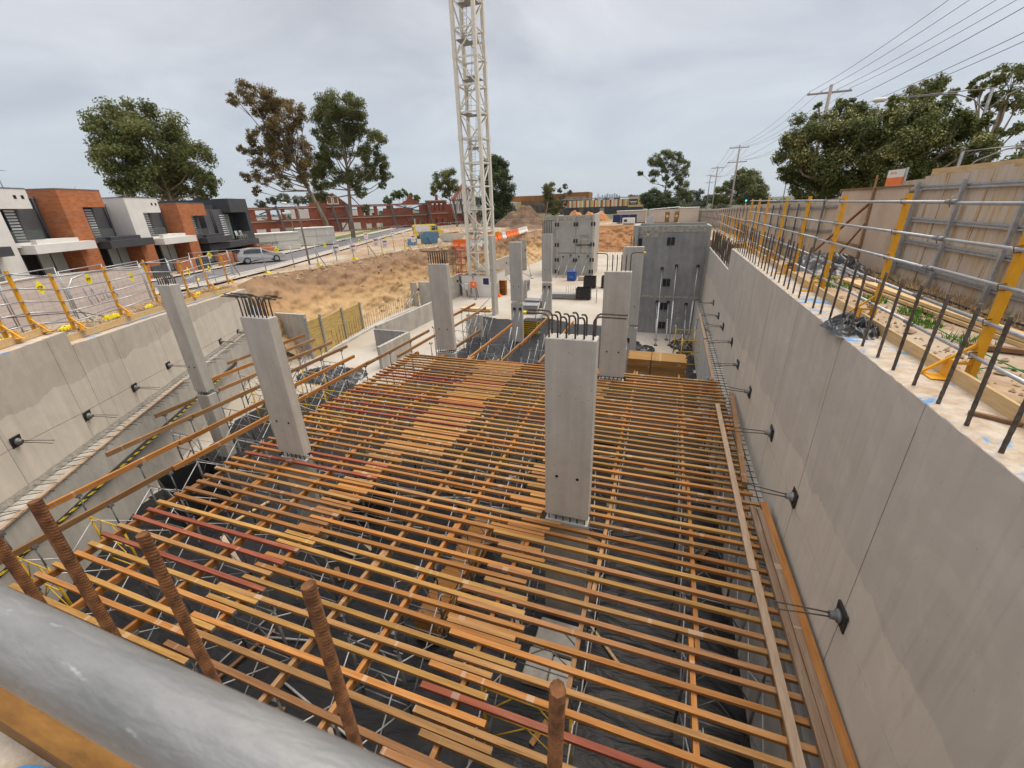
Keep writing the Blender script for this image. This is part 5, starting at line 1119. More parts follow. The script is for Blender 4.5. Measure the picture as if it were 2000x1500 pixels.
pallet_stack('stack of grey form panels between the two mid columns, nearest one',-12.0,38.4,1.9,1.3,6,'grey_steel',R(5))
pallet_stack('stack of grey form panels between the two mid columns, rear one',-12.2,41.2,1.9,1.2,5,'galv_dk',R(-4))
pallet_stack('long grey stack of steel sections right of the mid column',-10.0,45.5,3.0,1.0,4,'grey_steel',R(3))
pallet_stack('loose pile of planks on the slab left of the narrow column',-17.4,38.0,3.2,.7,2,'pine',R(2))
pallet_stack('grey stacked forms next to the brown shelf box',-16.2,49.5,1.6,1.2,9,'galv_dk',R(3))
def barcage(label,x,y,n,w,h,rot=0):
    r=thing('bar_row',label,'bars',(x,y,-7.48),rot)
    for k in range(n): mb=MB(); mb.tube([(w*k/(n-1),0,0),(w*k/(n-1),0,h*(1+.06*(k%3)))],.016,5); mb.build('starter_bar',M['bar'],r)
barcage('short row of upright bars on the slab beside the front black bin',-6.3,43.8,8,.1,1.4,R(80))
barcage('row of upright bars sticking from the slab right of the mid column',-10.3,47.5,7,1.6,1.0,R(12))
barcage('row of bars rising from the slab right of the lift core',-8.6,70,7,2.3,3.6)
wallthing('short stub wall with bars behind the second right column',-5.9,-5.4,66,66.3,-7.48,-3.9)
# perimeter bar cage / formwork left of the mast behind the hooked-bar column
cg=thing('bar_cage','rusty bar cage and falsework at the pit edge left of the crane mast','bar cage',(-25.0,46,-5))
for k in range(14):
    mb=MB(); x=-1.3+.32*k; mb.tube([(x,1.2*math.sin(k*.4),-2.3),(x,1.2*math.sin(k*.4),2.6)],.02,5); mb.build('upright',M['bar'],cg)
for z in (-1.2,0,.9,1.7,2.4):
    mb=MB(); mb.tube([(-2.6,-.3,z),(-1,0,z),(1,.9,z),(3.2,1.0,z)],.02,5); mb.build('long_bar',M['bar'],cg)
st_=thing('red_stair','red scaffold stair tower behind the hooked-bar column','stair tower',(-24.4,48,-5.5))
for (x,y) in ((0,0),(.8,0),(.8,1.2),(0,1.2)): mb=MB(); mb.tube([(x,y,-2),(x,y,3.4)],.03,6); mb.build('standard',M['red'],st_)
for k in range(6): mb=MB(); z=-1.6+.9*k; mb.box(0,.8,0,1.2,z,z+.04); mb.bar((0,0,z),(.8,0,z+.85),.04,.04); mb.build('stair_flight',M['red'],st_)
# ================================================================ FAR SITE: MOUNDS, BARRIERS, PLANT
def mound(name,label,c,rx,ry,h,mat,seed):
    mb=MB()
    def fn(u,v):
        a=u*2-1;b_=v*2-1; r=math.sqrt(a*a+b_*b_); q=Vector((a*2+seed,b_*2,0)); e=max(0,1-r**1.5*(1+.2*noise.noise(q)))
        return (c[0]+a*rx,c[1]+b_*ry,c[2]-.3+h*e*(1+.22*noise.noise(q*2))+ (.12*noise.noise(q*6)*h*.3 if e>0 else 0))
    mb.grid(56,56,fn,keep=lambda p:p[2]>c[2]-.28); return tag(mb.build(name,M[mat]),label,'dirt pile')
M['dirt_br']=pm('brown_soil',(.115,.072,.045),(.20,.13,.08),scale=.6,rough=.95,bump=1,bscale=2,c3=(.26,.18,.11),s3=.25)
mound('dirt_pile','big brown soil heap right of the crane mast',(-33.2,103,-2.6),7.5,6,4.9,'dirt_br',1.2)
mound('dirt_pile','lower brown spread of soil before the big heap',(-29,92,-2.6),5.5,5,1.4,'dirt_br',3.4)
for i,(x,y,h,r) in enumerate([(-25.2,127,3.3,4),(-21.6,129,3.0,3.4),(-18.2,128,3.1,3.2)]): mound('dirt_pile','orange clay heap behind the lift core, %s'%['left with an excavator arm','middle','right'][i],(x,y,-2.9),r,r,h,'dirt_or',i+5)
0 and mound('dirt_pile','orange clay slope spilling beside the right edge of the lift core',(-10.0,95,-4.6),8,6.5,2.5,'dirt_or',9.1)
0 and mound('dirt_pile','orange clay bank running down to the far slab',(-4.6,95.5,-6.0),6.5,5,2.2,'dirt_or',11.7)
bp_=thing('barrier','','barrier'); mb=MB(); pr=[(-.25,0),(.25,0),(.25,.18),(.09,.5),(.07,.95),(-.07,.95),(-.09,.5),(-.25,.18)]
vs=[(-.93,y,z) for y,z in pr]+[(.93,y,z) for y,z in pr]; k=len(pr); mb.add(vs,[tuple(range(k)),tuple(range(2*k-1,k-1,-1))]+[(i,k+i,k+(i+1)%k,(i+1)%k) for i in range(k)])
bod=mb.build('barrier_body',M['orange'],bp_); mb=MB()
for s in (-.45,.45): mb.box(s-.18,s+.18,-.12,.12,.22,.42)
mb.build('fork_slot',M['hole'],bp_)
bw=bod.data.copy(); bw.materials.clear(); bw.materials.append(M['white'])
seq='OOOWOOOOWWWW'; bl=along([(-23.2,57.5),(-23.1,62),(-23.25,66),(-23.8,72),(-24.4,77),(-25.1,84)],2.05)
for i,c_ in enumerate(seq):
    if i>=len(bl)-1: break
    o=bp_ if i==0 else dup(bp_,(0,0,0)); a=bl[i]; q=bl[i+1]; o.location=(a[0]-.6,a[1],H(*a)+.0); o.rotation_euler=(0,0,math.atan2(q[1]-a[1],q[0]-a[0]))
    if c_=='W': o.children[0].data=bw if o.children[0].name.startswith('barrier_body') else o.children[0].data
    if c_=='W':
        for ch in o.children:
            if ch.name.startswith('barrier_body'): ch.data=bw
    o['label']='%s plastic barrier along the pit edge, %s in the row from the crane'%({'O':'orange','W':'white'}[c_],ordn[i].replace('nearest','first')); o['group']='plastic barriers along the pit edge'
for i,(x,y,rz,c_) in enumerate([(-25.8,52.4,.2,'O'),(-23.8,52.8,.1,'W'),(-25.2,55.6,.05,'O'),(-23.2,55.9,.1,'W')]):
    o=dup(bp_,(x,y,-2.45-.15),rz,'%s barrier by the crane mast, %s'%({'O':'orange','W':'white'}[c_],['front row left','front row right','back row left','back row right'][i]),'barriers left of the crane')
    if c_=='W':
        for ch in o.children:
            if ch.name.startswith('barrier_body'): ch.data=bw
sk=thing('skip','pale blue steel skip with ribs on the dirt left of the crane','skip',(-31.8,55,-2.45),.5); mb=MB(); mb.hexa([(-1.1,-.8,.1),(1.1,-.8,.1),(1.1,.8,.1),(-1.1,.8,.1)],[(-1.4,-.9,1.7),(1.4,-.9,1.7),(1.4,.9,1.7),(-1.4,.9,1.7)]); mb.build('skip_body',M['skyblue'],sk); mb=MB()
for k in range(5): x=-1.0+.5*k; mb.bar((x,-.82,.1),(x*1.25,-.95,1.7),.08,.06)
mb.build('rib',M['skyblue'],sk); mb=MB(); mb.box(-1.35,1.35,-.85,.85,1.66,1.705); mb.build('load',M['dirt_br'],sk)
s2=thing('water_tank','small pale blue tank beside the blue skip','tank',(-33.3,52.9,-2.45),.4); mb=MB(); mb.cbox(-.6,.6,-.4,.4,.05,.95,.06); mb.build('tank_body',M['skyblue'],s2); mb=MB(); mb.tube([(.3,0,.94),(.3,0,1.05)],.12,10); mb.build('tank_lid',M['white'],s2)
sb=thing('skip','shallow skip heaped with orange timber waste left of the mast','skip',(-29.8,58.3,-2.45),-.2); mb=MB(); mb.hexa([(-1.4,-.8,.2),(1.2,-.8,.2),(1.2,.8,.2),(-1.4,.8,.2)],[(-2.0,-.95,1.1),(1.7,-.95,1.3),(1.7,.95,1.3),(-2.0,.95,1.1)]); mb.build('skip_body',M['cream_steel'],sb); mb=MB()
for k in range(9): mb.bar((-1.5+.3*k,-.7+.15*(k%5),1.15+.05*(k%3)),(.3+.17*k,.5-.1*k,1.3+.06*(k%4)),.2,.05)
mb.build('timber_load',M['w_yel'],sb)
vn=thing('van','white and yellow van parked behind the site fence','van',(-38.6,66.5,-2.45),R(40)); mb=MB(); P=[(-2.4,.45),(2.5,.45),(2.55,1.1),(2.0,1.35),(1.35,2.15),(-2.3,2.2),(-2.45,1.9)]
k=len(P); mb.add([(x,-.95,z) for x,z in P]+[(x,.95,z) for x,z in P],[tuple(range(k)),tuple(range(2*k-1,k-1,-1))]+[(i,k+i,k+(i+1)%k,(i+1)%k) for i in range(k)]); mb.build('body',M['vanyel'],vn)
mb=MB(); mb.box(-2.2,.2,-.975,-.952,1.2,2.1); mb.box(-2.2,.2,.952,.975,1.2,2.1); mb.build('white_side',M['white'],vn); mb=MB(); mb.box(.5,1.5,-.975,-.952,1.3,1.95); mb.box(.5,1.4,.952,.975,1.3,1.95); mb.box(-2.47,-2.44,-.7,.7,1.3,1.9); mb.build('windows',M['glass'],vn)
for x in (-1.5,1.6):
    for y in (-.95,.75): mb=MB(); mb.tube([(x,y,.35),(x,y+.2,.35)],.35,14,sm=False); mb.build('wheel',M['rubber'],vn)
for i,(x,y,rz,w_) in enumerate([(-27.5,66,-.1,3.2),(-29.5,75,.3,2.6),(-33.5,74,.1,2.2),(-26.7,74.5,.1,2)]):
    r=thing('debris_pile','heap of %s, %s'%(['mixed timber and white sheet waste','yellow pipe and timber','grey steel formwork','orange mesh and planks'][i],['right behind the crane mast','in front of the brown soil heap','near the far fence','below the soil heap'][i]),'debris',(x,y,-2.5),rz)
    for mt,nm in (('w_tan','planks'),('white' if i==0 else 'vanyel' if i==1 else 'grey_steel' if i==2 else 'orange','sheets')):
        mb=MB()
        for k in range(8): a=rnd.uniform(-.5,.5); cx_,cy_=rnd.uniform(-w_/2,w_/2),rnd.uniform(-.8,.8); mb.bar((cx_-.8*math.cos(a),cy_-.8*math.sin(a),rnd.uniform(.1,.5)),(cx_+.8*math.cos(a),cy_+.8*math.sin(a),rnd.uniform(.1,.7)),rnd.uniform(.1,.35),.07)
        mb.build(nm,M[mt],r)
# ================================================================ ROAD AND HOUSES
# road frame: s along the houses' street front (from the dark house's right end towards the camera is negative), w towards the street
HO=Vector((-46.64,39.42)); HA=R(-22); HD=Vector((math.sin(HA),math.cos(HA))); HNv=Vector((HD.y,-HD.x))
rotH=math.atan2(HD.y,HD.x)      # local X = s, local Y = -w
def hs_(s,w,z=0): p=HO+HD*s+HNv*w; return (p.x,p.y,z)
def strip(name,mat,w0,w1,s0,s1,dz):
    mb=MB(); k=70
    mb.grid(k,6,lambda u,v:(lambda p:(p[0],p[1],H(p[0],p[1])+dz))(hs_(s0+(s1-s0)*u,w0+(w1-w0)*v)))
    return struct(mb.build(name,M[mat]))
strip('road',"asphalt",3.2,7.6,-48,75,.05); strip('footpath','path',1.0,2.9,-48,75,.14); strip('footpath','path',7.9,9.2,-48,75,.12)
strip('kerb','conc_lt',2.9,3.2,-48,75,.16); strip('kerb','conc_lt',7.6,7.9,-48,75,.15); strip('verge','grass',-3,1.0,2,75,.06)
m,t,b=newmat('orange_brick'); L=t.links.new; b.inputs['Roughness'].default_value=.85
tc=t.nodes.new('ShaderNodeTexCoord'); sp=t.nodes.new('ShaderNodeSeparateXYZ'); L(tc.outputs['Object'],sp.inputs[0]); ad=t.nodes.new('ShaderNodeMath'); ad.operation='ADD'; L(sp.outputs[0],ad.inputs[0]); L(sp.outputs[1],ad.inputs[1]); cxx=t.nodes.new('ShaderNodeCombineXYZ'); L(ad.outputs[0],cxx.inputs[0]); L(sp.outputs[2],cxx.inputs[1])
def brickmat(name,c1,c2,mo,bw=.24,rh=.086,ms=.012):
    m,t,b=newmat(name); L=t.links.new; b.inputs['Roughness'].default_value=.88; b.inputs['Specular IOR Level'].default_value=.15
    tc=t.nodes.new('ShaderNodeTexCoord'); sp=t.nodes.new('ShaderNodeSeparateXYZ'); L(tc.outputs['Object'],sp.inputs[0]); ad=t.nodes.new('ShaderNodeMath'); ad.operation='ADD'; L(sp.outputs[0],ad.inputs[0]); L(sp.outputs[1],ad.inputs[1]); cxx=t.nodes.new('ShaderNodeCombineXYZ'); L(ad.outputs[0],cxx.inputs[0]); L(sp.outputs[2],cxx.inputs[1])
    bk=t.nodes.new('ShaderNodeTexBrick'); bk.inputs['Scale'].default_value=1; bk.inputs['Brick Width'].default_value=bw; bk.inputs['Row Height'].default_value=rh; bk.inputs['Mortar Size'].default_value=ms; bk.inputs['Color1'].default_value=c1+(1,); bk.inputs['Color2'].default_value=c2+(1,); bk.inputs['Mortar'].default_value=mo+(1,); L(cxx.outputs[0],bk.inputs[0])
    n=t.nodes.new('ShaderNodeTexNoise'); n.inputs['Scale'].default_value=.7; n.inputs['Detail'].default_value=6; L(tc.outputs['Object'],n.inputs[0]); r2=t.nodes.new('ShaderNodeMapRange'); r2.inputs[3].default_value=.7; r2.inputs[4].default_value=1.3; L(n.outputs[0],r2.inputs[0]); hs=t.nodes.new('ShaderNodeHueSaturation'); L(r2.outputs[0],hs.inputs['Value']); L(bk.outputs[0],hs.inputs['Color']); L(hs.outputs[0],b.inputs['Base Color']); return m
M['brick']=brickmat('orange_brick',(.36,.105,.036),(.47,.165,.062),(.30,.17,.11),.32,.115,.014)
M['brick_old']=brickmat('old_red_brick',(.20,.060,.036),(.28,.088,.052),(.24,.12,.09),.5,.2,.012)
GZ=-2.35
def hbox(o,x0,x1,y0,y1,z0,z1,nm,mt):
    mb=MB(); mb.box(x0,x1,y0,y1,z0,z1); return mb.build(nm,M[mt],o)
# local coords: x = s - s0, y = -w (negative y is towards street)
def house(label,s0,top,main,canopy,W=3.4,pitch=5.55,cz=.35,second=None):
    h=thing('townhouse',label,'house',hs_(s0,0,0),rotH,'terrace of townhouses across the road')
    D=8.0; low=second or main
    # body set back
    hbox(h,-2.0,pitch-2.02,1.9,D,GZ,top-.45,'rear_wall','charcoal')
    # upper box: side pier, head band, open recess with balcony window
    hbox(h,0,1.45,0,1.89,cz+.55,top,'front_pier',main); hbox(h,1.451,W,0,1.89,top-1.1,top,'head_band',main); hbox(h,1.451,W,0,.25,cz+.50,cz+.75,'balcony_edge',canopy)
    hbox(h,1.451,W-.005,.9,1.89,cz+.55,top-1.101,'recess_wall','char2')
    g=hbox(h,1.50,2.35,.86,.899,cz+.75,top-1.15,'window','glass'); hbox(g,1.9,1.94,.85,.859,cz+.75,top-1.15,'mullion','charcoal')
    sc=thing_part=MB(); z=cz+.8
    while z<top-1.2: thing_part.box(2.38,3.0,.78,.82,z,z+.10); z+=.17
    thing_part.build('louvre_screen',M['louvre'],h)
    hbox(h,3.0,3.06,.76,.85,cz+.75,top-1.12,'screen_post','charcoal'); hbox(h,2.33,2.38,.76,.85,cz+.75,top-1.12,'screen_post','charcoal')
    mb=MB(); mb.box(1.46,W-.01,.05,.07,cz+.76,cz+1.45); o=mb.build('balustrade',M['railglass'],h)
    hbox(h,-.02,W+.02,-.02,1.9,top+.001,top+.06,'parapet_cap','galv_dk')
    # ground floor
    hbox(h,0,1.42,0,1.89,GZ,cz+.549,'lower_pier',low)
    hbox(h,1.43,pitch-2.0,1.2,1.88,GZ,cz+.1,'entry_wall','hole')
    w_=hbox(h,W+.05,W+1.85,1.14,1.19,GZ+.15,cz-.05,'ground_window','curtain'); hbox(w_,W+.92,W+.99,1.12,1.139,GZ+.15,cz-.05,'mullion','charcoal'); hbox(w_,W+.03,W+.09,1.10,1.139,GZ+.1,cz,'jamb','charcoal')
    d=hbox(h,1.6,2.6,1.13,1.19,GZ+.1,cz-.1,'door','charcoal')
    hbox(h,1.44,1.6,.3,1.19,GZ,cz+.1,'return_wall',low if low=='brick' else 'brick')
    c=hbox(h,1.7,pitch+.35,-.75,1.15,cz+.08,cz+.6,'canopy',canopy); hbox(c,2.4,pitch-.3,-.3,1.15,cz+.601,cz+.85,'upstand',canopy)
    hbox(h,-1.95,-.001,1.55,1.89,cz+.5,top-.55,'recess_bay','char2'); hbox(h,-1.98,-.02,1.5,1.9,top-.549,top-.4,'gutter','galv_dk'); mb=MB(); mb.tube([(-.25,1.48,cz+.6),(-.25,1.48,top-.5)],.05,8); mb.build('downpipe',M['charcoal'],h)
    if main=='render_w':
        for x in (.0,.45): hbox(h,W-.85+x,W-.68+x,-.012,-.001,top-.55,top-.35,'vent','hole')
    # front fence
    hbox(h,.2,2.6,-2.2,-2.0,GZ,GZ+1.25,'front_fence','brick'); hbox(h,2.7,4.4,-2.2,-2.05,GZ,GZ+1.15,'gate','charcoal')
    return h
M['railglass']=pm('balustrade_glass',(.10,.12,.115),(.13,.15,.145),rough=.1,spec=.7); M['railglass'].node_tree.nodes['Principled BSDF'].inputs['Alpha'].default_value=.35
house('white townhouse at the left edge, black slatted window and white canopy below',-27.9,4.12,'render_w','render_w',cz=.35)
house('orange brick townhouse between two white ones, dark canopy',-22.5,4.2,'brick','charcoal',W=3.35,cz=.2)
house('white townhouse in the middle of the terrace, two small vents and white canopy',-17.2,3.77,'render_w','render_w',W=3.5,cz=.05,second='brick')
house('orange brick townhouse next to the dark end house',-11.45,3.42,'brick','charcoal',W=3.9,cz=-.3)
house('white townhouse half cut off by the left edge of the picture',-33.4,4.2,'render_w','charcoal',cz=.4)
DH=thing('townhouse','charcoal end house with balcony chairs at the right of the terrace','house',hs_(-6.6,0,0),rotH,'terrace of townhouses across the road')
hbox(DH,0,7.0,1.6,9,GZ,3.35,'rear_wall','charcoal'); hbox(DH,3.4,7.05,0,1.59,2.55,3.95,'head_box','charcoal'); hbox(DH,3.4,7.05,1.6,9,3.351,3.9,'head_box','charcoal'); hbox(DH,6.35,7.05,0,1.59,-.35,2.549,'end_pier','charcoal'); hbox(DH,-2.5,7.05,-.35,1.58,-.95,-.351,'balcony_slab','charcoal')
hbox(DH,0,3.39,.9,1.59,-.349,2.9,'recess_wall','char2'); g=hbox(DH,3.5,6.3,1.45,1.59,-.34,2.4,'window','glass'); hbox(g,4.3,5.2,1.40,1.449,-.3,2.4,'curtain','curtain'); mb=MB(); z=-.2
while z<2.3: mb.box(2.5,3.1,.82,.88,z,z+.11); mb.box(3.16,3.36,.82,.88,z,z+.11); z+=.22
mb.build('louvre_screen',M['louvre'],DH)
for x in (1.2,1.5): mb=MB(); mb.tube([(x,.85,-.3),(x,.85,2.9)],.06,8); mb.build('downpipe',M['charcoal'],DH)
hbox(DH,3.45,6.34,.0,.02,-.34,.5,'balustrade','railglass'); hbox(DH,6.4,7.2,.1,2.0,GZ,-.951,'brick_pier','brick'); hbox(DH,0,6.39,1.5,1.59,GZ,-.96,'entry_wall','hole'); w_=hbox(DH,.3,1.5,1.4,1.49,GZ+.1,-1,'ground_window','curtain'); hbox(DH,3,5.8,-2.4,-2.2,GZ,GZ+1.25,'front_fence','brick'); hbox(DH,5.81,6.0,-2.4,.1,GZ,GZ+1.2,'front_fence','brick')
hbox(DH,-.9,1.0,-2.3,-2.1,GZ,GZ+1.1,'gate','charcoal')
for i,x in enumerate((4.9,5.8)):
    p=HO+HD*(-6.6+x)+HNv*(-.6); c=thing('garden_chair','white plastic chair on the dark balcony, %s one'%('left' if i==0 else 'right'),'chair',(p.x,p.y,-.35),rotH)
    mb=MB(); mb.box(-.25,.25,-.25,.25,.4,.45); mb.build('seat',M['white'],c)
    mb=MB(); mb.grid(6,4,lambda u,v:(-.27+.54*u,.22+.1*v-.12*(1-abs(2*u-1)),.45+.5*v)); mb.build('backrest',M['white'],c)
    for (a,b_) in ((-.23,-.23),(.23,-.23),(.23,.23),(-.23,.23)): mb=MB(); mb.tube([(a*1.1,b_*1.1,0),(a,b_,.4)],.025,6); mb.build('leg',M['white'],c)
for i,(s,z) in enumerate([(-20.7,5.6),(-15.2,4.9),(-10.4,4.6)]):
    p=hs_(s,-5,3.3 if i else 3.6); a=thing('roof_antenna','thin roof antenna over the terrace, %s'%['left, with crossbars','middle, bare mast','right, bare mast'][i],'antenna',p,rotH)
    mb=MB(); mb.tube([(0,0,0),(0,0,z-3.4)],.025,5); mb.build('mast',M['galv_dk'],a)
    mb=MB(); mb.tube([(-1.0,0,z-3.75),(.5,0,z-3.6)],.018,5)
    for k in range(5 if i==0 else 1): mb.tube([(-.9+.33*k,-.3,z-3.74+.03*k),(-.9+.33*k,.3,z-3.74+.03*k)],.012,4)
    mb.build('crossbars',M['galv_dk'],a)
# parked car
cx0=thing('parked_car','silver hatchback parked on the road past the dark house','car',(-39.0,33.2,-2.26),R(58))
prof=[(-2.1,.35),(-2.15,.75),(-2.08,.98),(-1.6,1.32),(-.8,1.42),(.15,1.38),(1.0,.93),(1.95,.78),(2.15,.6),(2.1,.3)]
mb=MB(); k=len(prof); rows=[(-.86,.0),(-.80,.06),(.80,.06),(.86,0)]
for yy,_ in rows: mb.v+= [(x*(1 if abs(yy)<.83 else .985),yy*(1 if z<1.0 else .86),z) for x,z in prof]
for r in range(3):
    for i in range(k-1): mb.f.append([r*k+i,r*k+i+1,(r+1)*k+i+1,(r+1)*k+i]); mb.mi.append(0); mb.sm.append(True)
    mb.f.append([r*k+k-1,r*k,(r+1)*k,(r+1)*k+k-1]); mb.mi.append(0); mb.sm.append(False)
mb.f.append(list(range(k))); mb.f.append(list(range(4*k-1,3*k-1,-1))); mb.mi+=[0,0]; mb.sm+=[False,False]; mb.build('body',M['silver'],cx0)
for s in (-1,1):
    mb=MB(); mb.add([(-1.55,s*.80,.96),(.82,s*.82,.94),(.1,s*.745,1.31),(-.8,s*.74,1.345),(-1.4,s*.75,1.27)],[(0,1,2,3,4) if s<0 else (4,3,2,1,0)]); o=mb.build('side_glass',M['glass'],cx0); o.location=(0,s*.035,0)
mb=MB(); mb.add([(.20,-.66,1.37),(.97,-.76,.955),(.97,.76,.955),(.20,.66,1.37)],[(0,1,2,3)]); o=mb.build('windscreen',M['glass'],cx0); o.location=(.03,0,.02)
mb=MB(); mb.add([(-1.64,-.62,1.30),(-2.04,-.72,1.0),(-2.04,.72,1.0),(-1.64,.62,1.30)],[(3,2,1,0)]); o=mb.build('rear_window',M['glass'],cx0); o.location=(-.03,0,.02)
for x in (-1.32,1.3):
    for s in (-1,1):
        mb=MB(); mb.tube([(x,s*.70,.31),(x,s*.89,.31)],.31,18,sm=False); wl=mb.build('wheel',M['rubber'],cx0); mb=MB(); mb.tube([(x,s*.88,.31),(x,s*.90,.31)],.2,14,sm=False); mb.build('rim',M['galv'],wl)
for s in (-1,1): mb=MB(); mb.box(-2.17,-2.06,s*.7-.12,s*.7+.12,.75,.95); mb.build('tail_light',M['red'],cx0); mb=MB(); mb.box(2.02,2.14,s*.62-.15,s*.62+.15,.65,.8); mb.build('headlight',M['white'],cx0)
# pale site sheds across the road
def shed(label,p,rz,W_,D_,Hh,mat,scr=False):
    r=thing('site_shed',label,'shed',p,rz)
    hbox(r,0,W_,0,D_,.12,Hh,'shed_body',mat); hbox(r,-.08,W_+.08,-.08,D_+.08,Hh+.001,Hh+.12,'shed_roof','white'); hbox(r,.2,W_-.2,.2,D_-.2,0,.119,'skid','grey_steel')
    hbox(r,W_+.001,W_+.02,.05,D_-.05,.15,Hh-.05,'lit_end_wall','white'); hbox(r,W_+.021,W_+.05,D_*.3,D_*.3+.9,.15,2.0 if Hh>2 else 1.7,'door','white'); hbox(r,W_*.5,W_*.5+.03,-.02,-.001,.15,Hh-.02,'seam','grey_steel'); hbox(r,0.02,W_-.02,-.02,-.001,Hh*.55,Hh*.55+.03,'seam','grey_steel')  # light falling on the shed's end is put into its white colour
    if scr:
        mb=MB(); 
        for k in range(7): x=.4+.42*k; mb.tube([(x,-.03,.95+.15*math.sin(k*2.1)),(x+.12,-.03,1.25),(x+.25,-.03,.95),(x+.36,-.03,1.15+.1*math.cos(k))],.025,4)
        mb.build('scrawl',M['char2'],r)
M['shed']=pm('faded_shed',(.50,.485,.43),(.57,.555,.50),scale=2,rough=.7)
shed('pale container shed with black scrawl across the road',(-49.5,41.2,-2.3),R(64),6.0,2.6,2.15,'shed',True)
shed('taller pale container shed beside the lamp posts, right of the scrawled one',(-50.6,50.0,-2.3),R(52),5.2,2.8,2.4,'shed')
# street lamps
def lamp(label,p,h,arm,rz):
    r=thing('street_lamp',label,'street lamp',p,rz); mb=MB(); mb.tube([(0,0,0),(0,0,h-.6),(.02*arm,0,h-.3),(.18*arm,0,h-.06),(.35*arm,0,h)],[.09,.06,.055,.05,.05],8); mb.build('pole',M['galv_dk'],r); mb=MB(); mb.tube([(.33*arm,0,h),(arm,0,h+.06)],.04,8); mb.build('arm',M['galv'],r); mb=MB(); mb.tube([(arm*.8,0,h+.04),(arm*.9,0,h+.04),(arm*1.25,0,h+.1),(arm*1.3,0,h+.1)],[.05,.12,.1,.03],8); mb.build('lamp_head',M['white'],r)
lamp('grey curved street lamp standing at the road fence',(-31.35,31.7,-2.3),5.3,1.3,R(180))
lamp('shorter curved street lamp across the road by the sheds',(-47.2,46.3,-2.3),4.5,1.0,R(180))
# ================================================================ OLD BRICK FACADE
FA=Vector((-90.55,75.3)); FD=Vector((.53767,.84315)); rotF=math.atan2(FD.y,FD.x)
BF=thing('brick_facade','long gutted red brick facade with empty windows standing across the road','facade',(FA.x,FA.y,0),rotF)
def facade(o,x0,x1,z0,z1,holes,nm,mt,th=.5,y0=0):
    # wall with rectangular openings, built as cells
    xs=sorted(set([x0,x1]+[h[0] for h in holes]+[h[1] for h in holes])); zs=sorted(set([z0,z1]+[h[2] for h in holes]+[h[3] for h in holes])); mb=MB()
    for a,c in zip(xs,xs[1:]):
        for p,q in zip(zs,zs[1:]):
            mx_,mz_=(a+c)/2,(p+q)/2
            if any(h[0]<mx_<h[1] and h[2]<mz_<h[3] for h in holes): continue
            mb.box(a,c,y0,y0+th,p,q)
    return mb.build(nm,M[mt],o)
up=[(2.6+k*3.1,4.9+k*3.1,1.0,3.1) for k in range(4)]+[(24.6,26.2,1.2,3.2),(27.6,30.6,1.1,3.2),(31.4,34.2,1.1,3.2),(36,45.2,1.2,3.3)]
lo=[(2+k*2.9,4.0+k*2.9,-2.4,-.9) for k in range(5)]+[(21.5,23.2,-2.2,-.4),(24.3,26.5,-2.1,-.5),(27.8,29.4,-2.1,-.8),(30.6,32.6,-1.9,-.9),(33.6,35.4,-1.9,-.8),(38,39.6,-2.1,-.3),(40.6,42.4,-2.6,-.2),(43.5,45.2,-2.1,-.5)]
facade(BF,0,46,-3.2,3.75,[h for h in up+lo],'wall','brick_old')
facade(BF,46.01,52.5,-3.2,4.4,[(47.6,48.7,1.5,3.5),(49,50.1,1.5,3.5),(50.4,51.5,1.5,3.5),(47.9,49.0,-2.3,-.6),(49.8,50.9,-2.3,-.6)],'wall','brick_old',y0=-.4,th=.9)
M['trim']=pm('old_trim',(.28,.23,.18),(.36,.30,.25),rough=.8)
for (a,c,z) in [(0,46,.55),(0,46,3.3),(46.01,52.5,.75),(46.01,52.5,4.1)]:
    mb=MB(); mb.box(a,c,-.62 if a>45 else -.2,-.401 if a>45 else -.001,z,z+.22); mb.build('string_course',M['trim'],BF)
mb=MB(); P=[(38.6,3.751),(39.2,4.2),(40.2,4.6),(40.9,5.5),(41.3,5.9),(41.7,5.5),(42.4,4.6),(43.4,4.2),(44,3.751)]; k=len(P); mb.add([(x,.02,z) for x,z in P]+[(x,.45,z) for x,z in P],[tuple(range(k)),tuple(range(2*k-1,k-1,-1))]+[(i,(i+1)%k,k+(i+1)%k,k+i) for i in range(k)]); mb.build('curved_gable',M['brick_old'],BF)
mb=MB(); P=[(14.3,3.751),(15.8,5.3),(17.2,5.5),(17.6,6.5),(20.5,6.45),(23.8,3.751)]; k=len(P); mb.add([(x,-.01,z) for x,z in P]+[(x,.48,z) for x,z in P],[tuple(range(k)),tuple(range(2*k-1,k-1,-1))]+[(i,(i+1)%k,k+(i+1)%k,k+i) for i in range(k)]); mb.build('left_gable',M['brick_old'],BF)
mb=MB(); mb.box(16.6,18.2,-.3,-.011,-3,6.6); mb.build('chimney',M['brick_old'],BF)
for x in (18.8,20.3): 
    w_=facade(BF,x,x+1.3,4.0,5.9,[(x+.2,x+1.1,4.2,5.7)],'gable_window_frame','render_w',y0=-.15,th=.1); hbox(w_,x+.2,x+1.1,-.04,-.012,4.2,5.7,'pane','brown_w')
mb=MB(); mb.bar((20.3,-.2,6.6),(24.0,-.2,3.7),.3,.18); mb.build('barge_board',M['trim'],BF)
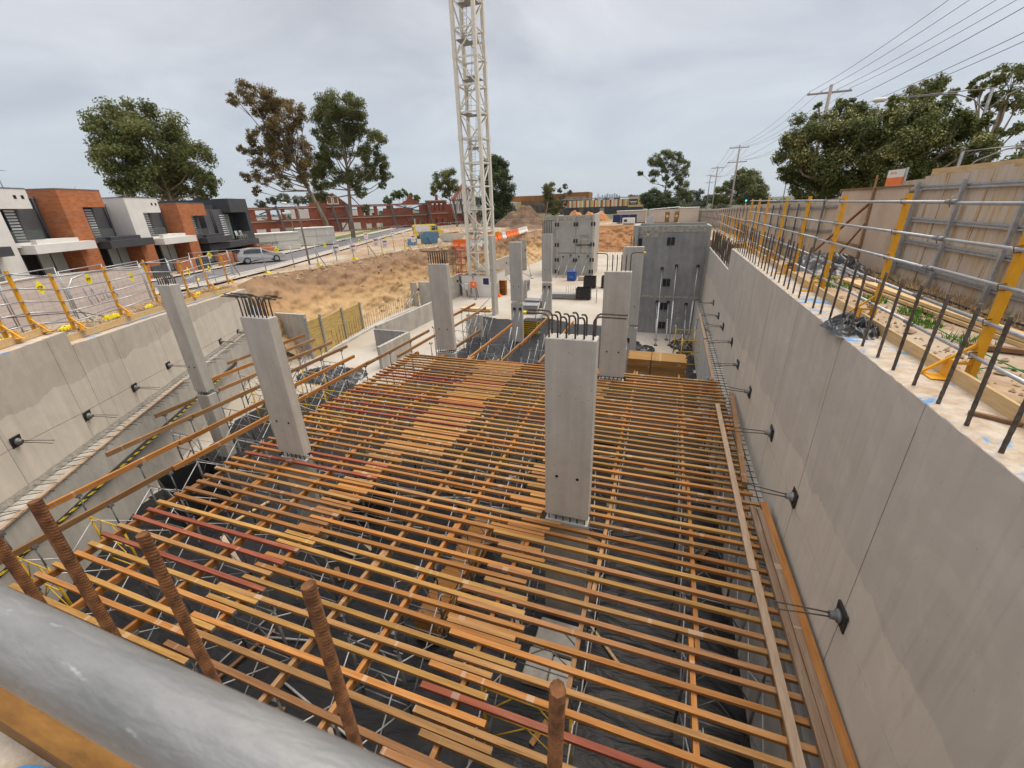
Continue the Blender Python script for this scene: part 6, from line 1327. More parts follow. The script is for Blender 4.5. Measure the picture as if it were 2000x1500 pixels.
# half timbered gable
hg=(54.5,62.5,8.4); mb=MB(); P=[(54.5,4.3),(58.6,8.4),(62.7,4.3)]; mb.add([(x,-1.2,z) for x,z in P]+[(x,.2,z) for x,z in P],[(0,2,1),(3,4,5),(0,1,4,3),(1,2,5,4),(2,0,3,5)]); mb.build('gable_face',M['render_w'],BF)
mb=MB()
for k in range(11):
    x=55.1+.7*k; zt=4.3+(4.1-abs(x-58.6)); mb.box(x-.11,x+.11,-1.26,-1.201,4.35,max(4.5,zt-.1))
mb.box(54.3,62.9,-1.28,-1.201,4.15,4.4); mb.build('gable_timbers',M['brown_w'],BF)
mb=MB(); mb.bar((54.1,-.6,4.2),(58.6,-.6,8.7),1.8,.25,up=(0,1,0)) if False else mb.bar((54.0,-.6,4.1),(58.6,-.6,8.7),.22,1.6,up=(0,1,0)); mb.bar((63.2,-.6,4.1),(58.6,-.6,8.7),.22,1.6,up=(0,1,0)); mb.build('gable_roof',M['brick_old'],BF)
facade(BF,54.5,62.7,.6,4.14,[(55+1.25*k,55.8+1.25*k,1.2,3.6) for k in range(6)],'timbered_storey','render_w',y0=-1.1,th=.9)
facade(BF,52.51,64,-3.2,.59,[(53.2,54.6,-3.2,-.9),(55.6,57.8,-3,-.4),(58.8,61.6,-3,-.4)],'wall','brick_old',y0=-.6,th=.8)
hbox(BF,46.3,64,5,5.4,-3.2,3.3,'rear_wall','brick_old'); hbox(BF,12,24,9,9.4,-2.5,3.0,'rear_wall','render_w'); hbox(BF,24.5,31,10,10.4,-2.5,2.6,'rear_wall','render_w'); hbox(BF,36,45,7,7.4,-3,2.7,'rear_wall','brick_old')
for x in (46.3,57.8): hbox(BF,x+3.6,x+4.2,1,1.6,4.2,5.9,'chimney_stack','brick_old')
SB=thing('bracing_frame','dark steel bracing towers and struts propping the brick facade','bracing',(FA.x,FA.y,0),rotF)
for x in (7.2,17.0,19.8,23.0,35.0,46.0,54.4,56.8): mb=MB(); mb.bar((x+.5,-2.2,-3.2),(x-.25,-1.0 if x<50 else -1.6,3.9 if x<50 else 4.6),.42,.42); mb.build('steel_leg',M['char2'],SB)
for p,q in [((3.2,-.9,2.2),(7.0,-.9,3.6)),((3.5,-.9,1.4),(8.5,-1.2,.3)),((20.5,-.9,1.0),(23.8,-.9,3.0)),((35.6,-1.2,.9),(45.6,-1.2,3.7)),((36.2,-1.1,3.4),(46.3,-1.1,.9)),((36.6,-1.4,-2.6),(41,-1.4,.3)),((41,-1.4,.3),(46,-1.4,-2.0)),((19.8,-1.3,1),(16.5,-1.3,3)),((20.5,-1.5,-2.5),(23.2,-1.5,.5))]:
    mb=MB(); mb.bar(p,q,.26,.26); mb.build('steel_strut',M['char2'],SB)
# white houses behind the gutted facade
for i,(u_,k_,w_,h_) in enumerate([(22,15,9,5.2),(4,15,6,4.2),(31,16,7,5.0)]):
    x,y=FA.x+FD.x*u_-FD.y*k_,FA.y+FD.y*u_+FD.x*k_
    r=thing('white_house','white modern house seen through the empty windows, %s'%['middle','left','right'][i],'house',(x,y,-2.5),rotF); hbox(r,0,w_,0,7,0,h_,'wall','render_w'); 
    for k in range(3): g=hbox(r,.8+w_*.3*k,.8+w_*.3*k+w_*.17,-.05,-.001,1.2,h_-.9,'window','glass'); hbox(g,.75+w_*.3*k,.8+w_*.3*k-.001,-.08,-.001,1.1,h_-.8,'frame','charcoal')
    hbox(r,-.1,w_+.1,-.1,7.1,h_+.001,h_+.15,'roof','galv_dk')
# rear fence of the road's far side with notices
rp2=along([(-45,50),(-44.5,56),(-44.5,62),(-44,68),(-42.5,74),(-39,80),(-36,86),(-31,90),(-26,93)],2.9)
for i,(a,b_) in enumerate(zip(rp2,rp2[1:])):
    put(FPn,(a[0],a[1],H(*a)+.05),math.atan2(b_[1]-a[1],b_[0]-a[0]),'far side fence panel across the road, number %d from the sheds'%(i+1),'far side site fence',fp_)
nb=thing('notice_board','',''); mb=MB(); mb.box(-.35,.35,-.01,.01,0,.9); mb.build('board',M['white'],nb); mb=MB(); mb.box(-.25,.25,-.016,-.011,.6,.75); mb.box(-.22,.2,-.016,-.011,.3,.34); mb.box(-.22,.12,-.016,-.011,.2,.24); mb.build('lettering',M['red'],nb)
for i,(a,z) in enumerate([((-44.45,57.5),.6),((-44.3,64.5),.6),((-43.6,70.5),.4),((-30.45,34.5),.7),((-30.43,37.0),.6),((-30.5,41.0),.9),((-30.5,42.6),.6),((-30.8,49.2),.7)]):
    o=nb if i==0 else dup(nb,(0,0,0)); o.location=(a[0]+.06,a[1]-.08,H(*a)+z); o.rotation_euler=(0,0,R(70)); o['label']='white notice with red print on the %s, %s'%('far side fence' if i<3 else 'road fence',['first','second','third','first','second','third','fourth','fifth'][i]); o['category']='notice'; o['group']='notices on the fences'
# ================================================================ FAR BUILDINGS
AB=thing('apartment_block','brown and grey apartment block beyond the soil heap','building',(-104.3,279.5,-9.0),R(4)); AB.scale=(2.15,2.15,2.15)
hbox(AB,0,4.6,0,10,0,6.1,'grey_wing','beige'); hbox(AB,4.61,5.8,-.2,10,0,6.2,'cream_bay','pine'); hbox(AB,5.81,23.5,.5,12,0,6.3,'brown_wing','dirt_br'); hbox(AB,-6,12,3,14,6.31,7.8,'top_storey','w_or'); hbox(AB,12.1,18,2,14,6.31,8.0,'top_storey','w_or'); hbox(AB,18.5,26,1.5,13,0,8.2,'end_wing','w_or'); hbox(AB,18.6,25.2,1.2,1.49,5.0,7.0,'end_wing_face','trim')
for k in range(2):
    for j in range(2): w_=hbox(AB,1.1+1.4*k,2.1+1.4*k,-.05,-.001,1+2.4*j,2.9+2.4*j,'balcony_opening','brown_w'); hbox(w_,1.0+1.4*k,2.2+1.4*k,-.15,-.051,1+2.4*j,1.9+2.4*j,'balcony_rail','charcoal')
for k in range(4): hbox(AB,8.6+1.6*k,9.7+1.6*k,.45,.499,3.0,5.0,'window','glass')
hbox(AB,8.2,14.4,.40,.449,2.4,3.0,'red_spandrel','red'); hbox(AB,19.4,20.4,1.1,1.19,5.4,6.6,'window','glass'); hbox(AB,21.5,22.4,1.1,1.19,5.4,6.6,'window','glass'); hbox(AB,23.2,24.1,1.1,1.19,5.2,6.8,'window','red')
SBd=thing('striped_building','long low building faced in yellow, cream and red stripes','building',(-50,220,-3),R(0)); k=0; x=0; pal2=['vanyel','pine','white','trim','red','vanyel','white','w_or','pine','beige','vanyel','red','white']
while x<31: 
    wd=rnd.choice([.5,.6,.8]); hbox(SBd,x,min(31,x+wd),-.1,6,3.3,6.4,'cladding_strip' ,pal2[k%13]); x+=wd+.004; k+=1
hbox(SBd,31.2,38,-.2,6,2.8,6.9,'end_bay','pine'); o=hbox(SBd,31.6,35.6,-.3,-.201,3.8,6.2,'name_panel','charcoal'); hbox(o,32,35.2,-.35,-.301,4.9,5.3,'sign_bar','white'); hbox(o,32.4,34.8,-.35,-.301,4.4,4.6,'sign_bar','white'); hbox(SBd,0,38,0,6,0,3.29,'lower_storey','charcoal'); hbox(SBd,-6,40,.5,8,6.91,7.3,'roof','galv')
for k in range(5): hbox(SBd,3+5*k,5.2+5*k,-.05,-.001,.4,2.9,'window',['glass','brown_w','glass','grey_steel','glass'][k])
# site offices
def office(label,x0,x1,y,z1,mat,rz,doors=(),slope=0):
    r=thing('site_office',label,'site office',(x0,y,-2.45),rz); W_=x1-x0
    hbox(r,0,W_,0,2.6,.15,z1+2.45,'office_body',mat); mb=MB(); mb.hexa([(-.1,-.15,z1+2.451),(W_+.1,-.15,z1+2.451+slope),(W_+.1,2.8,z1+2.451+slope),(-.1,2.8,z1+2.451)],[(-.1,-.15,z1+2.55),(W_+.1,-.15,z1+2.55+slope),(W_+.1,2.8,z1+2.55+slope),(-.1,2.8,z1+2.55)]); mb.build('roof',M['white'],r); hbox(r,.1,W_-.1,.1,2.5,0,.149,'skid','charcoal')
    for d in doors: 
        o=hbox(r,W_*d-.45,W_*d+.45,-.04,-.001,.2,2.3,'door','w_yel'); hbox(o,W_*d-.2,W_*d+.2,-.06,-.041,1.2,1.6,'notice','white')
    return r
office('beige site office at the right end with a blank wall',2.1,5.9,103,.55,'beige',0,(),0)
office('beige site office with two tan doors in the middle',-4.2,2.0,104.5,.35,'beige',0,(.62,.93),.35)
office('low beige site office with a green sign on the left',-11.5,-5.0,107,.15,'beige',0,(),.05)
lm=thing('vent_cabinet','pale grey cabinet before the site offices','cabinet',(-4.6,102,-2.45)); hbox(lm,0,1.6,0,.8,.1,1.6,'cabinet_body','galv'); hbox(lm,.1,1.5,.1,.7,0,.099,'plinth','charcoal')
nv=thing('shade_screen','dark blue mesh screen on posts before the left site office','screen',(-12,104,-2.5)); hbox(nv,0,5.2,0,.05,.4,2.0,'mesh_cloth','navy')
for x in (-.05,1.7,3.5,5.22): hbox(nv,x,x+.06,-.03,.08,0,2.1,'post','galv')
tr=thing('generator','white generator set beside the dark blue screen','generator',(-9.6,101,-2.5)); hbox(tr,0,2.6,0,1.2,.25,1.4,'canopy','white'); hbox(tr,.3,1.0,-.02,-.001,.6,1.1,'grille','charcoal'); hbox(tr,.2,2.4,.1,1.1,0,.249,'chassis','charcoal')
# hazy city skyline: towers kilometres away
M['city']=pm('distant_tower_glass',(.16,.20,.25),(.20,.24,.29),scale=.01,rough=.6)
for i,(a,e,w_) in enumerate([(-10.4,.60,.30),(-9.95,.36,.2),(-9.66,.55,.22),(-9.35,.40,.18),(-8.84,.50,.22),(-8.54,.86,.16),(-8.3,.55,.2),(-8.0,.68,.24),(-7.7,.62,.22),(-7.42,.86,.26),(-7.12,.74,.2),(-6.85,.70,.22),(-6.58,.88,.22),(-6.3,.72,.26),(-5.98,.5,.24)]):
    d=7000; x,y=d*math.sin(R(a)),d*math.cos(R(a)); wd=d*math.tan(R(w_))*.9; h=d*math.tan(R(e+.12)); r=thing('city_tower','tower on the far hazy skyline, %s from the left'%['first','second','third','fourth','fifth','sixth and slimmest','seventh','eighth','ninth','tenth','eleventh','twelfth','thirteenth and tallest','fourteenth','last'][i],'tower',(x,y,-20),R(-a),'distant city towers')
    hbox(r,-wd/2,wd/2,0,wd,0,h+20,'tower_shaft','city'); hbox(r,-wd*.3,wd*.3,wd*.2,wd*.8,h+20.01,h+24+6*(i%3),'tower_top','city')
# ================================================================ TREES, POLES, WIRES
TR={'A':[(-66.4,40.9,13.3,2.43),(-65.2,42.9,14.3,2.14),(-64.3,44.1,13.3,2.79),(-67.3,39.4,11.7,1.78),(-66.4,41.0,11.1,2.73),(-65.1,43.0,10.6,3.08),(-63.4,45.4,12.4,2.04),(-63.7,45.0,9.5,2.9),(-66.5,40.8,8.8,2.77),(-67.3,39.4,9.3,1.68),(-62.5,46.7,9.1,2.26),(-65.3,42.7,7.6,2.86),(-63.4,45.4,7.4,2.82),(-61.9,47.4,6.9,1.44),(-66.4,41.0,6.1,2.16),(-62.5,46.7,5.1,1.45),(-64.7,43.6,5.5,2.24),(-67.2,39.7,7.0,1.58)],
'B':[(-61.0,54.8,17.7,1.04),(-60.0,55.9,18.4,1.35),(-58.8,57.1,18.1,1.67),(-57.8,58.2,18.4,1.22),(-57.1,58.8,17.3,1.7),(-55.9,60.0,16.3,1.42),(-55.4,60.5,15.1,1.11),(-57.8,58.1,15.3,2.03),(-59.4,56.6,16.1,0.92),(-59.1,56.9,13.7,1.56),(-56.3,59.6,13.6,1.75),(-60.4,55.5,13.0,1.08),(-58.0,58.0,11.9,1.91),(-61.7,54.1,11.3,0.69),(-60.7,55.1,11.6,0.93),(-55.3,60.6,11.6,1.14),(-60.1,55.8,10.1,1.58),(-58.0,58.0,9.6,1.77),(-56.2,59.7,9.3,1.31),(-61.8,53.9,7.6,0.79),(-60.3,55.6,7.6,1.44),(-58.5,57.5,6.7,1.14),(-61.3,54.5,5.7,0.72),(-59.1,56.8,8.7,1.12),(-56.2,59.7,7.2,0.99)],
'C':[(-55.3,68.4,18.8,2.24),(-53.3,70.0,18.5,2.09),(-56.2,67.7,16.8,2.08),(-52.9,70.3,16.4,1.95),(-54.9,68.8,15.1,2.47),(-57.2,66.9,14.6,1.4),(-52.1,70.9,15.3,1.25),(-56.4,67.6,12.3,1.95),(-53.6,69.8,12.8,1.62),(-50.4,72.1,13.0,1.82),(-51.6,71.3,10.9,1.65),(-50.0,72.4,10.3,1.29),(-49.4,72.8,7.8,0.84),(-50.7,71.9,8.7,1.49),(-52.6,70.6,8.7,1.66),(-58.3,65.9,10.1,1.95),(-57.5,66.6,8.0,1.99),(-59.5,64.8,8.0,1.34),(-55.2,68.5,8.0,1.1),(-54.4,69.1,7.4,1.47),(-50.3,72.2,6.4,0.66),(-59.1,65.2,5.6,1.63),(-53.6,69.8,5.4,1.12),(-53.1,70.2,2.5,0.76),(-57.6,66.5,11.6,1.06)],
'D':[(-56.0,106.1,9.0,1.71),(-53.9,107.2,9.5,1.45),(-57.2,105.5,7.5,1.19),(-53.4,107.5,7.4,1.19),(-55.1,106.6,5.9,1.06),(-57.9,105.1,5.8,0.66),(-55.5,106.4,7.6,1.19)],
'E':[(-44.2,111.6,12.0,1.83),(-42.5,112.2,12.1,1.7),(-41.1,112.7,9.2,1.32),(-44.1,111.6,8.1,2.39),(-41.5,112.6,5.9,1.88),(-45.2,111.2,3.9,2.43),(-42.1,112.4,2.3,2.17),(-44.1,111.6,0.1,2.46),(-40.8,112.8,3.1,1.22),(-42.8,112.1,9.8,1.85)],
'F':[(-7.5,189.9,16.7,1.78),(-4.2,190.0,17.2,1.96),(-0.1,190.0,16.2,2.15),(3.8,190.0,14.3,1.56),(-5.0,189.9,13.7,1.78),(-0.8,190.0,12.8,1.77),(-7.8,189.8,11.2,1.6),(2.7,190.0,10.9,1.77),(-2.7,190.0,10.1,1.0),(-12.5,189.6,12.5,0.81),(4.2,190.0,6.5,2.18),(2.0,190.0,4.4,2.4),(5.9,189.9,2.8,1.59),(-0.6,190.0,7.8,1.0)],
'G':[(-8.4,169.8,3.3,1.47),(-5.7,169.9,4.2,1.64),(-2.2,170.0,3.4,1.63),(-7.2,169.8,1.5,1.84),(-3.0,170.0,1.2,2.01),(1.0,170.0,1.1,1.45)],
'H':[(19.0,148.8,7.3,1.93),(21.6,148.4,6.9,1.91),(23.3,148.2,4.4,1.62),(18.2,148.9,4.0,2.11),(15.7,149.2,2.6,1.52),(21.1,148.5,2.4,2.24),(16.0,149.1,5.3,1.36),(13.4,149.4,4.6,0.91),(24.5,148.0,2.0,1.48),(13.0,149.4,2.1,1.23)],
'I':[(6.1,29.4,5.2,0.77),(6.0,29.4,4.2,0.67),(6.9,29.2,4.5,0.98),(7.0,29.2,5.5,0.64),(7.7,29.0,5.8,0.57),(8.1,28.9,4.8,0.95),(6.8,29.2,3.4,0.89),(8.2,28.9,3.6,1.02),(8.8,28.7,5.1,0.72),(6.4,29.3,3.2,0.51),(8.0,28.9,6.3,0.21),(9.3,28.5,4.0,0.78),(9.3,28.5,3.1,0.79),(7.9,28.9,2.8,0.68),(6.8,29.2,2.4,0.57),(7.8,29.0,2.2,0.61),(8.9,28.7,2.3,0.7),(9.6,28.4,2.4,0.69),(5.9,29.4,3.4,0.51),(6.7,29.2,6.4,0.16),(7.6,29.0,6.4,0.21),(8.4,28.8,6.1,0.31),(8.5,28.8,5.8,0.66)],
'J':[(8.7,26.6,5.0,0.75),(9.2,26.4,4.1,0.99),(9.5,26.3,5.2,0.78),(10.1,26.1,4.2,0.96),(9.9,26.2,3.2,0.89),(10.7,25.9,4.9,0.75),(11.2,25.7,3.9,0.79),(11.2,25.7,3.1,0.67),(11.6,25.5,4.5,0.6),(11.9,25.4,4.8,0.3),(11.8,25.4,3.7,0.56),(9.9,26.2,5.5,0.45),(9.3,26.4,3.1,0.72),(10.8,25.9,2.8,0.6),(9.7,26.3,2.4,0.58),(10.5,25.9,2.4,0.61),(11.3,25.6,2.6,0.54),(11.9,25.3,2.9,0.48),(12.2,25.2,3.9,0.38),(9.1,26.5,5.8,0.37),(10.4,26.0,5.4,0.4),(11.1,25.7,4.9,0.43)],
'K':[(17.3,46.9,9.5,0.71),(18.1,46.6,9.7,0.7),(17.3,46.9,8.9,0.52),(19.1,46.2,8.9,0.42),(18.1,46.6,9.0,0.55)],
'L':[(16.3,36.5,7.8,0.45),(16.8,36.3,8.0,0.58),(17.5,36.0,7.9,0.57),(17.4,36.0,7.0,0.64),(18.0,35.7,6.7,0.58),(16.8,36.3,6.9,0.36),(18.3,35.5,5.3,0.41),(17.7,35.9,5.1,0.27),(18.7,35.3,3.4,0.65),(17.7,35.9,3.8,0.43),(18.9,35.2,4.2,0.64),(16.2,36.6,7.3,0.27)],
'M':[(-27.7,106.4,6.3,0.98),(-27.3,106.6,4.8,1.1),(-27.7,106.4,3.0,0.99),(-26.3,106.8,2.3,0.87),(-27.0,106.6,0.9,1.0),(-28.2,106.3,4.6,0.86)],
'N':[(-25.6,109.0,5.3,0.5),(-24.5,109.3,6.1,0.5),(-25.0,109.2,3.7,0.63),(-23.3,109.6,4.6,0.44),(-25.1,109.2,2.0,0.88),(-25.8,109.0,0.6,0.89),(-24.2,109.4,2.5,0.5)],
'O':[(-82.9,125.0,6.4,1.14),(-81.1,126.2,6.8,1.14),(-79.2,127.4,6.0,0.99),(-85.2,123.5,5.1,0.98),(-77.3,128.5,5.3,0.83)],
'P':[(-112.1,99.7,5.1,0.89),(-109.9,102.0,5.9,1.05),(-107.8,104.3,6.3,1.21),(-105.0,107.1,5.7,1.07),(-103.2,108.9,6.0,1.23),(-111.2,100.6,4.5,0.89),(-99.0,112.7,5.8,1.1)],
'Q':[(-49.9,326.2,2.8,1.46),(-42.9,327.2,3.2,1.82),(-35.9,328.0,3.7,1.99),(-29.9,328.6,2.5,1.44),(-25.2,329.0,4.3,2.51),(-20.2,329.4,2.8,2.5),(-55.2,325.3,2.3,1.1)],
'R':[(10.6,259.8,3.5,2.17),(14.0,259.6,4.3,1.89),(18.2,259.4,2.2,1.88),(15.9,259.5,0.8,2.16),(21.5,259.1,1.1,1.61)]}
def leafmat(name,c1,c2,c3=None,sc=.35):
    m,t,b=newmat(name); L=t.links.new; b.inputs['Roughness'].default_value=.6; b.inputs['Specular IOR Level'].default_value=.25
    tc=t.nodes.new('ShaderNodeTexCoord'); n=t.nodes.new('ShaderNodeTexNoise'); n.inputs['Scale'].default_value=sc; n.inputs['Detail'].default_value=3; L(tc.outputs['Object'],n.inputs[0])
    ge=t.nodes.new('ShaderNodeNewGeometry'); ad=t.nodes.new('ShaderNodeMath'); ad.operation='MULTIPLY_ADD'; ad.inputs[1].default_value=.45; L(ge.outputs['Random Per Island'],ad.inputs[0]); L(n.outputs[0],ad.inputs[2])
    cr=t.nodes.new('ShaderNodeValToRGB'); e=cr.color_ramp.elements; e[0].position=.45; e[0].color=c1+(1,); e[1].position=.95; e[1].color=c2+(1,)
    if c3: x=e.new(.97); x.color=c3+(1,); e[1].position=.90
    L(ad.outputs[0],cr.inputs[0]); L(cr.outputs[0],b.inputs['Base Color'])
    tr=t.nodes.new('ShaderNodeBsdfTranslucent'); L(cr.outputs[0],tr.inputs[0]); mx=t.nodes.new('ShaderNodeMixShader'); mx.inputs[0].default_value=.32; L(b.outputs[0],mx.inputs[1]); L(tr.outputs[0],mx.inputs[2]); L(mx.outputs[0],t.nodes['Material Output'].inputs[0])
    return m
M['lf_green']=leafmat('gum_leaves',(.055,.075,.020),(.19,.205,.065))
M['lf_brown']=leafmat('bronze_gum_leaves',(.095,.078,.026),(.25,.175,.065))
M['lf_dark']=leafmat('dark_leaves',(.028,.046,.014),(.080,.11,.030))
M['lf_lime']=leafmat('fresh_leaves',(.05,.085,.018),(.13,.18,.04))
M['lf_flower']=leafmat('flowering_leaves',(.042,.062,.015),(.16,.18,.05),(.50,.46,.22),.8)
M['lf_far']=leafmat('far_leaves',(.055,.07,.04),(.12,.135,.08))
def tree(key,label,mat,ls,base,dens=1.0,limbs=(),r0=.35,group=None,name='tree',squash=.8):
    cl=TR[key]; r_=random.Random(hash(key)%1000 if False else sum(map(ord,key))*7)
    bx,by,bz=base; t_=thing(name,label,'tree',base,0,group)
    mb=MB(); cxm=sum(c[0] for c in cl)/len(cl); cym=sum(c[1] for c in cl)/len(cl); vd=Vector((cxm,cym,0)).normalized()
    spread=max(abs(c[2]-cl[0][2]) for c in cl)
    cs=[]
    for (x,y,z,r) in cl:
        r=r*(1.3 if key in 'DEFGHMNOPQR' else 1.0)
        dd=r_.uniform(-1,1)*r*1.1; cs.append(Vector((x+vd.x*dd,y+vd.y*dd,z)).to_tuple()+(r,))
    for (x,y,z,r) in cs:
        # each clump is a cluster of smaller tufts
        nt=max(6,int(13*dens)); 
        for k in range(nt):
            while True:
                p=Vector((r_.uniform(-1,1),r_.uniform(-1,1),r_.uniform(-1,1)))
                if .15<p.length<1: break
            p=p.normalized()*(p.length**.5); tr=r*r_.uniform(.30,.58); tx,ty,tz_=x+p.x*r*.95,y+p.y*r*.95,z+p.z*r*.9
            nl=int(min(1000,max(34,dens*2.6*(tr/ls)**2*4.6)))
            for q in range(nl):
                d=Vector((r_.gauss(0,1),r_.gauss(0,1),r_.gauss(0,1))).normalized()*(r_.random()**.6)*tr*1.15
                px,py,pz=tx+d.x-bx,ty+d.y-by,tz_+d.z*squash-bz; s=ls*.72*r_.uniform(.6,1.4)
                n=(d.normalized()*.8+Vector((r_.uniform(-1,1),r_.uniform(-1,1),r_.uniform(-.3,1.2)))).normalized(); a=n.orthogonal().normalized(); ang=r_.uniform(0,6.28); b2=n.cross(a); u=(a*math.cos(ang)+b2*math.sin(ang))*s; v=n.cross(u)*.5
                P=Vector((px,py,pz)); k0=len(mb.v); mb.v+= [tuple(P-u),tuple(P+v*.9),tuple(P+u),tuple(P-v*.9)]; mb.f.append([k0,k0+1,k0+2,k0+3]); mb.mi.append(0); mb.sm.append(False)
    mb.build('crown',M[mat],t_)
    tb=MB(); top=max(cs,key=lambda c:c[2]); ctr=Vector((cxm-bx,cym-by,top[2]-bz))
    fork=Vector((ctr.x*.35,ctr.y*.35,(top[2]-bz)*.38))
    tb.tube([(0,0,-.4),(ctr.x*.08,ctr.y*.08,fork.z*.4),tuple(fork),tuple(fork.lerp(ctr,.5)),tuple(ctr*.9)],[r0,r0*.82,r0*.62,r0*.36,r0*.12],9)
    for i,(x,y,z,r) in enumerate(cs):
        e=Vector((x-bx,y-by,z-bz)); ft=min(.85,max(.05,(e.z/max(1,ctr.z))*.75-.12)); st=fork.lerp(ctr,max(0,ft-.25)) if e.z>fork.z*1.1 else fork*.9
        mid=st.lerp(e,.5)+Vector((r_.uniform(-.3,.3),r_.uniform(-.3,.3),-.12*(e-st).length)); tb.tube([tuple(st),tuple(mid),tuple(e)],[r0*.3,r0*.2,r0*.07],6)
        for k in range(3):
            p=e+Vector((r_.uniform(-1,1),r_.uniform(-1,1),r_.uniform(-.5,1)))*r*.7; tb.tube([tuple(mid.lerp(e,.6)),tuple(p)],[r0*.1,r0*.03],4)
    tb.build('trunk',M['trunk'],t_)
    return t_
tree('A','large round green gum tree rising behind the townhouses','lf_green',.24,(-65,44,-2.3),1.0,r0=.5)
tree('B','tall open bronze-leaved gum tree left of the green one','lf_brown',.20,(-55.6,62.5,-2.3),1.05,r0=.42)
tree('C','tall green gum tree with a pale trunk in front of the brick facade','lf_green',.21,(-55,67.5,-2.3),1.2,r0=.42)
tree('D','small round gum tree above the half-timbered gable','lf_green',.32,(-53.5,108,-2.5),1.0,r0=.3)
tree('E','dark tall tree behind the crane mast','lf_dark',.30,(-40.5,113,-2.5),1.3,r0=.4)
tree('F','lone spreading gum on the skyline right of centre','lf_green',.42,(-3.0,190,-3),1.1,r0=.5)
tree('G','dark flat-topped conifer under the spreading gum','lf_dark',.40,(-4.5,170,-3),1.5,r0=.4)
tree('H','bushy green tree behind the second power pole','lf_green',.36,(12,149,-3),1.4,r0=.4)
tree('I','dense dark flowering tree behind the hoarding, left of a pair','lf_flower',.085,(7.8,28.6,-.4),1.25,r0=.3)
tree('J','dense dark tree with cream flower tips behind the hoarding, right of a pair','lf_flower',.085,(10.2,25.8,-.2),1.25,r0=.3)
tree('K','rounded tree top rising behind the flowering pair','lf_green',.16,(17.5,46.5,-1),1.2,r0=.3)
tree('L','loose gum tree at the top right corner of the picture','lf_green',.14,(17.2,36.0,-1),.9,r0=.3)
tree('M','slender leafy tree beside the big soil heap','lf_green',.26,(-28.5,105,-2.8),1.1,r0=.16)
tree('N','thin sparse sapling right of the slender tree by the soil heap','lf_far',.22,(-25.5,109,-2.8),.7,r0=.1)
tree('O','pale green bushy tree behind the curved gable','lf_lime',.40,(-80,127,-2.5),1.2,r0=.3)
tree('P','row of grey green bushes behind the left end of the brick facade','lf_far',.42,(-100,112,-2.5),1.1,r0=.25)
tree('Q','grey green tree line below the city skyline','lf_far',.8,(-40,327,-3),1.2,r0=.4)
tree('R','loose gum trees where the poles meet the horizon','lf_far',.6,(8,259,-3),1.0,r0=.3)
# far-off belt of suburban trees along the horizon
r_=random.Random(5); mb=MB()
for k in range(150):
    a=R(r_.uniform(-72,38)); d=r_.uniform(230,480); R_=r_.uniform(3,7)
    if -13<math.degrees(a)<1 and d<320: d+=130
    if math.degrees(a)<-30 and d<260: d+=60
    cx_,cy_=d*math.sin(a),d*math.cos(a); hh=r_.uniform(2.5,5.5)*(1.0 if d>300 else .8)
    for q in range(150):
        v=Vector((r_.gauss(0,1),r_.gauss(0,1),r_.gauss(0,1))).normalized()*r_.random()**.4; s=r_.uniform(.5,1.1); n=Vector((r_.uniform(-1,1),r_.uniform(-1,1),r_.uniform(-.2,1))).normalized(); u=n.orthogonal().normalized()*s; w_=n.cross(u)*.6
        P=Vector((cx_+v.x*R_,cy_+v.y*R_,-3.2+hh*.5+v.z*hh*.62)); k0=len(mb.v); mb.v+=[tuple(P-u),tuple(P+w_),tuple(P+u),tuple(P-w_)]; mb.f.append([k0,k0+1,k0+2,k0+3]); mb.mi.append(0); mb.sm.append(False)
o=mb.build('distant_trees',M['lf_far']); o['kind']='stuff'; o['label']='belt of distant suburban trees along the horizon'
# ---- power poles
def pole(label,p,h,arms,sc=1):
    r=thing('power_pole',label,'power pole',p,0,'timber power poles along the right'); mb=MB(); mb.tube([(0,0,0),(0,0,h)],[.17,.115],10); mb.build('pole_shaft',M['pole'],r)
    for (z,w_) in arms:
        mb=MB(); mb.box(-w_/2,w_/2,.12,.22,z-.06,z+.06); mb.build('crossarm',M['pole'],r)
        for x in (-.46,-.18,.18,.46): mb=MB(); mb.tube([(x*w_,.17,z+.06),(x*w_,.17,z+.2)],[.035,.03],7); mb.build('insulator',M['galv'],r)
    return r
PL=[(11.0,45.4,10.0,-1.0),(9.75,85.6,10.0,-2.0),(9.9,128,10.0,-2.6),(11.5,172,10,-3)]
pole('timber power pole standing up out of the flowering trees, nearest one',(11.0,45.4,-1.0),11.1,[(10.6,3.0)])
pole('timber power pole with two crossarms beyond the far hoarding',(9.75,85.6,-2.0),12.0,[(11.7,2.9),(9.6,2.9)])
pole('smaller timber power pole with two crossarms, third along',(10.3,128,-2.6),12.2,[(11.8,2.7),(9.9,2.4)])
pole('farthest timber power pole against the sky',(12.0,172,-3),12.8,[(12.4,2.6),(10.2,2.4)])
def wire(p,q,sag,label,grp):
    p=Vector(p);q=Vector(q); mb=MB(); k=18; mb.tube([tuple(p.lerp(q,i/k)-Vector((0,0,sag*4*(i/k)*(1-i/k)))) for i in range(k+1)],.014 if p.y<60 else .022,4,cap=False); return tag(mb.build('power_line',M['wire']),label,'power line',grp)
WS=[(11.4,4.5,10.3),(11.0,45.57,9.78),(9.75,85.77,9.85),(10.3,128.17,9.35),(12,172.17,9.55)]
for j,xx in enumerate((-.46,-.18,.18,.46)):
    P_=[(a+xx*3.0,b_,c) for a,b_,c in WS]
    for i in range(4): wire(P_[i],P_[i+1],[.75,.8,.9,.9][i],'overhead wire %s, %s of four'%(['from nearest pole over the camera side','between the nearest and second poles','between the second and third poles','between the third and farthest poles'][i],['first','second','third','fourth'][j]),'overhead power lines')
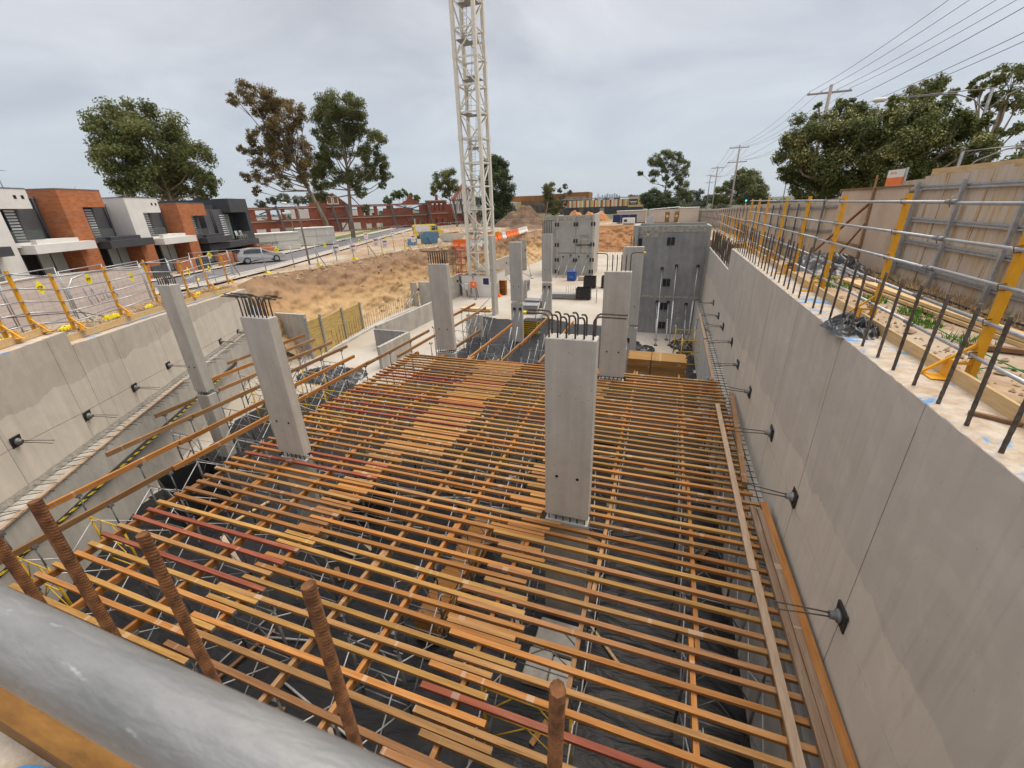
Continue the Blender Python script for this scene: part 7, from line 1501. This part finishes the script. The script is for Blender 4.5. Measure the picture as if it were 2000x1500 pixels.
for j,xx in enumerate((-.46,.18,.46)):
    P_=[(a+xx*2.6,b_,c-2.0) for a,b_,c in WS]; P_[1]=(P_[1][0],P_[1][1],P_[1][2]+.2)
    for i in range(4): wire(P_[i],P_[i+1],[.7,.7,.8,.8][i],'lower cable %s, %s of three'%(['from the nearest pole toward the right edge','between the nearest and second poles','between the second and third poles','between the third and farthest poles'][i],['first','second','third'][j]),'lower overhead cables')
# street lights on the right road, traffic light
def rlamp(label,p,h,arm,dirs,rz=0):
    r=thing('street_lamp',label,'street lamp',p,rz); mb=MB(); mb.tube([(0,0,0),(0,0,h)],[.085,.06],8); mb.build('pole',M['galv_dk'],r)
    for s in dirs:
        mb=MB(); mb.tube([(0,0,h-.9),(s*.5,0,h-.35),(s*1.2,0,h-.02),(s*arm,0,h+.12)],.028,7); mb.tube([(0,0,h),(s*arm,0,h+.14)],.022,6); mb.build('arm',M['galv_dk'],r); mb=MB(); mb.tube([(s*arm,0,h+.12),(s*(arm+.12),0,h+.12),(s*(arm+.5),0,h+.14),(s*(arm+.62),0,h+.14)],[.04,.11,.10,.02],8); mb.build('lamp_head',M['white'],r)
rlamp('double-armed street lamp by the top right gum tree',(13.0,28.0,-.6),6.9,3.6,(-1,1),R(-20))
rlamp('low single-armed street lamp behind the right hoarding',(10.9,24.0,-.5),4.1,2.4,(1,),R(-15))
rlamp('far street lamp left of the flowering trees',(15.5,76,-2),9.6,1.9,(-1,))
tl=thing('traffic_light','traffic light showing green over the far hoarding','traffic light',(11.8,84,-2.2)); mb=MB(); mb.tube([(0,0,0),(0,0,4.1)],.06,8); mb.build('pole',M['vanyel'],tl); mb=MB(); mb.box(-.35,.35,-.12,.0,3.6,5.0); mb.build('backboard',M['blk'],tl); gm,t,b=newmat('green_signal'); b.inputs['Emission Color'].default_value=(.05,.9,.5,1); b.inputs['Emission Strength'].default_value=1.2; b.inputs['Base Color'].default_value=(.02,.3,.15,1)
mb=MB(); mb.tube([(0,-.13,3.9),(0,-.15,3.9)],.13,14); mb.build('green_lens',gm,tl); mb=MB()
for z in (4.3,4.7): mb.tube([(0,-.13,z),(0,-.15,z)],.13,14)
mb.build('unlit_lens',M['rubber'],tl)
# ---- air
mb=MB(); mb.box(-4200,4200,-60,8600,-30,210); hz_=mb.build('haze',M['hole']); hz_.data.materials.clear()
vm=bpy.data.materials.new('air'); vm.use_nodes=True; t=vm.node_tree; t.nodes.clear(); pv=t.nodes.new('ShaderNodeVolumePrincipled'); pv.inputs['Color'].default_value=(.80,.88,1,1); pv.inputs['Density'].default_value=5e-5; pv.inputs['Anisotropy'].default_value=.3; om=t.nodes.new('ShaderNodeOutputMaterial'); t.links.new(pv.outputs[0],om.inputs['Volume']); hz_.data.materials.append(vm); hz_['kind']='stuff'; hz_['label']='thin pale air between here and the far city'
